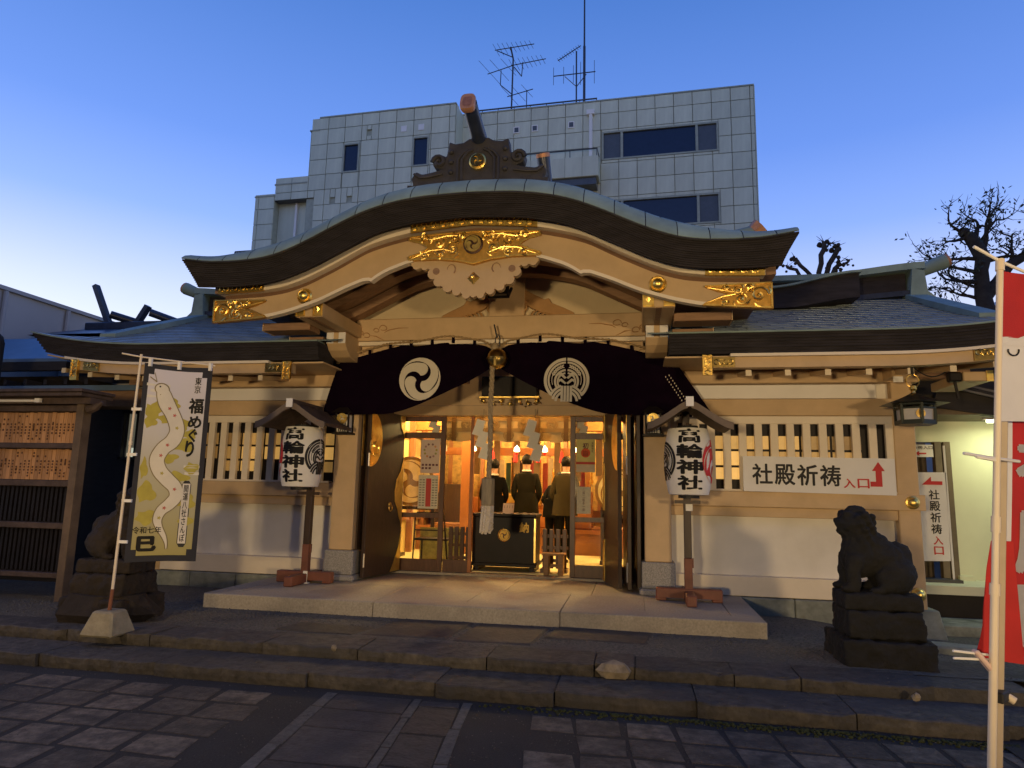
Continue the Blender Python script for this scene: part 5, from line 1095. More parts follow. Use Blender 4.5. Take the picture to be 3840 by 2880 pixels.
# ------------------------------------------------------------ paper lanterns on stands
M['lantern'] = mat('lantern_paper', (.74, .71, .66), .75, var=.06, scale=8)
M['lroof'] = mat('lantern_roof_wood', (.075, .05, .04), .7, var=.35, scale=9, bump=.3, bscale=40)
def lantern_stand(x, y, lab, flip, paper_tag):
    t = thing('lantern_stand', lab, 'lantern', (x, y, PZ), 'paper lanterns on wooden stands')
    L0 = lambda b, nm, m, par=t, **k: b.obj(nm, m, par, local=True, **k)
    z = lambda q: q-PZ
    L0(B().box(-.38,.38,-.055,.055,.035,.145).box(-.38,-.26,-.055,.055,0,.035).box(.26,.38,-.055,.055,0,.035), 'cross_foot', M['redwood'], bevel=.01)
    L0(B().box(-.056,.056,-.46,-.058,0,.12).box(-.056,.056,.058,.40,0,.12), 'cross_foot', M['redwood'], bevel=.01)
    L0(B().box(-.046,.046,-.046,.046,.10,.49), 'post_foot', M['redwood'], bevel=.006); L0(B().box(-.043,.043,-.043,.043,.49,2.3), 'post', M['darkwood'], bevel=.006)
    L0(B().box(.047,.062,-.02,.02,.38,.49), 'post_wedge', M['redwood'])
    cyl = (0, -.0)
    def rad_(q):   # q 0..1 up the lantern
        return .165+.105*math.sin(math.pi*(.10+.80*q))**.55 if 0 < q < 1 else .165
    zb, zt = z(1.585), z(2.36); prof = []
    for i in range(97):
        q = i/96; prof.append((rad_(q)+.0035*abs(math.sin(i*math.pi/2.0+.3)) , zb+(zt-zb)*q))
    yc = -.30
    b = B(); b.lathe([(.02,zb-.0)]+prof+[(.02,zt)], (0, yc, 0), 40); lan = L0(b, 'paper_lantern', M['lantern'], smooth=True)
    L0(B().lathe([(0,zb-.035),(.12,zb-.035),(.12,zb+.006),(0,zb+.006)], (0,yc,0), 20), 'bottom_ring', M['black']); L0(B().lathe([(0,zt-.01),(.12,zt-.01),(.12,zt+.03),(0,zt+.03)], (0,yc,0), 20), 'top_ring', M['black'])
    def wrap(off):
        def f(px, py, pz):
            q = (pz-zb)/(zt-zb); r = rad_(q)+.009; th = -math.pi/2+off+px/.26
            return (r*math.cos(th), yc+r*math.sin(th), pz)
        return f
    for i, c in enumerate('高輪神社'):
        text(c, M['black'], (0, 0, zt-.10-.178*i), .30 if c != '高' else .27, .165, t, 'lettering', bold=.035, xf=wrap(0), local=True)
    def crest_on(polys, off, m, nm, sc_=.22):
        b = B()
        for i, p in enumerate(polys):
            n = len(p); b.prism([(sc_*px, (zb+zt)/2+sc_*pz*1.05) for px, pz in p], -.0005*(i % 4), .004, fr=lambda px, py, pz: tuple(Vector(wrap(off)(px,0,pz))+Vector((0,0,0))))
        # thickness is carried by the paper; keep the print as a thin skin
        b.obj(nm, m, t, local=True)
    def fine(p):    # subdivide outlines so that they follow the drum
        o = []
        for i in range(len(p)):
            a, c = p[i], p[(i+1) % len(p)]; o += [(a[0]+(c[0]-a[0])*k/3, a[1]+(c[1]-a[1])*k/3) for k in range(3)]
        return o
    crest_on([p for p in rice_crest()], R(82)*flip, M['black'], 'rice_crest')
    crest_on([p for p in tomoe(1, 20, .36)], -R(84)*flip, M['red'], 'comma_crest', .25)
    # little gabled roof over the lantern
    zr = z(2.335); prof = [(0,.26),(.08,.235),(.18,.165),(.30,.085),(.40,.03),(.47,.01)]
    b = B(); up_ = [(a, zr+h) for a, h in prof]; n = len(up_)
    for s in (1,-1):
        vs = [(s*a, -.66, h) for a, h in up_]+[(s*a, .12, h) for a, h in up_]+[(s*a, -.66, h+.035) for a, h in up_]+[(s*a, .12, h+.035) for a, h in up_]
        b.add(vs, [(i, i+1, n+i+1, n+i) for i in range(n-1)]+[(2*n+i, 3*n+i, 3*n+i+1, 2*n+i+1) for i in range(n-1)]+[(i, 2*n+i, 2*n+i+1, i+1) for i in range(n-1)]+[(n+i, n+i+1, 3*n+i+1, 3*n+i) for i in range(n-1)]+[(n-1, 2*n-1+0, 4*n-1, 3*n-1)])
    rf = L0(b, 'lantern_roof', M['lroof'])
    for k in range(6):
        for s in (1,-1):
            b = B(); q0, q1 = .03+.072*k, .12+.072*k; f = interp(prof)
            b.add([(s*q0,-.665,zr+f(q0)+.052),(s*q0,.125,zr+f(q0)+.052),(s*q1,.125,zr+f(q1)+.040),(s*q1,-.665,zr+f(q1)+.040),(s*q1,-.665,zr+f(q1)+.03),(s*q1,.125,zr+f(q1)+.03)], [(0,1,2,3),(3,2,5,4)]); L0(b, 'roof_board', M['lroof'], rf)
    for s in (1,-1):
        b = B(); f = interp(prof); xs_ = [.02+.045*i for i in range(11)]
        b.band([s*q for q in xs_], lambda q: zr+f(q)-.03, lambda q: zr+f(q)+.05, -.70, -.665); L0(b, 'roof_barge', mat('lantern_barge', (.16,.12,.09), .7, var=.2), rf)
    L0(B().box(-.035,.035,-.72,.14,zr+.27,zr+.345), 'roof_ridge', M['lroof'], rf, bevel=.006); L0(B().box(-.042,.042,-.735,-.72,zr+.24,zr+.35), 'ridge_cap', M['white'], rf)
    L0(B().bar((0,0,2.0),(0,-.3,zt+.05),.04), 'hanger_arm', M['darkwood']); L0(B().box(-.15,.15,-.08,-.045,zb-.10,zb-.06), 'cross_bar', M['darkwood'])
    if paper_tag: L0(B().box(-.02,.06,-.052,-.046,z(1.40),z(1.48)), 'paper_tag', M['paper'])
    else:
        L0(B().box(.0,.06,-.062,-.058,.0,.15).box(-.06,.10,-.12,-.06,.0,.012), 'paper_strip', M['paper'])
    return t
lantern_stand(.60, 8.52, 'white paper lantern on a stand before the right pillar, red comma crest at its side', 1 if 0 else -1, True)
lantern_stand(-4.28, 8.54, 'white paper lantern on a stand before the left pillar, black rice crest showing', 1, False)
# small iron lanterns on the pillars
def wall_lantern(x, lab):
    t = thing('wall_lantern', lab, 'lantern', (x, 8.78, 2.45), 'small iron lanterns on the pillars')
    for q in (-.09,.09):
        for w_ in (-.075,.075): B().box(q-.01,q+.01,w_-.01,w_+.01,-.12,.16).obj('corner_bar', M['blackwood'], t, local=True)
    B().box(-.08,.08,-.065,.065,-.10,.13).obj('paper_pane', M['paper'], t, local=True)
    for q in (-.045,-.015,.015,.045): B().box(q-.005,q+.005,-.078,-.068,-.10,.03).obj('bar', M['blackwood'], t, local=True)
    B().box(-.13,.13,-.11,.11,-.14,-.115).obj('lantern_base', M['blackwood'], t, local=True); B().frustum((-.15,.15,-.13,.13),(-.05,.05,-.05,.05),.16,.24).obj('lantern_roof', M['blackwood'], t, local=True)
    crest(tomoe(1, 40, .36), (0, -.085, .075), .075, M['gold'], t, 'comma_crest', -.012, .004, local=True); B().box(-.02,.02,.065,.10,-.05,.1).obj('wall_bracket', M['blackwood'], t, local=True)
wall_lantern(-3.965, 'small iron lantern with a gilt comma crest on the left pillar'); wall_lantern(.215, 'small iron lantern with a gilt comma crest on the right pillar')
# hanging six-sided lantern at the right eave
hl = thing('hanging_lantern', 'black six-sided hanging lantern with pale panes under the right eave', 'lantern', (3.12, 8.35, 2.5))
def hexa(b, r0, z0, r1, z1):
    vs = [(3.12+r*math.cos(math.pi/6+math.pi/3*i), 8.35+r*math.sin(math.pi/6+math.pi/3*i), zz) for r, zz in ((r0,z0),(r1,z1)) for i in range(6)]
    return b.add(vs, [tuple(range(5,-1,-1)), tuple(range(6,12))]+[(i,(i+1)%6,6+(i+1)%6,6+i) for i in range(6)])
hexa(B(), .185, 2.475, .19, 2.60).obj('pane', mat('lantern_pane', (.42,.40,.40), .4), hl)
b = B()
for i in range(6):
    a = math.pi/6+math.pi/3*i; b.bar((3.12+.195*math.cos(a),8.35+.195*math.sin(a),2.44),(3.12+.2*math.cos(a),8.35+.2*math.sin(a),2.66),.028)
hexa(b, .21, 2.425, .21, 2.475); hexa(b, .215, 2.598, .215, 2.615); hexa(b, .215, 2.64, .215, 2.66); b.obj('lantern_frame', mat('dark_green_iron', (.015,.02,.018), .4, .5), hl)
b = B(); hexa(b, .36, 2.66, .33, 2.672); hexa(b, .33, 2.672, .12, 2.745); hexa(b, .12, 2.745, .03, 2.79); b.obj('lantern_roof', MATS['dark_green_iron'], hl)
B().lathe([(0,0),(.03,0),(.02,.03),(.04,.05),(.035,.085),(0,.10)], (3.12,8.35,2.785), 14).obj('gilt_knob', M['gold'], hl, smooth=True)
B().tube([(3.12+.07*math.cos(t*.45),8.35,2.93+.075*math.sin(t*.45)) for t in range(15)], .007, 6).obj('ring', M['brass'], hl, smooth=True)
b = B(); b.bar((3.12,8.35,3.0),(3.12,8.35,3.14),.03); b.bar((3.10,8.35,3.1),(3.05,8.4,3.2),.03); b.obj('chain', M['blackwood'], hl)
B().lathe([(0,0),(.05,0),(.05,.006),(0,.006)], (3.115,8.176,2.54), 16, ax='y').obj('gilt_crest', M['brass'], hl)
wr = B(); wr.tube([(3.12+(3.63-3.12)*i/10, 8.38+.02*i, 3.12-.12*math.sin(math.pi*i/10)) for i in range(11)], .008, 5); tag(wr.obj('cable', M['black'], None), 'thin black cable sagging from the hanging lantern to the floodlight', 'cable')
fl_ = thing('floodlight', 'small black floodlight clamped under the right eave', 'floodlight', (3.64, 8.6, 2.9)); b = B(); b.box(3.58,3.72,8.52,8.62,2.95,3.06); b.obj('floodlight_body', M['blackwood'], fl_, bevel=.015); B().bar((3.655,8.58,2.97),(3.69,8.6,2.76),.025).obj('floodlight_arm', M['blackwood'], fl_)
bn = B().box(3.72, 4.02, 8.5, 9.4, 2.95, 3.06).obj('beam_nose', M['peach'], hall, bevel=.01); B().box(3.955,4.025,8.485,8.50,2.945,3.07).obj('gilt_cap', M['gold'], bn)
# entrance sign on the lattice
sg = thing('entrance_sign', 'long white sign board with black characters and a red arrow on the right lattice', 'sign', (2.24, 9.05, 1.85))
b = B(); b.add([(1.335,9.045,1.652),(3.115,9.045,1.632),(3.115,9.045,2.078),(1.335,9.045,2.092),(1.335,9.065,1.652),(3.115,9.065,1.632),(3.115,9.065,2.078),(1.335,9.065,2.092)], [(0,1,2,3),(7,6,5,4),(0,4,5,1),(1,5,6,2),(2,6,7,3),(3,7,4,0)]); b.obj('board', M['white'], sg)
for i, c in enumerate('社殿祈祷'): text(c, M['black'], (1.565+.268*i, 9.042, 1.868-.003*i), .245, .26, sg, bold=.018)
for i, c in enumerate('入口'): text(c, M['red'], (2.585+.16*i, 9.042, 1.77), .135, .115, sg, bold=.018)
b = B(); b.prism([(2.825,1.735),(2.96,1.735),(2.96,1.925),(2.995,1.925),(2.925,2.035),(2.85,1.925),(2.89,1.925),(2.89,1.795),(2.825,1.795)], 9.040, 9.0445); b.obj('red_arrow', M['red'], sg)
# ------------------------------------------------------------ guardian lion-dogs
M['kstone'] = mat('dark_lion_stone', (.013, .012, .011), .9, var=.35, scale=9, bump=.5, bscale=35, stain=(5, (.010,.010,.010), .45, .7))
M['kstone2'] = mat('brown_lion_stone', (.024, .017, .012), .85, var=.35, scale=9, bump=.5, bscale=35, stain=(5, (.018,.013,.010), .45, .7))
def voxel(b, size, name, m, parent, rough=1.):
    me = bpy.data.meshes.new('v'); me.from_pydata(b.v, [], b.f); o = bpy.data.objects.new('v', me); COL.objects.link(o)
    md = o.modifiers.new('r', 'REMESH'); md.mode = 'VOXEL'; md.voxel_size = size; sm_ = o.modifiers.new('s', 'SMOOTH'); sm_.iterations = 3; sm_.factor = .5
    dg = bpy.context.evaluated_depsgraph_get(); m2 = bpy.data.meshes.new_from_object(o.evaluated_get(dg)); bpy.data.objects.remove(o)
    from mathutils import noise
    for v in m2.vertices:
        q = v.co*9; v.co += v.normal*(.010*noise.noise(q)+.006*noise.noise(q*2.7)+.0035*noise.noise(q*7))*rough
    m2.materials.clear(); m2.materials.append(m); m2.polygons.foreach_set('use_smooth', [True]*len(m2.polygons))
    q = bpy.data.objects.new(name, m2); COL.objects.link(q); put(q, parent, True); return q
def lion(loc, face, m, lab, mp):
    t = thing('guardian_lion', lab, 'statue', loc)
    b = B(); f = face        # face=-1 looks towards -x ; local: x along the body, y across
    X = lambda v: f*(v*.88-.035)
    # trunk: raised chest, sloping back, rounded haunches
    b.ball((X(.14),0,.37), .19, 16, sx=.82, sy=.92, sz=1.25); b.ball((X(.0),0,.33), .17, 16, sx=1.05, sy=.95, sz=1.0); b.ball((X(-.16),0,.19), .205, 16, sx=.98, sy=1.05, sz=1.05)
    for s in (1,-1):
        b.tube([(X(.20),s*.11,.36),(X(.235),s*.125,.22),(X(.235),s*.125,.07)], [.085,.068,.058], 10); b.ball((X(.275),s*.125,.045), .07, 10, sx=1.25, sz=.7)
        b.ball((X(-.13),s*.13,.16), .135, 12, sx=1.1, sy=.7, sz=1.1); b.tube([(X(-.10),s*.15,.14),(X(-.03),s*.165,.05)], [.08,.055], 8); b.ball((X(.02),s*.165,.04), .058, 10, sx=1.3, sz=.7)
        for k in (-1,0,1): b.ball((X(.335),s*.125+k*.03,.035), .026, 7); b.ball((X(.08),s*.165+k*.028,.032), .022, 7)
    b.ball((X(.02),0,.44), .165, 14, sx=1.0, sy=.9, sz=1.0); b.ball((X(-.10),0,.33), .18, 14, sy=.95)
    # tail: an upright flame of curls
    b.ball((X(-.28),0,.36), .10, 10, sx=.75, sy=.9, sz=1.35)
    for k in range(5): b.ball((X(-.27-.02*(k%2)),(-.06+.03*k),.30+.06*(k%3)), .05, 8)
    b.ball((X(-.22),0,.44), .07, 10)
    # neck, head, muzzle
    b.ball((X(.13),0,.56), .15, 14, sx=.95, sy=1.0, sz=1.1); b.ball((X(.18),0,.67), .138, 16, sx=1.0, sy=1.05, sz=.95)
    b.ball((X(.285),0,.685), .075, 12, sx=.8, sy=1.2, sz=.75); b.ball((X(.275),0,.60), .065, 12, sx=.9, sy=1.1, sz=.7); b.ball((X(.33),0,.705), .03, 8, sy=1.5)
    for s in (1,-1):
        b.ball((X(.265),s*.07,.75), .034, 8); b.ball((X(.25),s*.075,.785), .035, 8, sx=1.3, sz=.6); b.ball((X(.13),s*.135,.69), .05, 8, sx=.8, sy=.45, sz=1.3)
        for k in range(4): b.ball((X(.32-.02*k),s*(.03+.025*k),.645), .018, 6)
    # mane curls round the head and down the neck
    for k in range(46):
        a = k*2.39; h = .46+.32*(k/46); r_ = .150-.06*abs(h-.62)
        px = .11+r_*math.cos(a)*.8; py = r_*math.sin(a)
        if px > .20: continue
        b.ball((X(px), py, h), .036, 7)
    b.ball((X(.15),0,.79), .075, 10, sx=1.3)
    b.v = [(x, y*.95, z*.885 if z > .02 else z) for x, y, z in b.v]; ob_ = voxel(b, .0125, 'lion_figure', m, t)
    base = B(); base.box(min(X(-.35),X(.36)),max(X(-.35),X(.36)),-.215,.215,-.13,.012); voxel(base, .02, 'statue_base', m, t, 1.6)
    z0 = -.13
    ped = [((-.345,.345,-.26,.26), -.36, z0), ((-.41,.415,-.32,.32), -loc[2]+ .09, -.36)]
    for (x0,x1,y0,y1), za, zb in ped:
        bb = B(); nx, nz = 9, 4
        a0, a1 = (min(X(x0),X(x1)), max(X(x0),X(x1))); bb.frustum((a0-.01,a1+.01,y0-.01,y1+.01),(a0,a1,y0,y1),za,zb-.002); voxel(bb, .022, 'pedestal_stone', mp, t, 2.2)
    return t
lion((2.05, 6.72, .77), -1, M['kstone'], 'black stone guardian lion facing left on a stepped pedestal at the right', M['kstone'])
lion((-5.36, 6.50, .80), 1, M['kstone2'], 'brown stone guardian lion behind the snake banner at the left', M['kstone2'])
rock('rough_base', (-5.42, 6.42, .28), .62, M['kstone2'], .98, .55, .42, 11); tag(bpy.data.objects['rough_base'], 'rough rock base under the left guardian lion', 'rock')
# ------------------------------------------------------------ the snake banner at the left
def cloth_map(org, d, W_, zb, zt, amp, seed, lean=0.):
    n = Vector((-d[1], d[0], 0))
    def f(u, v, off=0.0):      # u across 0..1, v up 0..1
        k = amp*(math.sin(u*5.1+v*3.3+seed)*.6+math.sin(u*9+v*7.7+seed*2)*.25)*min(1, u*3)
        z = zb+(zt-zb)*v-.022*math.sin(math.pi*u)*(v-.4)
        return (org[0]+lean*(z-zb)+d[0]*W_*u+n.x*(k-off), org[1]+d[1]*W_*u+n.y*(k-off), z)
    return f
def cloth(f, u0, u1, v0, v1, nm, m, par, off=0, nu=18, nv=40, t=.0015):
    b = B(); vs = []
    for o_ in (off, off-t if off else -t):
        for i in range(nu+1):
            for j in range(nv+1): vs.append(f(u0+(u1-u0)*i/nu, v0+(v1-v0)*j/nv, o_))
    fs = []; k = (nu+1)*(nv+1)
    for i in range(nu):
        for j in range(nv):
            q = (i*(nv+1)+j, (i+1)*(nv+1)+j, (i+1)*(nv+1)+j+1, i*(nv+1)+j+1); fs.append(q); fs.append(tuple(k+a for a in q[::-1]))
    return b.add(vs, fs).obj(nm, m, par, smooth=True)
def patch(f, poly, nm, m, par, off, W_, H_):     # flat print on the cloth, poly in u,v
    b = B(); n = len(poly); cx = sum(p[0] for p in poly)/n; cz = sum(p[1] for p in poly)/n
    rings = [[(cx+(x-cx)*s, cz+(z-cz)*s) for x, z in poly] for s in (1, .66, .33)]
    vs = [f(x, z, off) for r_ in rings for x, z in r_]+[f(cx, cz, off)]
    fs = [(k*n+i, k*n+(i+1)%n, (k+1)*n+(i+1)%n, (k+1)*n+i) for k in (0,1) for i in range(n)]+[(2*n+i, 2*n+(i+1)%n, 3*n) for i in range(n)]
    return b.add(vs, fs).obj(nm, m, par)
bl = thing('snake_banner', 'tall black edged banner with a white snake and black brush characters on a white pole', 'banner', (-4.85, 5.85, .2))
FD = Vector((.52, .34, 0)).normalized(); FW, FB, FT = .62, .845, 2.775
ff = cloth_map((-4.785, 5.85), FD, FW, FB, FT, .012, 1.3)
M['navy'] = mat('black_banner_cloth', (.022, .022, .030), .8, var=.2)
cb = cloth(ff, 0, 1, 0, 1, 'banner_cloth', M['navy'], bl)
def gradcloth():
    m = mat('banner_print', (.5,.45,.3), .8, var=.05, scale=3); n = m.node_tree; L = n.links.new
    tc = n.nodes.new('ShaderNodeTexCoord'); sp = n.nodes.new('ShaderNodeSeparateXYZ'); L(tc.outputs['Object'], sp.inputs[0])
    mr = n.nodes.new('ShaderNodeMapRange'); mr.inputs[1].default_value = .9; mr.inputs[2].default_value = 2.7; L(sp.outputs[2], mr.inputs[0])
    cr = n.nodes.new('ShaderNodeValToRGB'); L(mr.outputs[0], cr.inputs[0]); e = cr.color_ramp.elements
    e[0].position = 0; e[0].color = (.34,.29,.10,1); e[1].position = 1; e[1].color = (.58,.55,.62,1); q = e.new(.42); q.color = (.42,.39,.28,1); q = e.new(.68); q.color = (.52,.50,.50,1)
    L(cr.outputs[0], n.nodes['Principled BSDF'].inputs['Base Color']); return m
M['print'] = gradcloth()
c_ = [(.07,.06),(.07,.945),(.10,.955),(.14,.965),(.15,.975),(.85,.975),(.86,.962),(.90,.953),(.93,.945),(.93,.06),(.90,.05),(.86,.042),(.85,.03),(.15,.03),(.14,.042),(.10,.05)]
# the printed field follows the cloth closely, so it is meshed finely
cloth(ff, .075, .925, .06, .945, 'printed_field', M['print'], bl, .0022); cloth(ff, .15, .85, .944, .975, 'printed_field', M['print'], bl, .0022, 12, 3); cloth(ff, .15, .85, .03, .061, 'printed_field', M['print'], bl, .0022, 12, 3)
M['olive'] = mat('olive_cloud_print', (.39, .33, .06), .8, var=.12, scale=10)
def blob(cx, cz, w, h, sd):
    rr = random.Random(sd); return [(min(.92,max(.08,cx+w*math.cos(a)*(1+.25*math.sin(a*4+sd)))), cz+h*math.sin(a)*(1+.3*math.sin(a*3+sd))) for a in [2*math.pi*i/28 for i in range(28)]]
for i, (x, z, w, h) in enumerate([(.18,.755,.13,.04),(.32,.79,.14,.03),(.16,.70,.09,.03),(.46,.72,.2,.028),(.66,.585,.16,.032),(.74,.645,.10,.025),(.60,.69,.13,.03),(.82,.47,.10,.03),(.62,.42,.16,.03),(.20,.34,.13,.05),(.76,.30,.15,.035),(.62,.345,.10,.025),(.22,.22,.13,.035),(.48,.52,.12,.025),(.80,.20,.10,.03),(.14,.46,.05,.05),(.44,.80,.12,.025)]):
    patch(ff, blob(x, z, w, h, i), 'cloud_print', M['olive'], bl, .0032+.0003*(i % 4), FW, FT-FB)
M['mist'] = mat('pale_band_print', (.62,.58,.50), .8, var=.05)
for x0, x1, z in ((.06,.40,.885),(.12,.34,.855),(.08,.38,.825),(.7,.93,.47),(.72,.93,.435)):
    patch(ff, [(x0,z),(x1,z),(x1,z+.014),(x0,z+.014)], 'mist_print', M['mist'], bl, .0036, FW, FT-FB)
# the snake: a winding ribbon with a head
SN = [(.27,.885,.05),(.31,.85,.095),(.37,.80,.11),(.46,.75,.10),(.53,.70,.10),(.555,.655,.10),(.50,.605,.105),(.38,.565,.10),(.31,.51,.10),(.36,.455,.10),(.48,.41,.10),(.60,.37,.095),(.63,.325,.09),(.55,.285,.085),(.44,.25,.072),(.40,.205,.058),(.44,.165,.042),(.51,.125,.03),(.55,.09,.016),(.56,.06,.004)]
def resamp(P, n):
    out = []
    for i in range(n+1):
        t = i/n*(len(P)-1); k = min(int(t), len(P)-2); q = t-k
        p0, p1, p2, p3 = [np.array(P[min(max(k+j,0),len(P)-1)]) for j in (-1,0,1,2)]
        out.append(.5*((2*p1)+(-p0+p2)*q+(2*p0-5*p1+4*p2-p3)*q*q+(-p0+3*p1-3*p2+p3)*q**3))
    return out
asp = FW/(FT-FB)
def ribbon(P, off, nm, m, wk=1., wadd=0):
    Q = resamp(P, 90); b = B(); vs = []
    for i, p in enumerate(Q):
        a, c = Q[max(i-1,0)], Q[min(i+1,len(Q)-1)]; dx, dz = (c[0]-a[0])*asp, (c[1]-a[1]); L_ = math.hypot(dx, dz)+1e-9; nx, nz = -dz/L_, dx/L_
        w_ = (p[2]*wk+wadd)
        vs += [ff(p[0]+nx*w_, p[1]+nz*w_*asp, off), ff(p[0], p[1], off), ff(p[0]-nx*w_, p[1]-nz*w_*asp, off)]
    return b.add(vs, [(i*3+j, i*3+j+1, (i+1)*3+j+1, (i+1)*3+j) for i in range(90) for j in (0,1)]).obj(nm, m, bl)
ribbon(SN, .0050, 'snake_outline', mat('snake_outline', (.20,.16,.08), .8), 1., .014); ribbon(SN, .0056, 'snake_print', mat('snake_white', (.62,.57,.48), .8, var=.06))
patch(ff, [(.285+.112*math.cos(a), .873+.112*asp*.9*math.sin(a)-.0024*math.cos(a)) for a in [.35*i for i in range(18)]], 'snake_outline', MATS['snake_outline'], bl, .0051, FW, 1)
for q_ in (-1, 1): patch(ff, [(.20,.905),(.205,.910),(.13+.03*q_,.945+.012*q_),(.125+.03*q_,.94+.012*q_)], 'snake_whisker', MATS['snake_outline'], bl, .0058, FW, 1)
patch(ff, [(.285+.095*math.cos(a), .872+.095*asp*.9*math.sin(a)+.2*(-.012)*math.cos(a)) for a in [.35*i for i in range(18)]], 'snake_head', MATS['snake_white'], bl, .0060, FW, 1)
patch(ff, [(.255+.014*math.cos(a), .885+.014*asp*math.sin(a)) for a in [.63*i for i in range(10)]], 'snake_eye', M['black'], bl, .0066, FW, 1)
for i, (x, z) in enumerate([(.42,.775),(.55,.675),(.44,.585),(.36,.53),(.40,.44),(.60,.36),(.48,.265),(.42,.215),(.50,.74)]):
    patch(ff, [(x+.022*(1+.4*math.cos(5*a))*math.cos(a), z+.022*asp*(1+.4*math.cos(5*a))*math.sin(a)) for a in [.25*j for j in range(25)]], 'flower_print', M['olive'] if i % 3 == 1 else mat('pink_flower', (.42,.10,.08), .8), bl, .0062, FW, 1)
fx = lambda px, py, pz: ff(px, pz, .0068)
def ftext(s, u, v, wu, hv, m, vertical=False, bold=.0, ls=1.): text(s, m, (u, 0, v), wu, hv, bl, xf=fx, vertical=vertical, bold=bold, ls=ls)
ftext('東京', .80, .905, .095, .085, M['black'], True, .01); ftext('福', .80, .795, .22, .082, M['black'], bold=.03); ftext('め', .80, .71, .2, .065, M['black'], bold=.03); ftext('ぐ', .79, .64, .13, .07, M['black'], bold=.03); ftext('り', .76, .57, .13, .085, M['black'], bold=.03)
ftext('令和七年', .27, .155, .40, .035, M['black'], bold=.01); ftext('巳', .28, .088, .28, .076, M['black'], bold=.06)
patch(ff, [(.70,.09),(.735,.07),(.80,.07),(.835,.09),(.835,.385),(.80,.405),(.735,.405),(.70,.385)], 'cartouche_edge', M['black'], bl, .0040, FW, 1)
cloth(ff, .712, .823, .088, .39, 'cartouche', mat('cartouche_paper', (.62,.57,.50), .8), bl, .0062, 4, 12); ftext('開運八社さんぽ', .768, .24, .075, .285, M['black'], True, .015)
b = B(); b.tube([(-4.875,5.85,.55),(-4.86,5.85,1.5),(-4.835,5.85,2.86)], [.014,.014,.012], 10); b.tube([(-4.85,5.85,1.96),(-4.85,5.85,2.0)], .018, 10); M['pole'] = mat('cream_plastic_pole', (.70,.60,.47), .45, var=.04); b.obj('pole', M['pole'], bl, smooth=True)
B().tube([(-4.885,5.85,.38),(-4.873,5.85,.60)], .017, 10).obj('rusty_pole_foot', mat('rusty_pole', (.22,.08,.04), .7, var=.3), bl, smooth=True)
p1 = ff(1.03, 1.012, 0); B().tube([(-4.98,5.76,2.855),(-4.84,5.85,2.835), p1], .008, 8).obj('top_arm', M['pole'], bl, smooth=True)
for v in (.10, .30, .53, .76): a = ff(.02, v, 0); z = a[2]; B().box(-4.875,-4.77,5.842,5.858,z-.014,z+.014).obj('cloth_loop', M['white'], bl)
for u in (.08, .5, .96): a = ff(u, 1.0, 0); B().box(a[0]-.016,a[0]+.016,a[1]-.012,a[1]+.012,a[2]-.03,a[2]+.05).obj('cloth_loop', M['white'], bl)
bs = thing('banner_base', 'tapered concrete block holding the snake banner pole', 'concrete block', (-4.885, 5.85, .2))
b = B(); b.frustum((-5.06,-4.71,5.69,6.03),(-4.99,-4.78,5.76,5.96),.19,.41); b.obj('concrete_block', mat('mossy_concrete', (.30,.26,.17), .85, var=.25, scale=8, bump=.3, bscale=50, stain=(5,(.18,.15,.09),.5,.75)), bs, bevel=.018)
# ------------------------------------------------------------ prayer banners at the right edge
RD = Vector((.93, .36, 0)).normalized()
bn2 = thing('red_banner', 'red and white prayer banner on a cream pole at the right edge', 'banner', (1.43, 3.4, .02))
def polex(z): return 1.425+.0955*z
b = B(); b.tube([(polex(0),3.4,.02),(polex(1.2),3.4,1.2)], .017, 12); b.tube([(polex(1.2),3.4,1.2),(polex(2.70),3.4,2.70)], .0145, 12); b.tube([(polex(1.19),3.4,1.19),(polex(1.24),3.4,1.24)], .021, 12); b.tube([(polex(1.46),3.4,1.46),(polex(1.53),3.4,1.53)], .019, 12); b.tube([(polex(2.66),3.4,2.66),(polex(2.715),3.4,2.715)], .019, 12); b.obj('pole', M['pole'], bn2, smooth=True)
b = B(); b.tube([(1.555,3.35,2.765),(1.685,3.4,2.705),(2.25,3.62,2.52)], .0075, 8); b.obj('top_arm', M['white'], bn2, smooth=True)
M['redcloth'] = mat('red_banner_cloth', (.38,.013,.015), .75, var=.15, scale=4, bump=.08, bscale=150); M['whitecloth'] = mat('white_banner_cloth', (.60,.60,.66), .8, var=.05, scale=4)
fu = cloth_map((1.63, 3.41), RD, .60, 1.955, 2.66, .018, .4, .0955)
cloth(fu, 0, 1, .0, .56, 'white_field', M['whitecloth'], bn2, 0, 16, 20); cloth(fu, 0, 1, .555, 1.0, 'red_field', M['redcloth'], bn2, 0, 16, 20)
patch(fu, [(0,.50)]+[(u, .56+.10*math.sin(min(1,u*2.2)*1.57)-.06*(1-u)) for u in (.0,.1,.2,.35,.5,.7,1)]+[(1,.50)], 'white_wave', M['whitecloth'], bn2, .003, 1, 1)
b = B(); b.tube([fu(.10+.05*math.cos(a), .47-.035*math.sin(a), .004) for a in [.3*i for i in range(-1,12)]], .004, 5); b.obj('ring_mark', M['black'], bn2)
bn3 = thing('prayer_banner', 'lower red prayer banner with white brush characters behind the cream poles', 'banner', (1.48, 3.47, .02))
fl3 = cloth_map((1.575, 3.52), RD, .60, .90, 1.99, .012, 2.1, .0955)
cloth(fl3, 0, 1, 0, 1, 'red_field', M['redcloth'], bn3, 0, 18, 26); cloth(fl3, 0, .115, .28, 1, 'white_border', M['whitecloth'], bn3, .002, 4, 20)
for c, v in (('祈', .80), ('願', .47), ('し', .16)): text(c, M['whitecloth'], (.50, 0, v), .72, .27, bn3, xf=lambda px,py,pz: fl3(px,pz,.004), bold=.03)
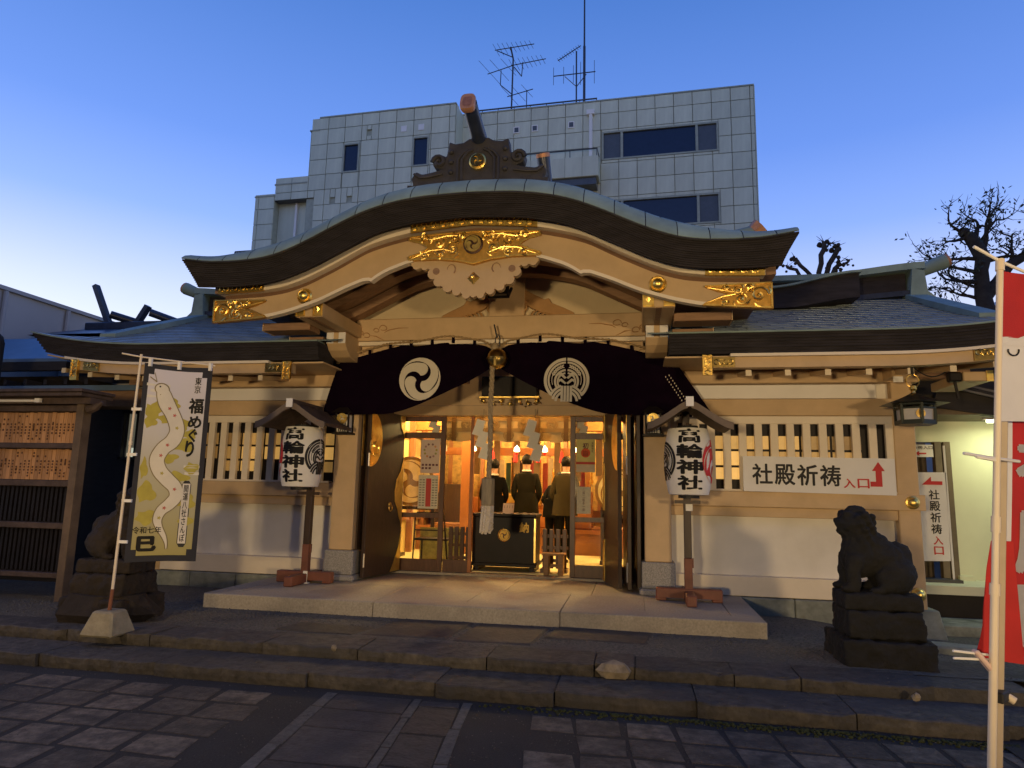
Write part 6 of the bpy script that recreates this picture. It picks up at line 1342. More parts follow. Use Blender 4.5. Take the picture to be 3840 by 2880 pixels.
b = B(); pts = [(polex(1.42)+.01,1.42),(polex(1.3)-.006,1.3),(polex(1.2)-.012,1.2),(polex(1.12)-.017,1.12),(polex(1.05)-.018,1.05),(polex(1.0)-.026,1.0),(1.475,.94),(1.465,.925),(1.50,.91),(1.66,.895),(1.66,1.42)]
b.prism([(x, z) for x, z in pts], 3.46, 3.463); b.obj('loose_flap', M['redcloth'], bn3)
B().bar((1.475,3.47,.0),(1.665,3.47,1.97),.036,.036).obj('square_post', mat('tan_post', (.42,.34,.25), .6, var=.08), bn3, bevel=.004)
b = B(); b.bar((1.512,3.40,.765),(1.575,3.47,.765),.05,.045); b.obj('clamp', M['black'], bn3, bevel=.006); B().tube([(1.57,3.45,.765),(1.60,3.44,.745)], .017, 10).obj('clamp_knob', M['pole'], bn3, smooth=True)
for z, z2 in ((.955,.935),(.925,.915)): B().tube([(1.34,3.36,z),(1.50,3.42,z2)], .0055, 6).obj('cord_end', M['white'], bn3)
B().bar((1.44,3.40,.955),(1.515,3.41,.86),.04,.02).obj('knotted_tie', mat('pinkish_tie', (.62,.45,.40), .8), bn3, bevel=.006)
for z in (1.80,): B().tube([(1.44,3.35,1.805),(1.60,3.40,1.785),(1.70,3.43,1.775)], .007, 6).obj('mid_arm', M['whitecloth'], bn3); B().tube([(1.49,3.35,1.79),(1.60,3.40,1.775)], .007, 6).obj('mid_arm', M['white'], bn3)
# ------------------------------------------------------------ notice board of donor tablets at the left
nbd = thing('donor_board', 'dark roofed board with two rows of wooden donor tablets over empty black racks', 'notice board', (-7.9, 7.25, .2))
M['tablet'] = mat('donor_tablet_wood', (.44, .23, .10), .6, var=.15, scale=5, objvar=.28, stretch=(9,9,1))
for (za, zb, n0) in ((2.06, 2.44, 0), (1.61, 1.985, 0)):
    x = -9.0
    while x < -6.74:
        w_ = rnd.uniform(.052, .062); B().box(x, x+w_-.004, 7.235+rnd.uniform(-.003,.003), 7.25, za, zb+rnd.uniform(-.008,.0)).obj('tablet', M['tablet'], nbd)
        for q in range(rnd.randint(3, 6)):      # brushed names, too small to read
            zt = zb-.15-.036*q if rnd.random() < .8 else zb-.05-.04*q
            if zt > za+.03: B().box(x+w_*.30, x+w_*.66, 7.229, 7.2315, zt-.012, zt+.011).obj('brush_mark', mat('tablet_ink', (.10,.045,.02), .7), nbd)
        x += w_
for x0, x1, z0, z1 in ((-9.1,-6.68,2.445,2.52),(-9.1,-6.68,1.99,2.055),(-9.1,-6.68,1.53,1.605),(-9.1,-6.70,1.03,1.10),(-9.1,-6.70,.46,.52)): B().box(x0,x1,7.17,7.27,z0,z1).obj('board_rail', M['lroof'], nbd, bevel=.006)
B().box(-6.73,-6.63,7.15,7.29,.1,2.62).obj('board_post', mat('dim_brown_post', (.13,.09,.06), .7, var=.3, scale=5), nbd, bevel=.008); B().box(-9.1,-6.73,7.28,7.31,.4,2.5).obj('back_board', M['blackwood'], nbd)
for j in range(2):
    for i in range(36): B().box(-8.98+.063*i, -8.945+.063*i, 7.235, 7.26, 1.11 if j == 0 else .53, 1.525 if j == 0 else 1.02).obj('rack_slat', M['blackwood'], nbd)
B().box(-9.2,-6.5,6.95,7.5,2.66,2.70).box(-9.2,-6.52,6.97,7.48,2.61,2.655).obj('board_roof', M['lroof'], nbd, bevel=.006)
B().box(-9.2,-6.50,7.1,7.35,2.53,2.605).obj('roof_beam', M['lroof'], nbd); b = B(); b.tube([(-6.6,7.2,2.47),(-6.50,7.2,2.50),(-6.42,7.2,2.56)], [.06,.05,.02], 8); b.obj('beam_nose', M['lroof'], nbd, smooth=True)
tb = thing('fluorescent_tube', 'pale fluorescent tube fixed under the roof of the donor board', 'lamp', (-7.5, 7.05, 2.57)); b = B(); b.tube([(-8.2,7.05,2.565),(-7.22,7.05,2.56)], .018, 10); b.obj('tube', M['white'], tb, smooth=True); B().box(-7.22,-7.15,7.03,7.07,2.54,2.59).obj('tube_socket', M['white'], tb)
# dark timber building and low roofs beyond the board
sb = thing('side_building', 'dark timber side building with a lattice window behind the donor board', 'building', (-10, 9.6, 0))
M['nightwood'] = mat('weathered_night_wood', (.022,.018,.016), .75, var=.3, scale=4, stretch=(1,1,4)); M['bluemetal'] = mat('blue_metal_roof', (.13,.20,.28), .5, .3, var=.12, scale=3)
B().box(-15,-7.35,9.5,9.7,0,1.98).box(-15,-8.0,9.5,9.7,1.98,2.70).box(-15,-7.35,9.5,9.7,2.70,3.3).obj('wall', M['nightwood'], sb)
lw = B().box(-8.03,-7.99,9.44,9.52,1.95,2.72).box(-7.40,-7.36,9.44,9.52,1.95,2.72).box(-8.03,-7.36,9.44,9.52,1.95,1.99).box(-8.03,-7.36,9.44,9.52,2.68,2.72).obj('window', M['blackwood'], sb)
for i in range(7): B().box(-7.95+.088*i,-7.925+.088*i,9.45,9.48,1.99,2.68).obj('lattice_bar', M['blackwood'], lw)
B().box(-8.0,-7.4,9.56,9.565,1.99,2.68).obj('pane', mat('dim_window_pane', (.2,.2,.18), .3, emit=(.9,.85,.62), estr=.05, var=.6, scale=6), lw); B().box(-7.92,-7.42,9.555,9.559,2.0,2.14).obj('pane', mat('bright_window_strip', (.3,.3,.28), .3, emit=(.95,1,.8), estr=.28), lw)
b = B(); b.add([(-15,9.0,3.50),(-8.75,9.0,3.50),(-9.7,10.2,4.12),(-15,10.2,4.12),(-15,9.0,3.42),(-8.75,9.0,3.42)], [(0,1,2,3),(4,5,1,0)]); b.obj('roof', M['bluemetal'], sb); B().box(-15,-8.7,8.95,9.05,3.30,3.44).obj('eave', M['nightwood'], sb)
for i in range(16): B().box(-13.6+.36*i,-13.54+.36*i,8.8,9.5,3.05,3.13).obj('rafter', M['nightwood'], sb)
B().box(-15,-7.4,9.44,9.5,3.02,3.16).obj('lit_eave_board', mat('lit_eave_board', (.30,.28,.24), .8, var=.2), sb); B().box(-15,-7.3,8.78,8.86,2.95,3.03).obj('gutter', M['bluemetal'], sb)  # board painted pale to stand in for light on the eave's underside
B().box(-8.35,-7.2,8.85,9.3,2.72,2.98).obj('beam', M['soffit'], sb)
gp_ = tag(B().tube([(-9.05,8.0,0),(-9.05,8.0,3.55)], [.16,.15], 14).ball((-9.05,8.0,3.55),.15,12).obj('edge_post', M['nightwood'], None, smooth=True), 'dark round-topped post standing in for a rounded shape at the left edge', 'post')  # added post, stands in for an unidentified dark rounded shape
sr = thing('shrine_roof', 'small dark shrine roof with crossed finials left behind the hall', 'roof', (-11, 13, 0))
b = B(); b.add([(-12.3,11.6,4.55),(-9.0,11.6,4.55),(-9.0,13,5.0),(-12.3,13,5.0),(-12.3,14.4,4.55),(-9.0,14.4,4.55)], [(0,1,2,3),(3,2,5,4),(0,3,4),(1,5,2)]); b.obj('roof_slope', M['bluetile'], sr); B().box(-12.15,-9.2,12.85,13.15,4.94,5.12).obj('ridge', M['bluetile'], sr, bevel=.02)
B().box(-11.6,-9.3,12.2,14,3.0,4.6).obj('wall', M['nightwood'], sr)
for a, c in (((-11.60,13,5.0),(-12.11,13,6.02)),((-11.0,13,5.0),(-10.70,13,5.50))): B().bar(a, c, .14, .10).obj('crossed_finial', M['bluetile'], sr)
for a, c in (((-11.42,12.75,5.26),(-10.85,13.2,5.10)),((-10.44,12.75,5.28),(-9.86,13.2,5.08))): B().tube([a, c], .085, 12).obj('log_finial', M['bluetile'], sr, smooth=True)
wb = thing('white_building', 'plain pale building wall running back at the far left', 'building', (-14.5, 18, 0))
M['paleblue'] = mat('pale_render_wall', (.42,.42,.43), .85, var=.06, scale=.6, stain=(.35,(.36,.36,.37),.5,.8)); B().box(-17,-13,7,32,0,5.52).obj('wall', M['paleblue'], wb); B().box(-17.1,-12.93,6.9,32.1,5.52,5.60).obj('parapet', M['paleblue'], wb)
for y in (11.6, 13.2): B().tube([(-12.95,y,0),(-12.95,y,5.5)], .05, 8).obj('drain_pipe', M['paleblue'], wb, smooth=True)
# ------------------------------------------------------------ lit passage at the right
ps = thing('side_passage', 'pale side entrance wall lit greenish by a tube lamp, right of the hall', 'building', (5, 10.8, 0))
M['greenwall'] = mat('pale_passage_wall', (.66,.66,.47), .8, var=.05, scale=2); M['passdark'] = mat('passage_brown', (.15,.11,.07), .6, var=.2)
B().box(4.46,9,10.8,11.0,.1,2.72).box(3.4,4.46,10.8,11.0,2.42,2.72).obj('wall', M['greenwall'], ps); B().box(3.4,4.24,11.05,11.1,.4,2.42).obj('sliding_door', M['passdark'], ps)
for x in (4.24, 4.36): B().box(x,x+.09,10.74,10.85,.42,2.42).obj('door_post', M['passdark'], ps, bevel=.004)
B().box(3.3,9,9.95,10.8,.38,.49).obj('porch_slab', M['greenwall'], ps); B().box(3.4,9,10.05,10.8,.0,.38).obj('porch_riser', M['blackwood'], ps); B().box(3.3,9,9.3,9.95,-.05,.10).obj('porch_step', M['plinth'], ps, bevel=.01); B().box(4.42,4.62,10.68,10.8,.49,.55).obj('post_foot', M['greenwall'], ps)
b = B(); b.add([(3.3,9.9,2.72),(9,9.9,2.72),(9,10.8,2.72),(3.3,10.8,2.72),(3.3,9.9,2.80),(9,9.9,2.80),(9,10.8,2.80),(3.3,10.8,2.80)], [(0,3,2,1),(4,5,6,7),(0,1,5,4),(1,2,6,5),(2,3,7,6),(3,0,4,7)]); b.obj('porch_ceiling', M['passdark'], ps)
B().box(3.4,9,10.9,11.0,2.73,3.9).obj('upper_wall', M['nightwood'], ps); B().box(3.3,9,9.95,10.05,2.80,3.0).obj('porch_beam', M['nightwood'], ps); b = B(); b.prism([(3.9,2.82),(4.0,3.10),(4.35,3.14),(6.2,2.62),(6.2,2.45)], 9.85, 10.0); b.obj('porch_gable', M['nightwood'], ps)
for k in range(3): B().bar((4.1+.02*k,9.84-.02*k,3.16-.045*k),(6.3,9.84-.02*k,2.58-.045*k),.05,.028).obj('gable_batten', mat('grey_batten', (.13,.12,.11), .6) if k % 2 == 0 else M['nightwood'], ps)
pl_ = thing('tube_lamp', 'tube lamp under the porch ceiling of the side entrance', 'lamp', (5.3, 10.3, 2.68)); B().tube([(4.75,10.3,2.67),(5.9,10.3,2.67)], .02, 10).obj('tube', mat('lit_tube', (.9,.95,.7), .5, emit=(.92,1,.62), estr=6), pl_, smooth=True); B().box(4.7,5.95,10.27,10.33,2.69,2.718).obj('lamp_batten', M['white'], pl_)
la = bpy.data.lights.new('tube_lamp', 'AREA'); la.shape = 'RECTANGLE'; la.size = 1.15; la.size_y = .05; la.energy = 10; la.color = (.93, 1, .62); lo = bpy.data.objects.new('tube_lamp_light', la); COL.objects.link(lo); lo.parent = pl_; lo.location = (0, 0, -.04)
vs_ = thing('upright_sign', 'upright white sign with a red arrow and black characters beside the side entrance', 'sign', (4.06, 10.4, .5))
b = B(); b.add([(3.87,10.40,.76),(4.205,10.40,.77),(4.225,10.40,1.97),(3.855,10.40,1.965),(3.87,10.42,.76),(4.205,10.42,.77),(4.225,10.42,1.97),(3.855,10.42,1.965)], [(0,1,2,3),(7,6,5,4),(0,4,5,1),(1,5,6,2),(2,6,7,3),(3,7,4,0)]); b.obj('board', M['white'], vs_)
for i, c in enumerate('社殿祈祷'): text(c, M['black'], (4.055, 10.397, 1.66-.155*i), .135, .135, vs_, bold=.015)
for i, c in enumerate('入口'): text(c, M['red'], (4.065, 10.397, 1.04-.135*i), .12, .11, vs_, bold=.015)
b = B(); b.prism([(3.91,1.795),(4.17,1.795),(4.17,1.845),(4.03,1.845),(4.03,1.905)], 10.393, 10.399); b.obj('red_arrow', M['red'], vs_); B().box(4.215,4.24,10.40,10.42,.5,2.34).obj('sign_post', M['white'], vs_)
B().box(3.75,4.30,10.30,10.52,.49,.53).obj('sign_foot', M['lampmetal'], vs_)
s2 = thing('paper_sign', 'small white paper sign with a red arrow above the upright sign', 'sign', (4.05, 10.6, 2.2)); B().box(3.86,4.165,10.60,10.61,2.19,2.365).obj('sheet', M['white'], s2); text('祈祷入口', M['black'], (4.03, 10.597, 2.325), .26, .05, s2); b = B(); b.prism([(3.93,2.24),(3.98,2.275),(3.98,2.25),(4.07,2.25),(4.07,2.23),(3.98,2.23),(3.98,2.205)], 10.593, 10.599); b.obj('red_arrow', M['red'], s2)
# kerbs and a low stone edge between the court and the side path
for i, (a, c) in enumerate((((2.75,8.3),(3.9,8.0)),((3.95,7.98),(5.2,7.7)))): 
    d = Vector((c[0]-a[0], c[1]-a[1], 0)).normalized(); n = Vector((-d.y, d.x, 0))*.14; b = B(); A, Cc = Vector((*a, 0)), Vector((*c, 0)); vs = []
    for z in (-.02, .09): vs += [tuple(p+Vector((0,0,z))) for p in (A-n, Cc-n, Cc+n, A+n)]
    b.add(vs, [(0,3,2,1),(4,5,6,7),(0,1,5,4),(1,2,6,5),(2,3,7,6),(3,0,4,7)]); b.obj('kerb_stone', M['plinth'], side_path, bevel=.02)
for i in range(9):
    x0 = 2.55+.55*(i % 3)+rnd.uniform(-.03,.03); y0 = 5.3+.62*(i//3); stone_poly([(x0,y0),(x0+.5,y0+.03),(x0+.52,y0+.57),(x0+.03,y0+.55)], .0+.095*sm(5.6,6.4,y0)*(1-sm(2.6,3.4,x0)), .045, rnd, .02).obj('path_stone', M['slab'], side_path)
# ------------------------------------------------------------ grey tiled office block behind the hall
of = thing('office_block', 'stepped grey-green tiled office block behind the shrine', 'office building', (4.69, 26.0, 0)); of.rotation_euler = (0, 0, R(-2.3))
M['otile'] = mat('grey_green_tile_panel', (.56, .58, .455), .55, var=.09, scale=2.2, objvar=.07, stretch=(1.6,1,.35), stain=(.6, (.47,.49,.38), .5, .8)); M['ojoint'] = mat('panel_joint', (.38,.40,.32), .8); M['oglass'] = mat('dark_office_glass', (.012,.02,.05), .08, spec=.35, var=.1); M['oframe'] = mat('window_frame', (.33,.35,.28), .5); M['oblind'] = mat('grey_spandrel_glass', (.075,.085,.10), .3)
def ob_(b, nm, m, par=of, **k): return b.obj(nm, m, par, local=True, **k)
ob_(B().box(-12.0,0,.04,9,0,17.66), 'core_wall', M['ojoint']); ob_(B().box(-18.24,-12.0,-.96,9,0,17.62).box(-18.68,-18.24,-.96,9,0,17.04).box(-20.21,-18.68,-.52,9,0,14.64).box(-21.15,-20.21,-.96,9,0,14.14), 'core_wall', M['ojoint'])
def grid(xs, zs, y, holes, lims):
    shared = {}
    for i in range(len(xs)-1):
        for j in range(len(zs)-1):
            x0, x1, z0, z1 = xs[i], xs[i+1], zs[j], zs[j+1]
            if not lims(.5*(x0+x1), .5*(z0+z1)): continue
            pcs = [(x0, x1, z0, z1)]
            for hx0, hx1, hz0, hz1 in holes:
                nx = []
                for a, c, d, e in pcs:
                    if hx1 <= a or hx0 >= c or hz1 <= d or hz0 >= e: nx.append((a,c,d,e)); continue
                    if hx0 > a: nx.append((a,hx0,d,e))
                    if hx1 < c: nx.append((hx1,c,d,e))
                    a2, c2 = max(a,hx0), min(c,hx1)
                    if hz0 > d: nx.append((a2,c2,d,hz0))
                    if hz1 < e: nx.append((a2,c2,hz1,e))
                pcs = nx
            for a, c, d, e in pcs:
                if c-a < .05 or e-d < .05: continue
                key = (round(c-a,3), round(e-d,3))
                if key not in shared:
                    w_, h_ = c-a, e-d; shared[key] = B().box(.014,w_-.014,-.03,.035,.014,h_-.014)
                    o = ob_(shared[key], 'panel', M['otile']); shared[key] = o.data
                else:
                    o = bpy.data.objects.new('panel', shared[key]); COL.objects.link(o); o.parent = of
                o.location = (a, y, d)
hA = (-5.98,-1.38,15.02,16.27); hB = (-5.98,-1.38,12.03,13.28)
zr_ = [17.66-.56-.735*k for k in range(11)]
grid([-12.0]+[-.15-.735*k for k in range(15,-1,-1)]+[0], [9.0]+zr_[::-1]+[17.66], 0, [hA,hB], lambda x,z: z > 10.5)
hw1 = (-17.06,-16.28,14.95,16.29); hw2 = (-13.87,-13.13,14.95,16.29)
xl = [-21.15,-20.97]+[-20.2+.794*k for k in range(0,11)]+[-12.0]
xl = [x for x in xl if x <= -12.0]; xl = sorted(set(round(x,3) for x in xl))
zl = [9.9]+[17.07-.70*k for k in range(10,-1,-1)]+[17.62]
rec = (-20.2,-18.3,11.0,13.93)
smalls = [(-15.99,-15.77,16.58,16.85),(-17.54,-17.30,13.58,13.87),(-16.75,-16.51,13.58,13.87)]
grid(xl, zl, -1, [hw1,hw2,rec]+smalls, lambda x,z: z > 10.3 and (z < 17.7 if x > -18.24 else z < 17.05 if x > -18.68 else z < 14.64 if x > -20.21 else z < 14.14))
for (x0,x1,z0,z1) in smalls: ob_(B().box(x0,x1,-.94,-.93,z0,z1), 'vent', M['oglass'])
for x0 in (-14.41,-13.63): ob_(B().box(x0,x0+.25,-1.05,-1.0,16.58,16.85), 'vent_cover', M['white'])
for x0 in (-9.72,-8.93,-7.38): ob_(B().box(x0,x0+.26,-.06,0,16.58,16.87), 'vent_cover', M['white']); ob_(B().box(x0+.04,x0+.22,-.065,-.06,16.62,16.83), 'vent_grille', M['oblind'])
# side faces
for x0, y0, y1, z1 in ((-12.0,-.96,.04,17.62),): ob_(B().box(x0-.02,x0+.03,y0,y1,10,z1), 'return_wall', M['otile'])
ob_(B().box(0,.04,-.02,9,9,17.66), 'return_wall', M['otile'])
for x0,x1,y,z in ((-12,0,-.05,17.66),(-18.24,-12,-1.05,17.62),(-18.68,-18.24,-1.05,17.04),(-20.21,-18.68,-1.05,14.64),(-21.15,-20.21,-1.05,14.14)): ob_(B().box(x0-.02,x1+.02,y,y+.4,z,z+.06), 'coping', M['oframe'])
# windows
def owin(x0,x1,z0,z1,y,mull,kinds):
    f = B()
    for a in (x0, x1-.07): f.box(a,a+.07,y-.05,y+.12,z0,z1)
    f.box(x0+.07,x1-.07,y-.05,y+.12,z0,z0+.07).box(x0+.07,x1-.07,y-.05,y+.12,z1-.07,z1)
    for q in mull: f.box(q-.05,q+.05,y-.045,y+.11,z0+.07,z1-.07)
    f = ob_(f, 'window', M['oframe']); ed = [x0+.07]+list(mull)+[x1-.07]
    for i in range(len(ed)-1): ob_(B().box(ed[i],ed[i+1],y+.03,y+.05,z0+.06,z1-.06), 'pane', kinds[i], f)
owin(*hA, 0, (-5.17,-2.21), (M['oblind'],M['oglass'],M['oblind'])); owin(*hB, 0, (-5.17,-2.21), (M['oblind'],M['oglass'],M['oblind']))
owin(*hw1, -1, (), (M['oglass'],)); owin(*hw2, -1, (), (M['oglass'],))
# recessed balcony at the left, projecting balcony, pipe, rails
ob_(B().box(-20.2,-18.3,-.62,-.52,11,13.93), 'recess_wall', M['otile']); ob_(B().box(-20.2,-18.3,-1,-.2,13.93,13.98), 'recess_soffit', M['oblind']); ob_(B().box(-19.35,-19.25,-.72,-.62,11,13.9), 'drain_pipe', M['white'])
bal = B().box(-9.5,-6.05,-.8,0,14.02,14.88); ob_(bal, 'balcony', M['otile'], bevel=.02)
for k in range(5): ob_(B().box(-9.5+.7*k-.01,-9.5+.7*k+.01,-.806,-.80,14.02,14.88), 'balcony_joint', M['ojoint'])
ob_(B().box(-9.4,-6.15,-.7,0,13.72,14.02), 'balcony_soffit', M['oblind']); b = B(); b.tube([(-9.5,-.75,15.2),(-6.1,-.75,15.2),(-6.1,-.05,15.2)], .03, 6)
for x in (-9.4,-8.3,-7.2,-6.12): b.tube([(x,-.75,14.88),(x,-.75,15.2)], .02, 6)
ob_(b, 'balcony_rail', M['oblind']); b = B(); b.tube([(-6.43,-.12,15.0),(-6.43,-.12,17.1)], .075, 8); b.box(-6.6,-6.28,-.2,-.03,17.05,17.25); ob_(b, 'drain_pipe', M['white'])
b = B(); b.tube([(-11.9,.2,17.95),(-6.2,.2,17.95)], .035, 6)
for k in range(9): b.tube([(-11.9+.71*k,.2,17.7),(-11.9+.71*k,.2,17.95)], .02, 5)
ob_(b, 'roof_rail', M['oblind']); b = B()
for a, c in (((-22.3,-.5,11.0),(-22.3,-.5,11.9)),((-22.3,-.5,11.9),(-21.15,-.5,11.9)),((-22.2,-.5,11.85),(-21.2,-.5,11.1)),((-21.5,-.5,11.0),(-21.5,-.5,11.9))): b.bar(a, c, .06)
ob_(b, 'fire_stair_rail', M['oblind'])
# antennas on the office roof
def W_(s, z, y=1.0): c_, n_ = math.cos(R(2.3)), math.sin(R(2.3)); return Vector((4.69+s*c_+y*n_, 26.0-s*n_+y*c_, z))
M['ant'] = mat('antenna_metal', (.05,.05,.06), .4, .6)
def yagi(b, c, d, L_, n, el, upv, tap=1.):
    d = Vector(d).normalized(); e = Vector(upv).normalized(); b.tube([c-d*L_*.5, c+d*L_*.5], .022, 5)
    for i in range(n): q = c+d*L_*(-.5+(i+.3)/n); k = el*(1-(1-tap)*i/n); b.tube([q-e*k, q+e*k], .012, 4)
an = thing('tv_antenna', 'tall mast with three fishbone TV antennas on the office roof', 'antenna', tuple(W_(-10.1, 17.7))); b = B(); b.tube([W_(-10.09,17.6), W_(-10.05,20.8), W_(-10.18,21.4)], .04, 6); b.obj('mast', M['ant'], an)
for s, z, dz, L_, n, el, up_, tp in ((-10.0,21.38,.18,1.8,9,.30,(.35,.3,-.6),.6),(-9.35,20.55,.22,1.6,8,.30,(.35,.3,-.6),.7),(-10.6,20.35,.38,1.3,3,.75,(.6,.3,-.62),.5),(-9.7,19.1,.33,1.2,3,.55,(.6,.3,-.62),.5)):
    b = B(); yagi(b, W_(s,z), (1,.15,dz), L_, n, el, up_, tp); b.obj('fishbone_antenna', M['ant'], an)
for a, c in (((-10.6,20.3),(-10.62,19.6)),((-10.62,19.6),(-10.1,19.1)),((-9.4,19.2),(-9.4,17.7)),((-10.8,21.3),(-10.1,20.9)),((-9.6,20.6),(-9.65,19.9)),((-9.65,19.9),(-10.0,20.4))): B().tube([W_(*a), W_(*c)], .022, 5).obj('antenna_brace', M['ant'], an)
an = thing('tv_antenna', 'shorter mast with a cross-bar antenna next to the tall thin pole', 'antenna', tuple(W_(-7.18, 17.7))); b = B(); b.tube([W_(-7.18,17.6), W_(-7.19,20.8)], .035, 6); b.obj('mast', M['ant'], an)
b = B(); b.tube([W_(-8.2,19.72), W_(-6.35,19.72)], .025, 5)
for s, h in ((-8.2,.42),(-7.75,.40),(-7.32,.42),(-7.0,.55),(-6.4,.55)): b.tube([W_(s,19.72-h), W_(s,19.72+h)], .014, 4)
for a, c in (((-7.7,19.65),(-7.18,19.1)),((-7.18,19.1),(-6.75,19.65))): b.tube([W_(*a), W_(*c)], .02, 4)
b.obj('cross_antenna', M['ant'], an); b = B(); yagi(b, W_(-7.5,20.75), (.75,.2,.62), 1.3, 10, .10, (.5,.5,-.5)); b.obj('fishbone_antenna', M['ant'], an)
po = thing('roof_pole', 'tall thin pole rising out of frame from the office roof', 'pole', tuple(W_(-6.84, 17.7))); b = B(); b.tube([W_(-6.84,17.5), W_(-6.84,26)], [.05,.03], 6); b.tube([W_(-6.84,17.5), W_(-6.84,21)], .06, 6); b.obj('pole', M['ant'], po)
tg = B()
for i in range(14): x = -20.0+.05*i+rnd.uniform(-.1,.1); p = W_(x+.5,14.7,-.6); tg.tube([p, p+Vector((rnd.uniform(-.2,.2),0,rnd.uniform(.15,.5)))], [.02,.004], 4)
tag(tg.obj('roof_weeds', mat('dry_weed', (.05,.05,.03), .8), None), 'tuft of weeds growing on the stepped office roof', 'plant')
# ------------------------------------------------------------ trees at the right
M['treebark'] = mat('dark_tree_bark', (.040,.034,.030), .9, var=.35, scale=6, bump=.5, bscale=20); M['leaf'] = mat('dark_leaf', (.045,.055,.035), .6, var=.3, scale=2)
t1 = thing('pollarded_tree', 'leafless pollarded tree with knobbly limbs behind the hall roof', 'tree', (4.5, 17, 0))
b = B(); b.tube([(4.5,17,0),(4.5,17,6.0),(4.47,17,6.6)], [.28,.24,.2], 9); b.obj('trunk', M['treebark'], t1, smooth=True)
rr = random.Random(3)
for pts, r_ in (([(4.45,6.4),(4.42,7.0),(4.52,7.45),(4.58,7.78)],.10),([(4.5,6.5),(4.62,7.0),(4.78,7.4),(4.86,7.66)],.10),([(4.55,6.4),(4.68,6.8),(4.82,7.1),(4.92,7.25)],.08),([(4.85,7.1),(4.98,7.2),(5.14,7.3)],.05),([(4.4,6.4),(4.22,6.95),(4.02,7.2),(3.9,7.4)],.08),([(4.35,6.3),(4.05,6.8),(3.92,7.1),(3.70,7.18)],.07),([(4.53,7.6),(4.7,7.72),(4.75,7.74)],.04)):
    r_ *= .68; b = B(); P3 = []
    for (xa_,za_),(xb_,zb_) in zip(pts[:-1], pts[1:]): P3 += [(xa_+rr.uniform(-.025,.025),17,za_), ((xa_+xb_)/2+rr.uniform(-.05,.05),17+rr.uniform(-.06,.06),(za_+zb_)/2)]
    P3.append((pts[-1][0],17,pts[-1][1])); b.tube(P3, [r_*1.1]+[r_*.9]*(len(P3)-2)+[r_*.8], 8)
    for k in range(5): q = Vector(P3[-1])+Vector((rr.uniform(-.1,.1),rr.uniform(-.1,.1),rr.uniform(-.14,.06))); b.ball(q, r_*rr.uniform(.6,1.05), 7)
    for k in range(7): q = Vector(P3[rr.randrange(1,len(P3))])+Vector((rr.uniform(-.06,.06),0,rr.uniform(-.2,.05))); b.ball(q, r_*rr.uniform(.5,.8), 6)
    for k in range(4): q = Vector(P3[-1]); b.tube([q, q+Vector((rr.uniform(-.22,.22),rr.uniform(-.1,.1),rr.uniform(-.05,.2)))], [.012,.004], 4)
    b.obj('limb', M['treebark'], t1, smooth=True)
t2 = thing('camphor_tree', 'tall dark evergreen tree with a cut-off trunk and sparse leaves at the right', 'tree', (7.1, 15, 0))
b = B(); b.tube([(7.15,15,0),(7.13,15,5.1),(7.05,15,5.8),(7.06,15,6.3),(7.12,15,6.55),(7.0,15,6.85),(6.86,15,7.1)], [.24,.18,.15,.13,.15,.14,.11], 12); b.ball((6.80,15,7.13), .115, 9)
b.tube([(7.1,15,5.75),(7.35,15,6.05),(7.6,15,6.4),(7.85,15,6.55)], [.14,.11,.10,.09], 9); b.obj('trunk', M['treebark'], t2, smooth=True)
br, lf = B(), B()
def leaves(p, n, sp):
    for i in range(n):
        c = p+Vector((rr.gauss(0,sp),rr.gauss(0,sp),rr.gauss(0,sp*.6))); d = Vector((rr.uniform(-1,1),rr.uniform(-1,1),rr.uniform(-1,.1))).normalized(); s_ = d.cross(Vector((rr.uniform(-1,1),rr.uniform(-1,1),rr.uniform(-1,1)))).normalized()*rr.uniform(.014,.024); L_ = rr.uniform(.08,.13)
        lf.add([c, c+d*L_*.5+s_, c+d*L_, c+d*L_*.5-s_], [(0,1,2,3)])
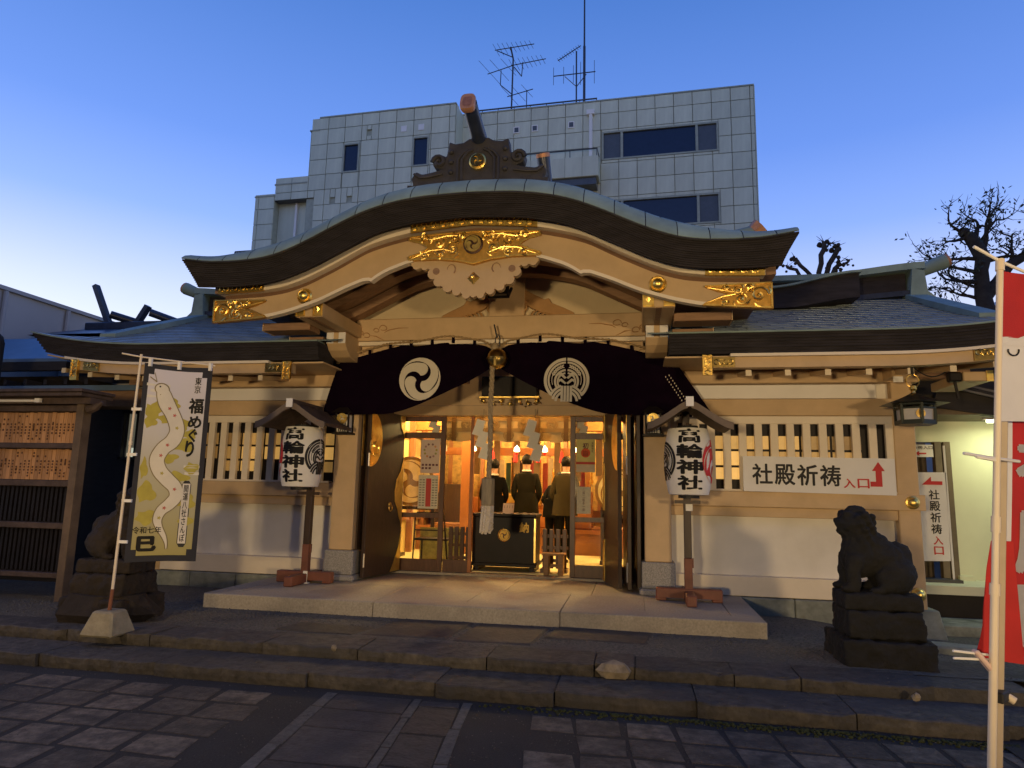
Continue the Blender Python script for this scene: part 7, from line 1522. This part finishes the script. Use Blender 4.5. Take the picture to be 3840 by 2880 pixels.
def grow(p, d, L_, r_, dep):
    pts = [p]; q = p.copy(); dd = d.copy()
    for i in range(5): dd = (dd+Vector((rr.uniform(-.35,.35),rr.uniform(-.35,.35),rr.uniform(-.25,.3)))).normalized(); q = q+dd*L_/5; pts.append(q.copy())
    br.tube(pts, [r_*(1-.7*i/5) for i in range(6)], 5 if dep > 1 else 6)
    if dep >= 3: leaves(q, 4, .08); br.tube([q, q+dd*.12+Vector((0,0,.03))], [.006,.002], 4); return
    for i in (2, 3, 4, 5):
        if rr.random() < .85 or i == 5:
            nd = (dd*.7+Vector((rr.uniform(-1,1),rr.uniform(-.8,.8),rr.uniform(-.45,.75)))).normalized(); grow(pts[i], nd, L_*rr.uniform(.5,.7), r_*.45, dep+1)
    if dep == 2: leaves(q, 2, .06)
for p, d, L_, r_ in (((6.9,15,7.1),(-.6,0,.2),.55,.05),((7.0,15,6.95),(.05,.1,1),.6,.06),((7.1,15,6.7),(.8,0,.6),.8,.06),((6.98,15,6.55),(-1,0,.1),.62,.045),((7.05,15,6.0),(-1,0,.3),.75,.06),((7.05,15,5.7),(-1,.1,.1),.7,.045),((7.0,15,5.35),(-1,0,.3),.7,.04),((7.85,15,6.55),(.6,0,.6),.7,.07),((7.6,15,6.4),(.1,0,1),.6,.05),((7.2,15,6.5),(.9,.2,.25),.7,.05),((7.2,15,5.5),(1,0,.2),.6,.04),((7.05,15,6.8),(.5,0,.9),.65,.05),((7.0,15,6.25),(-1,.1,.05),.8,.045),((7.0,15,5.2),(-1,0,.15),.8,.045),((7.05,15,5.9),(-1,-.2,-.05),.75,.04),((6.9,15,7.0),(-.9,.1,-.05),.6,.045),((7.85,15,6.55),(1,0,.1),.7,.05)): grow(Vector(p), Vector(d).normalized(), L_, r_, 1)
cr_ = br.obj('branches', M['treebark'], t2, smooth=True); lf.obj('crown', M['leaf'], t2)
t3 = B()
for c0 in ((5.55,17,6.6),(7.6,19,5.6)):
    for k in range(9): p = Vector(c0)+Vector((0,0,-1.2)); t3.tube([p, Vector(c0)+Vector((rr.uniform(-.1,.1),0,-.3)), Vector(c0)+Vector((rr.uniform(-.45,.45),rr.uniform(-.2,.2),rr.uniform(-.05,.45)))], [.03,.02,.006], 4)
tag(t3.obj('bare_twigs', M['treebark'], None), 'bare treetop twigs just showing over the right roof', 'tree')
hb_ = thing('rear_house', 'pale gabled house showing behind the right end of the roof', 'house', (9, 20, 0)); b = B(); b.prism([(7.9,0),(14,0),(14,6.2),(11,7.4),(7.9,5.55)], 20, 24); b.obj('wall', M['paleblue'], hb_); b = B(); b.prism([(7.7,5.45),(11,7.5),(14,6.3),(14,6.45),(11,7.68),(7.65,5.62)], 19.7, 24.2); b.obj('roof', M['bluetile'], hb_)
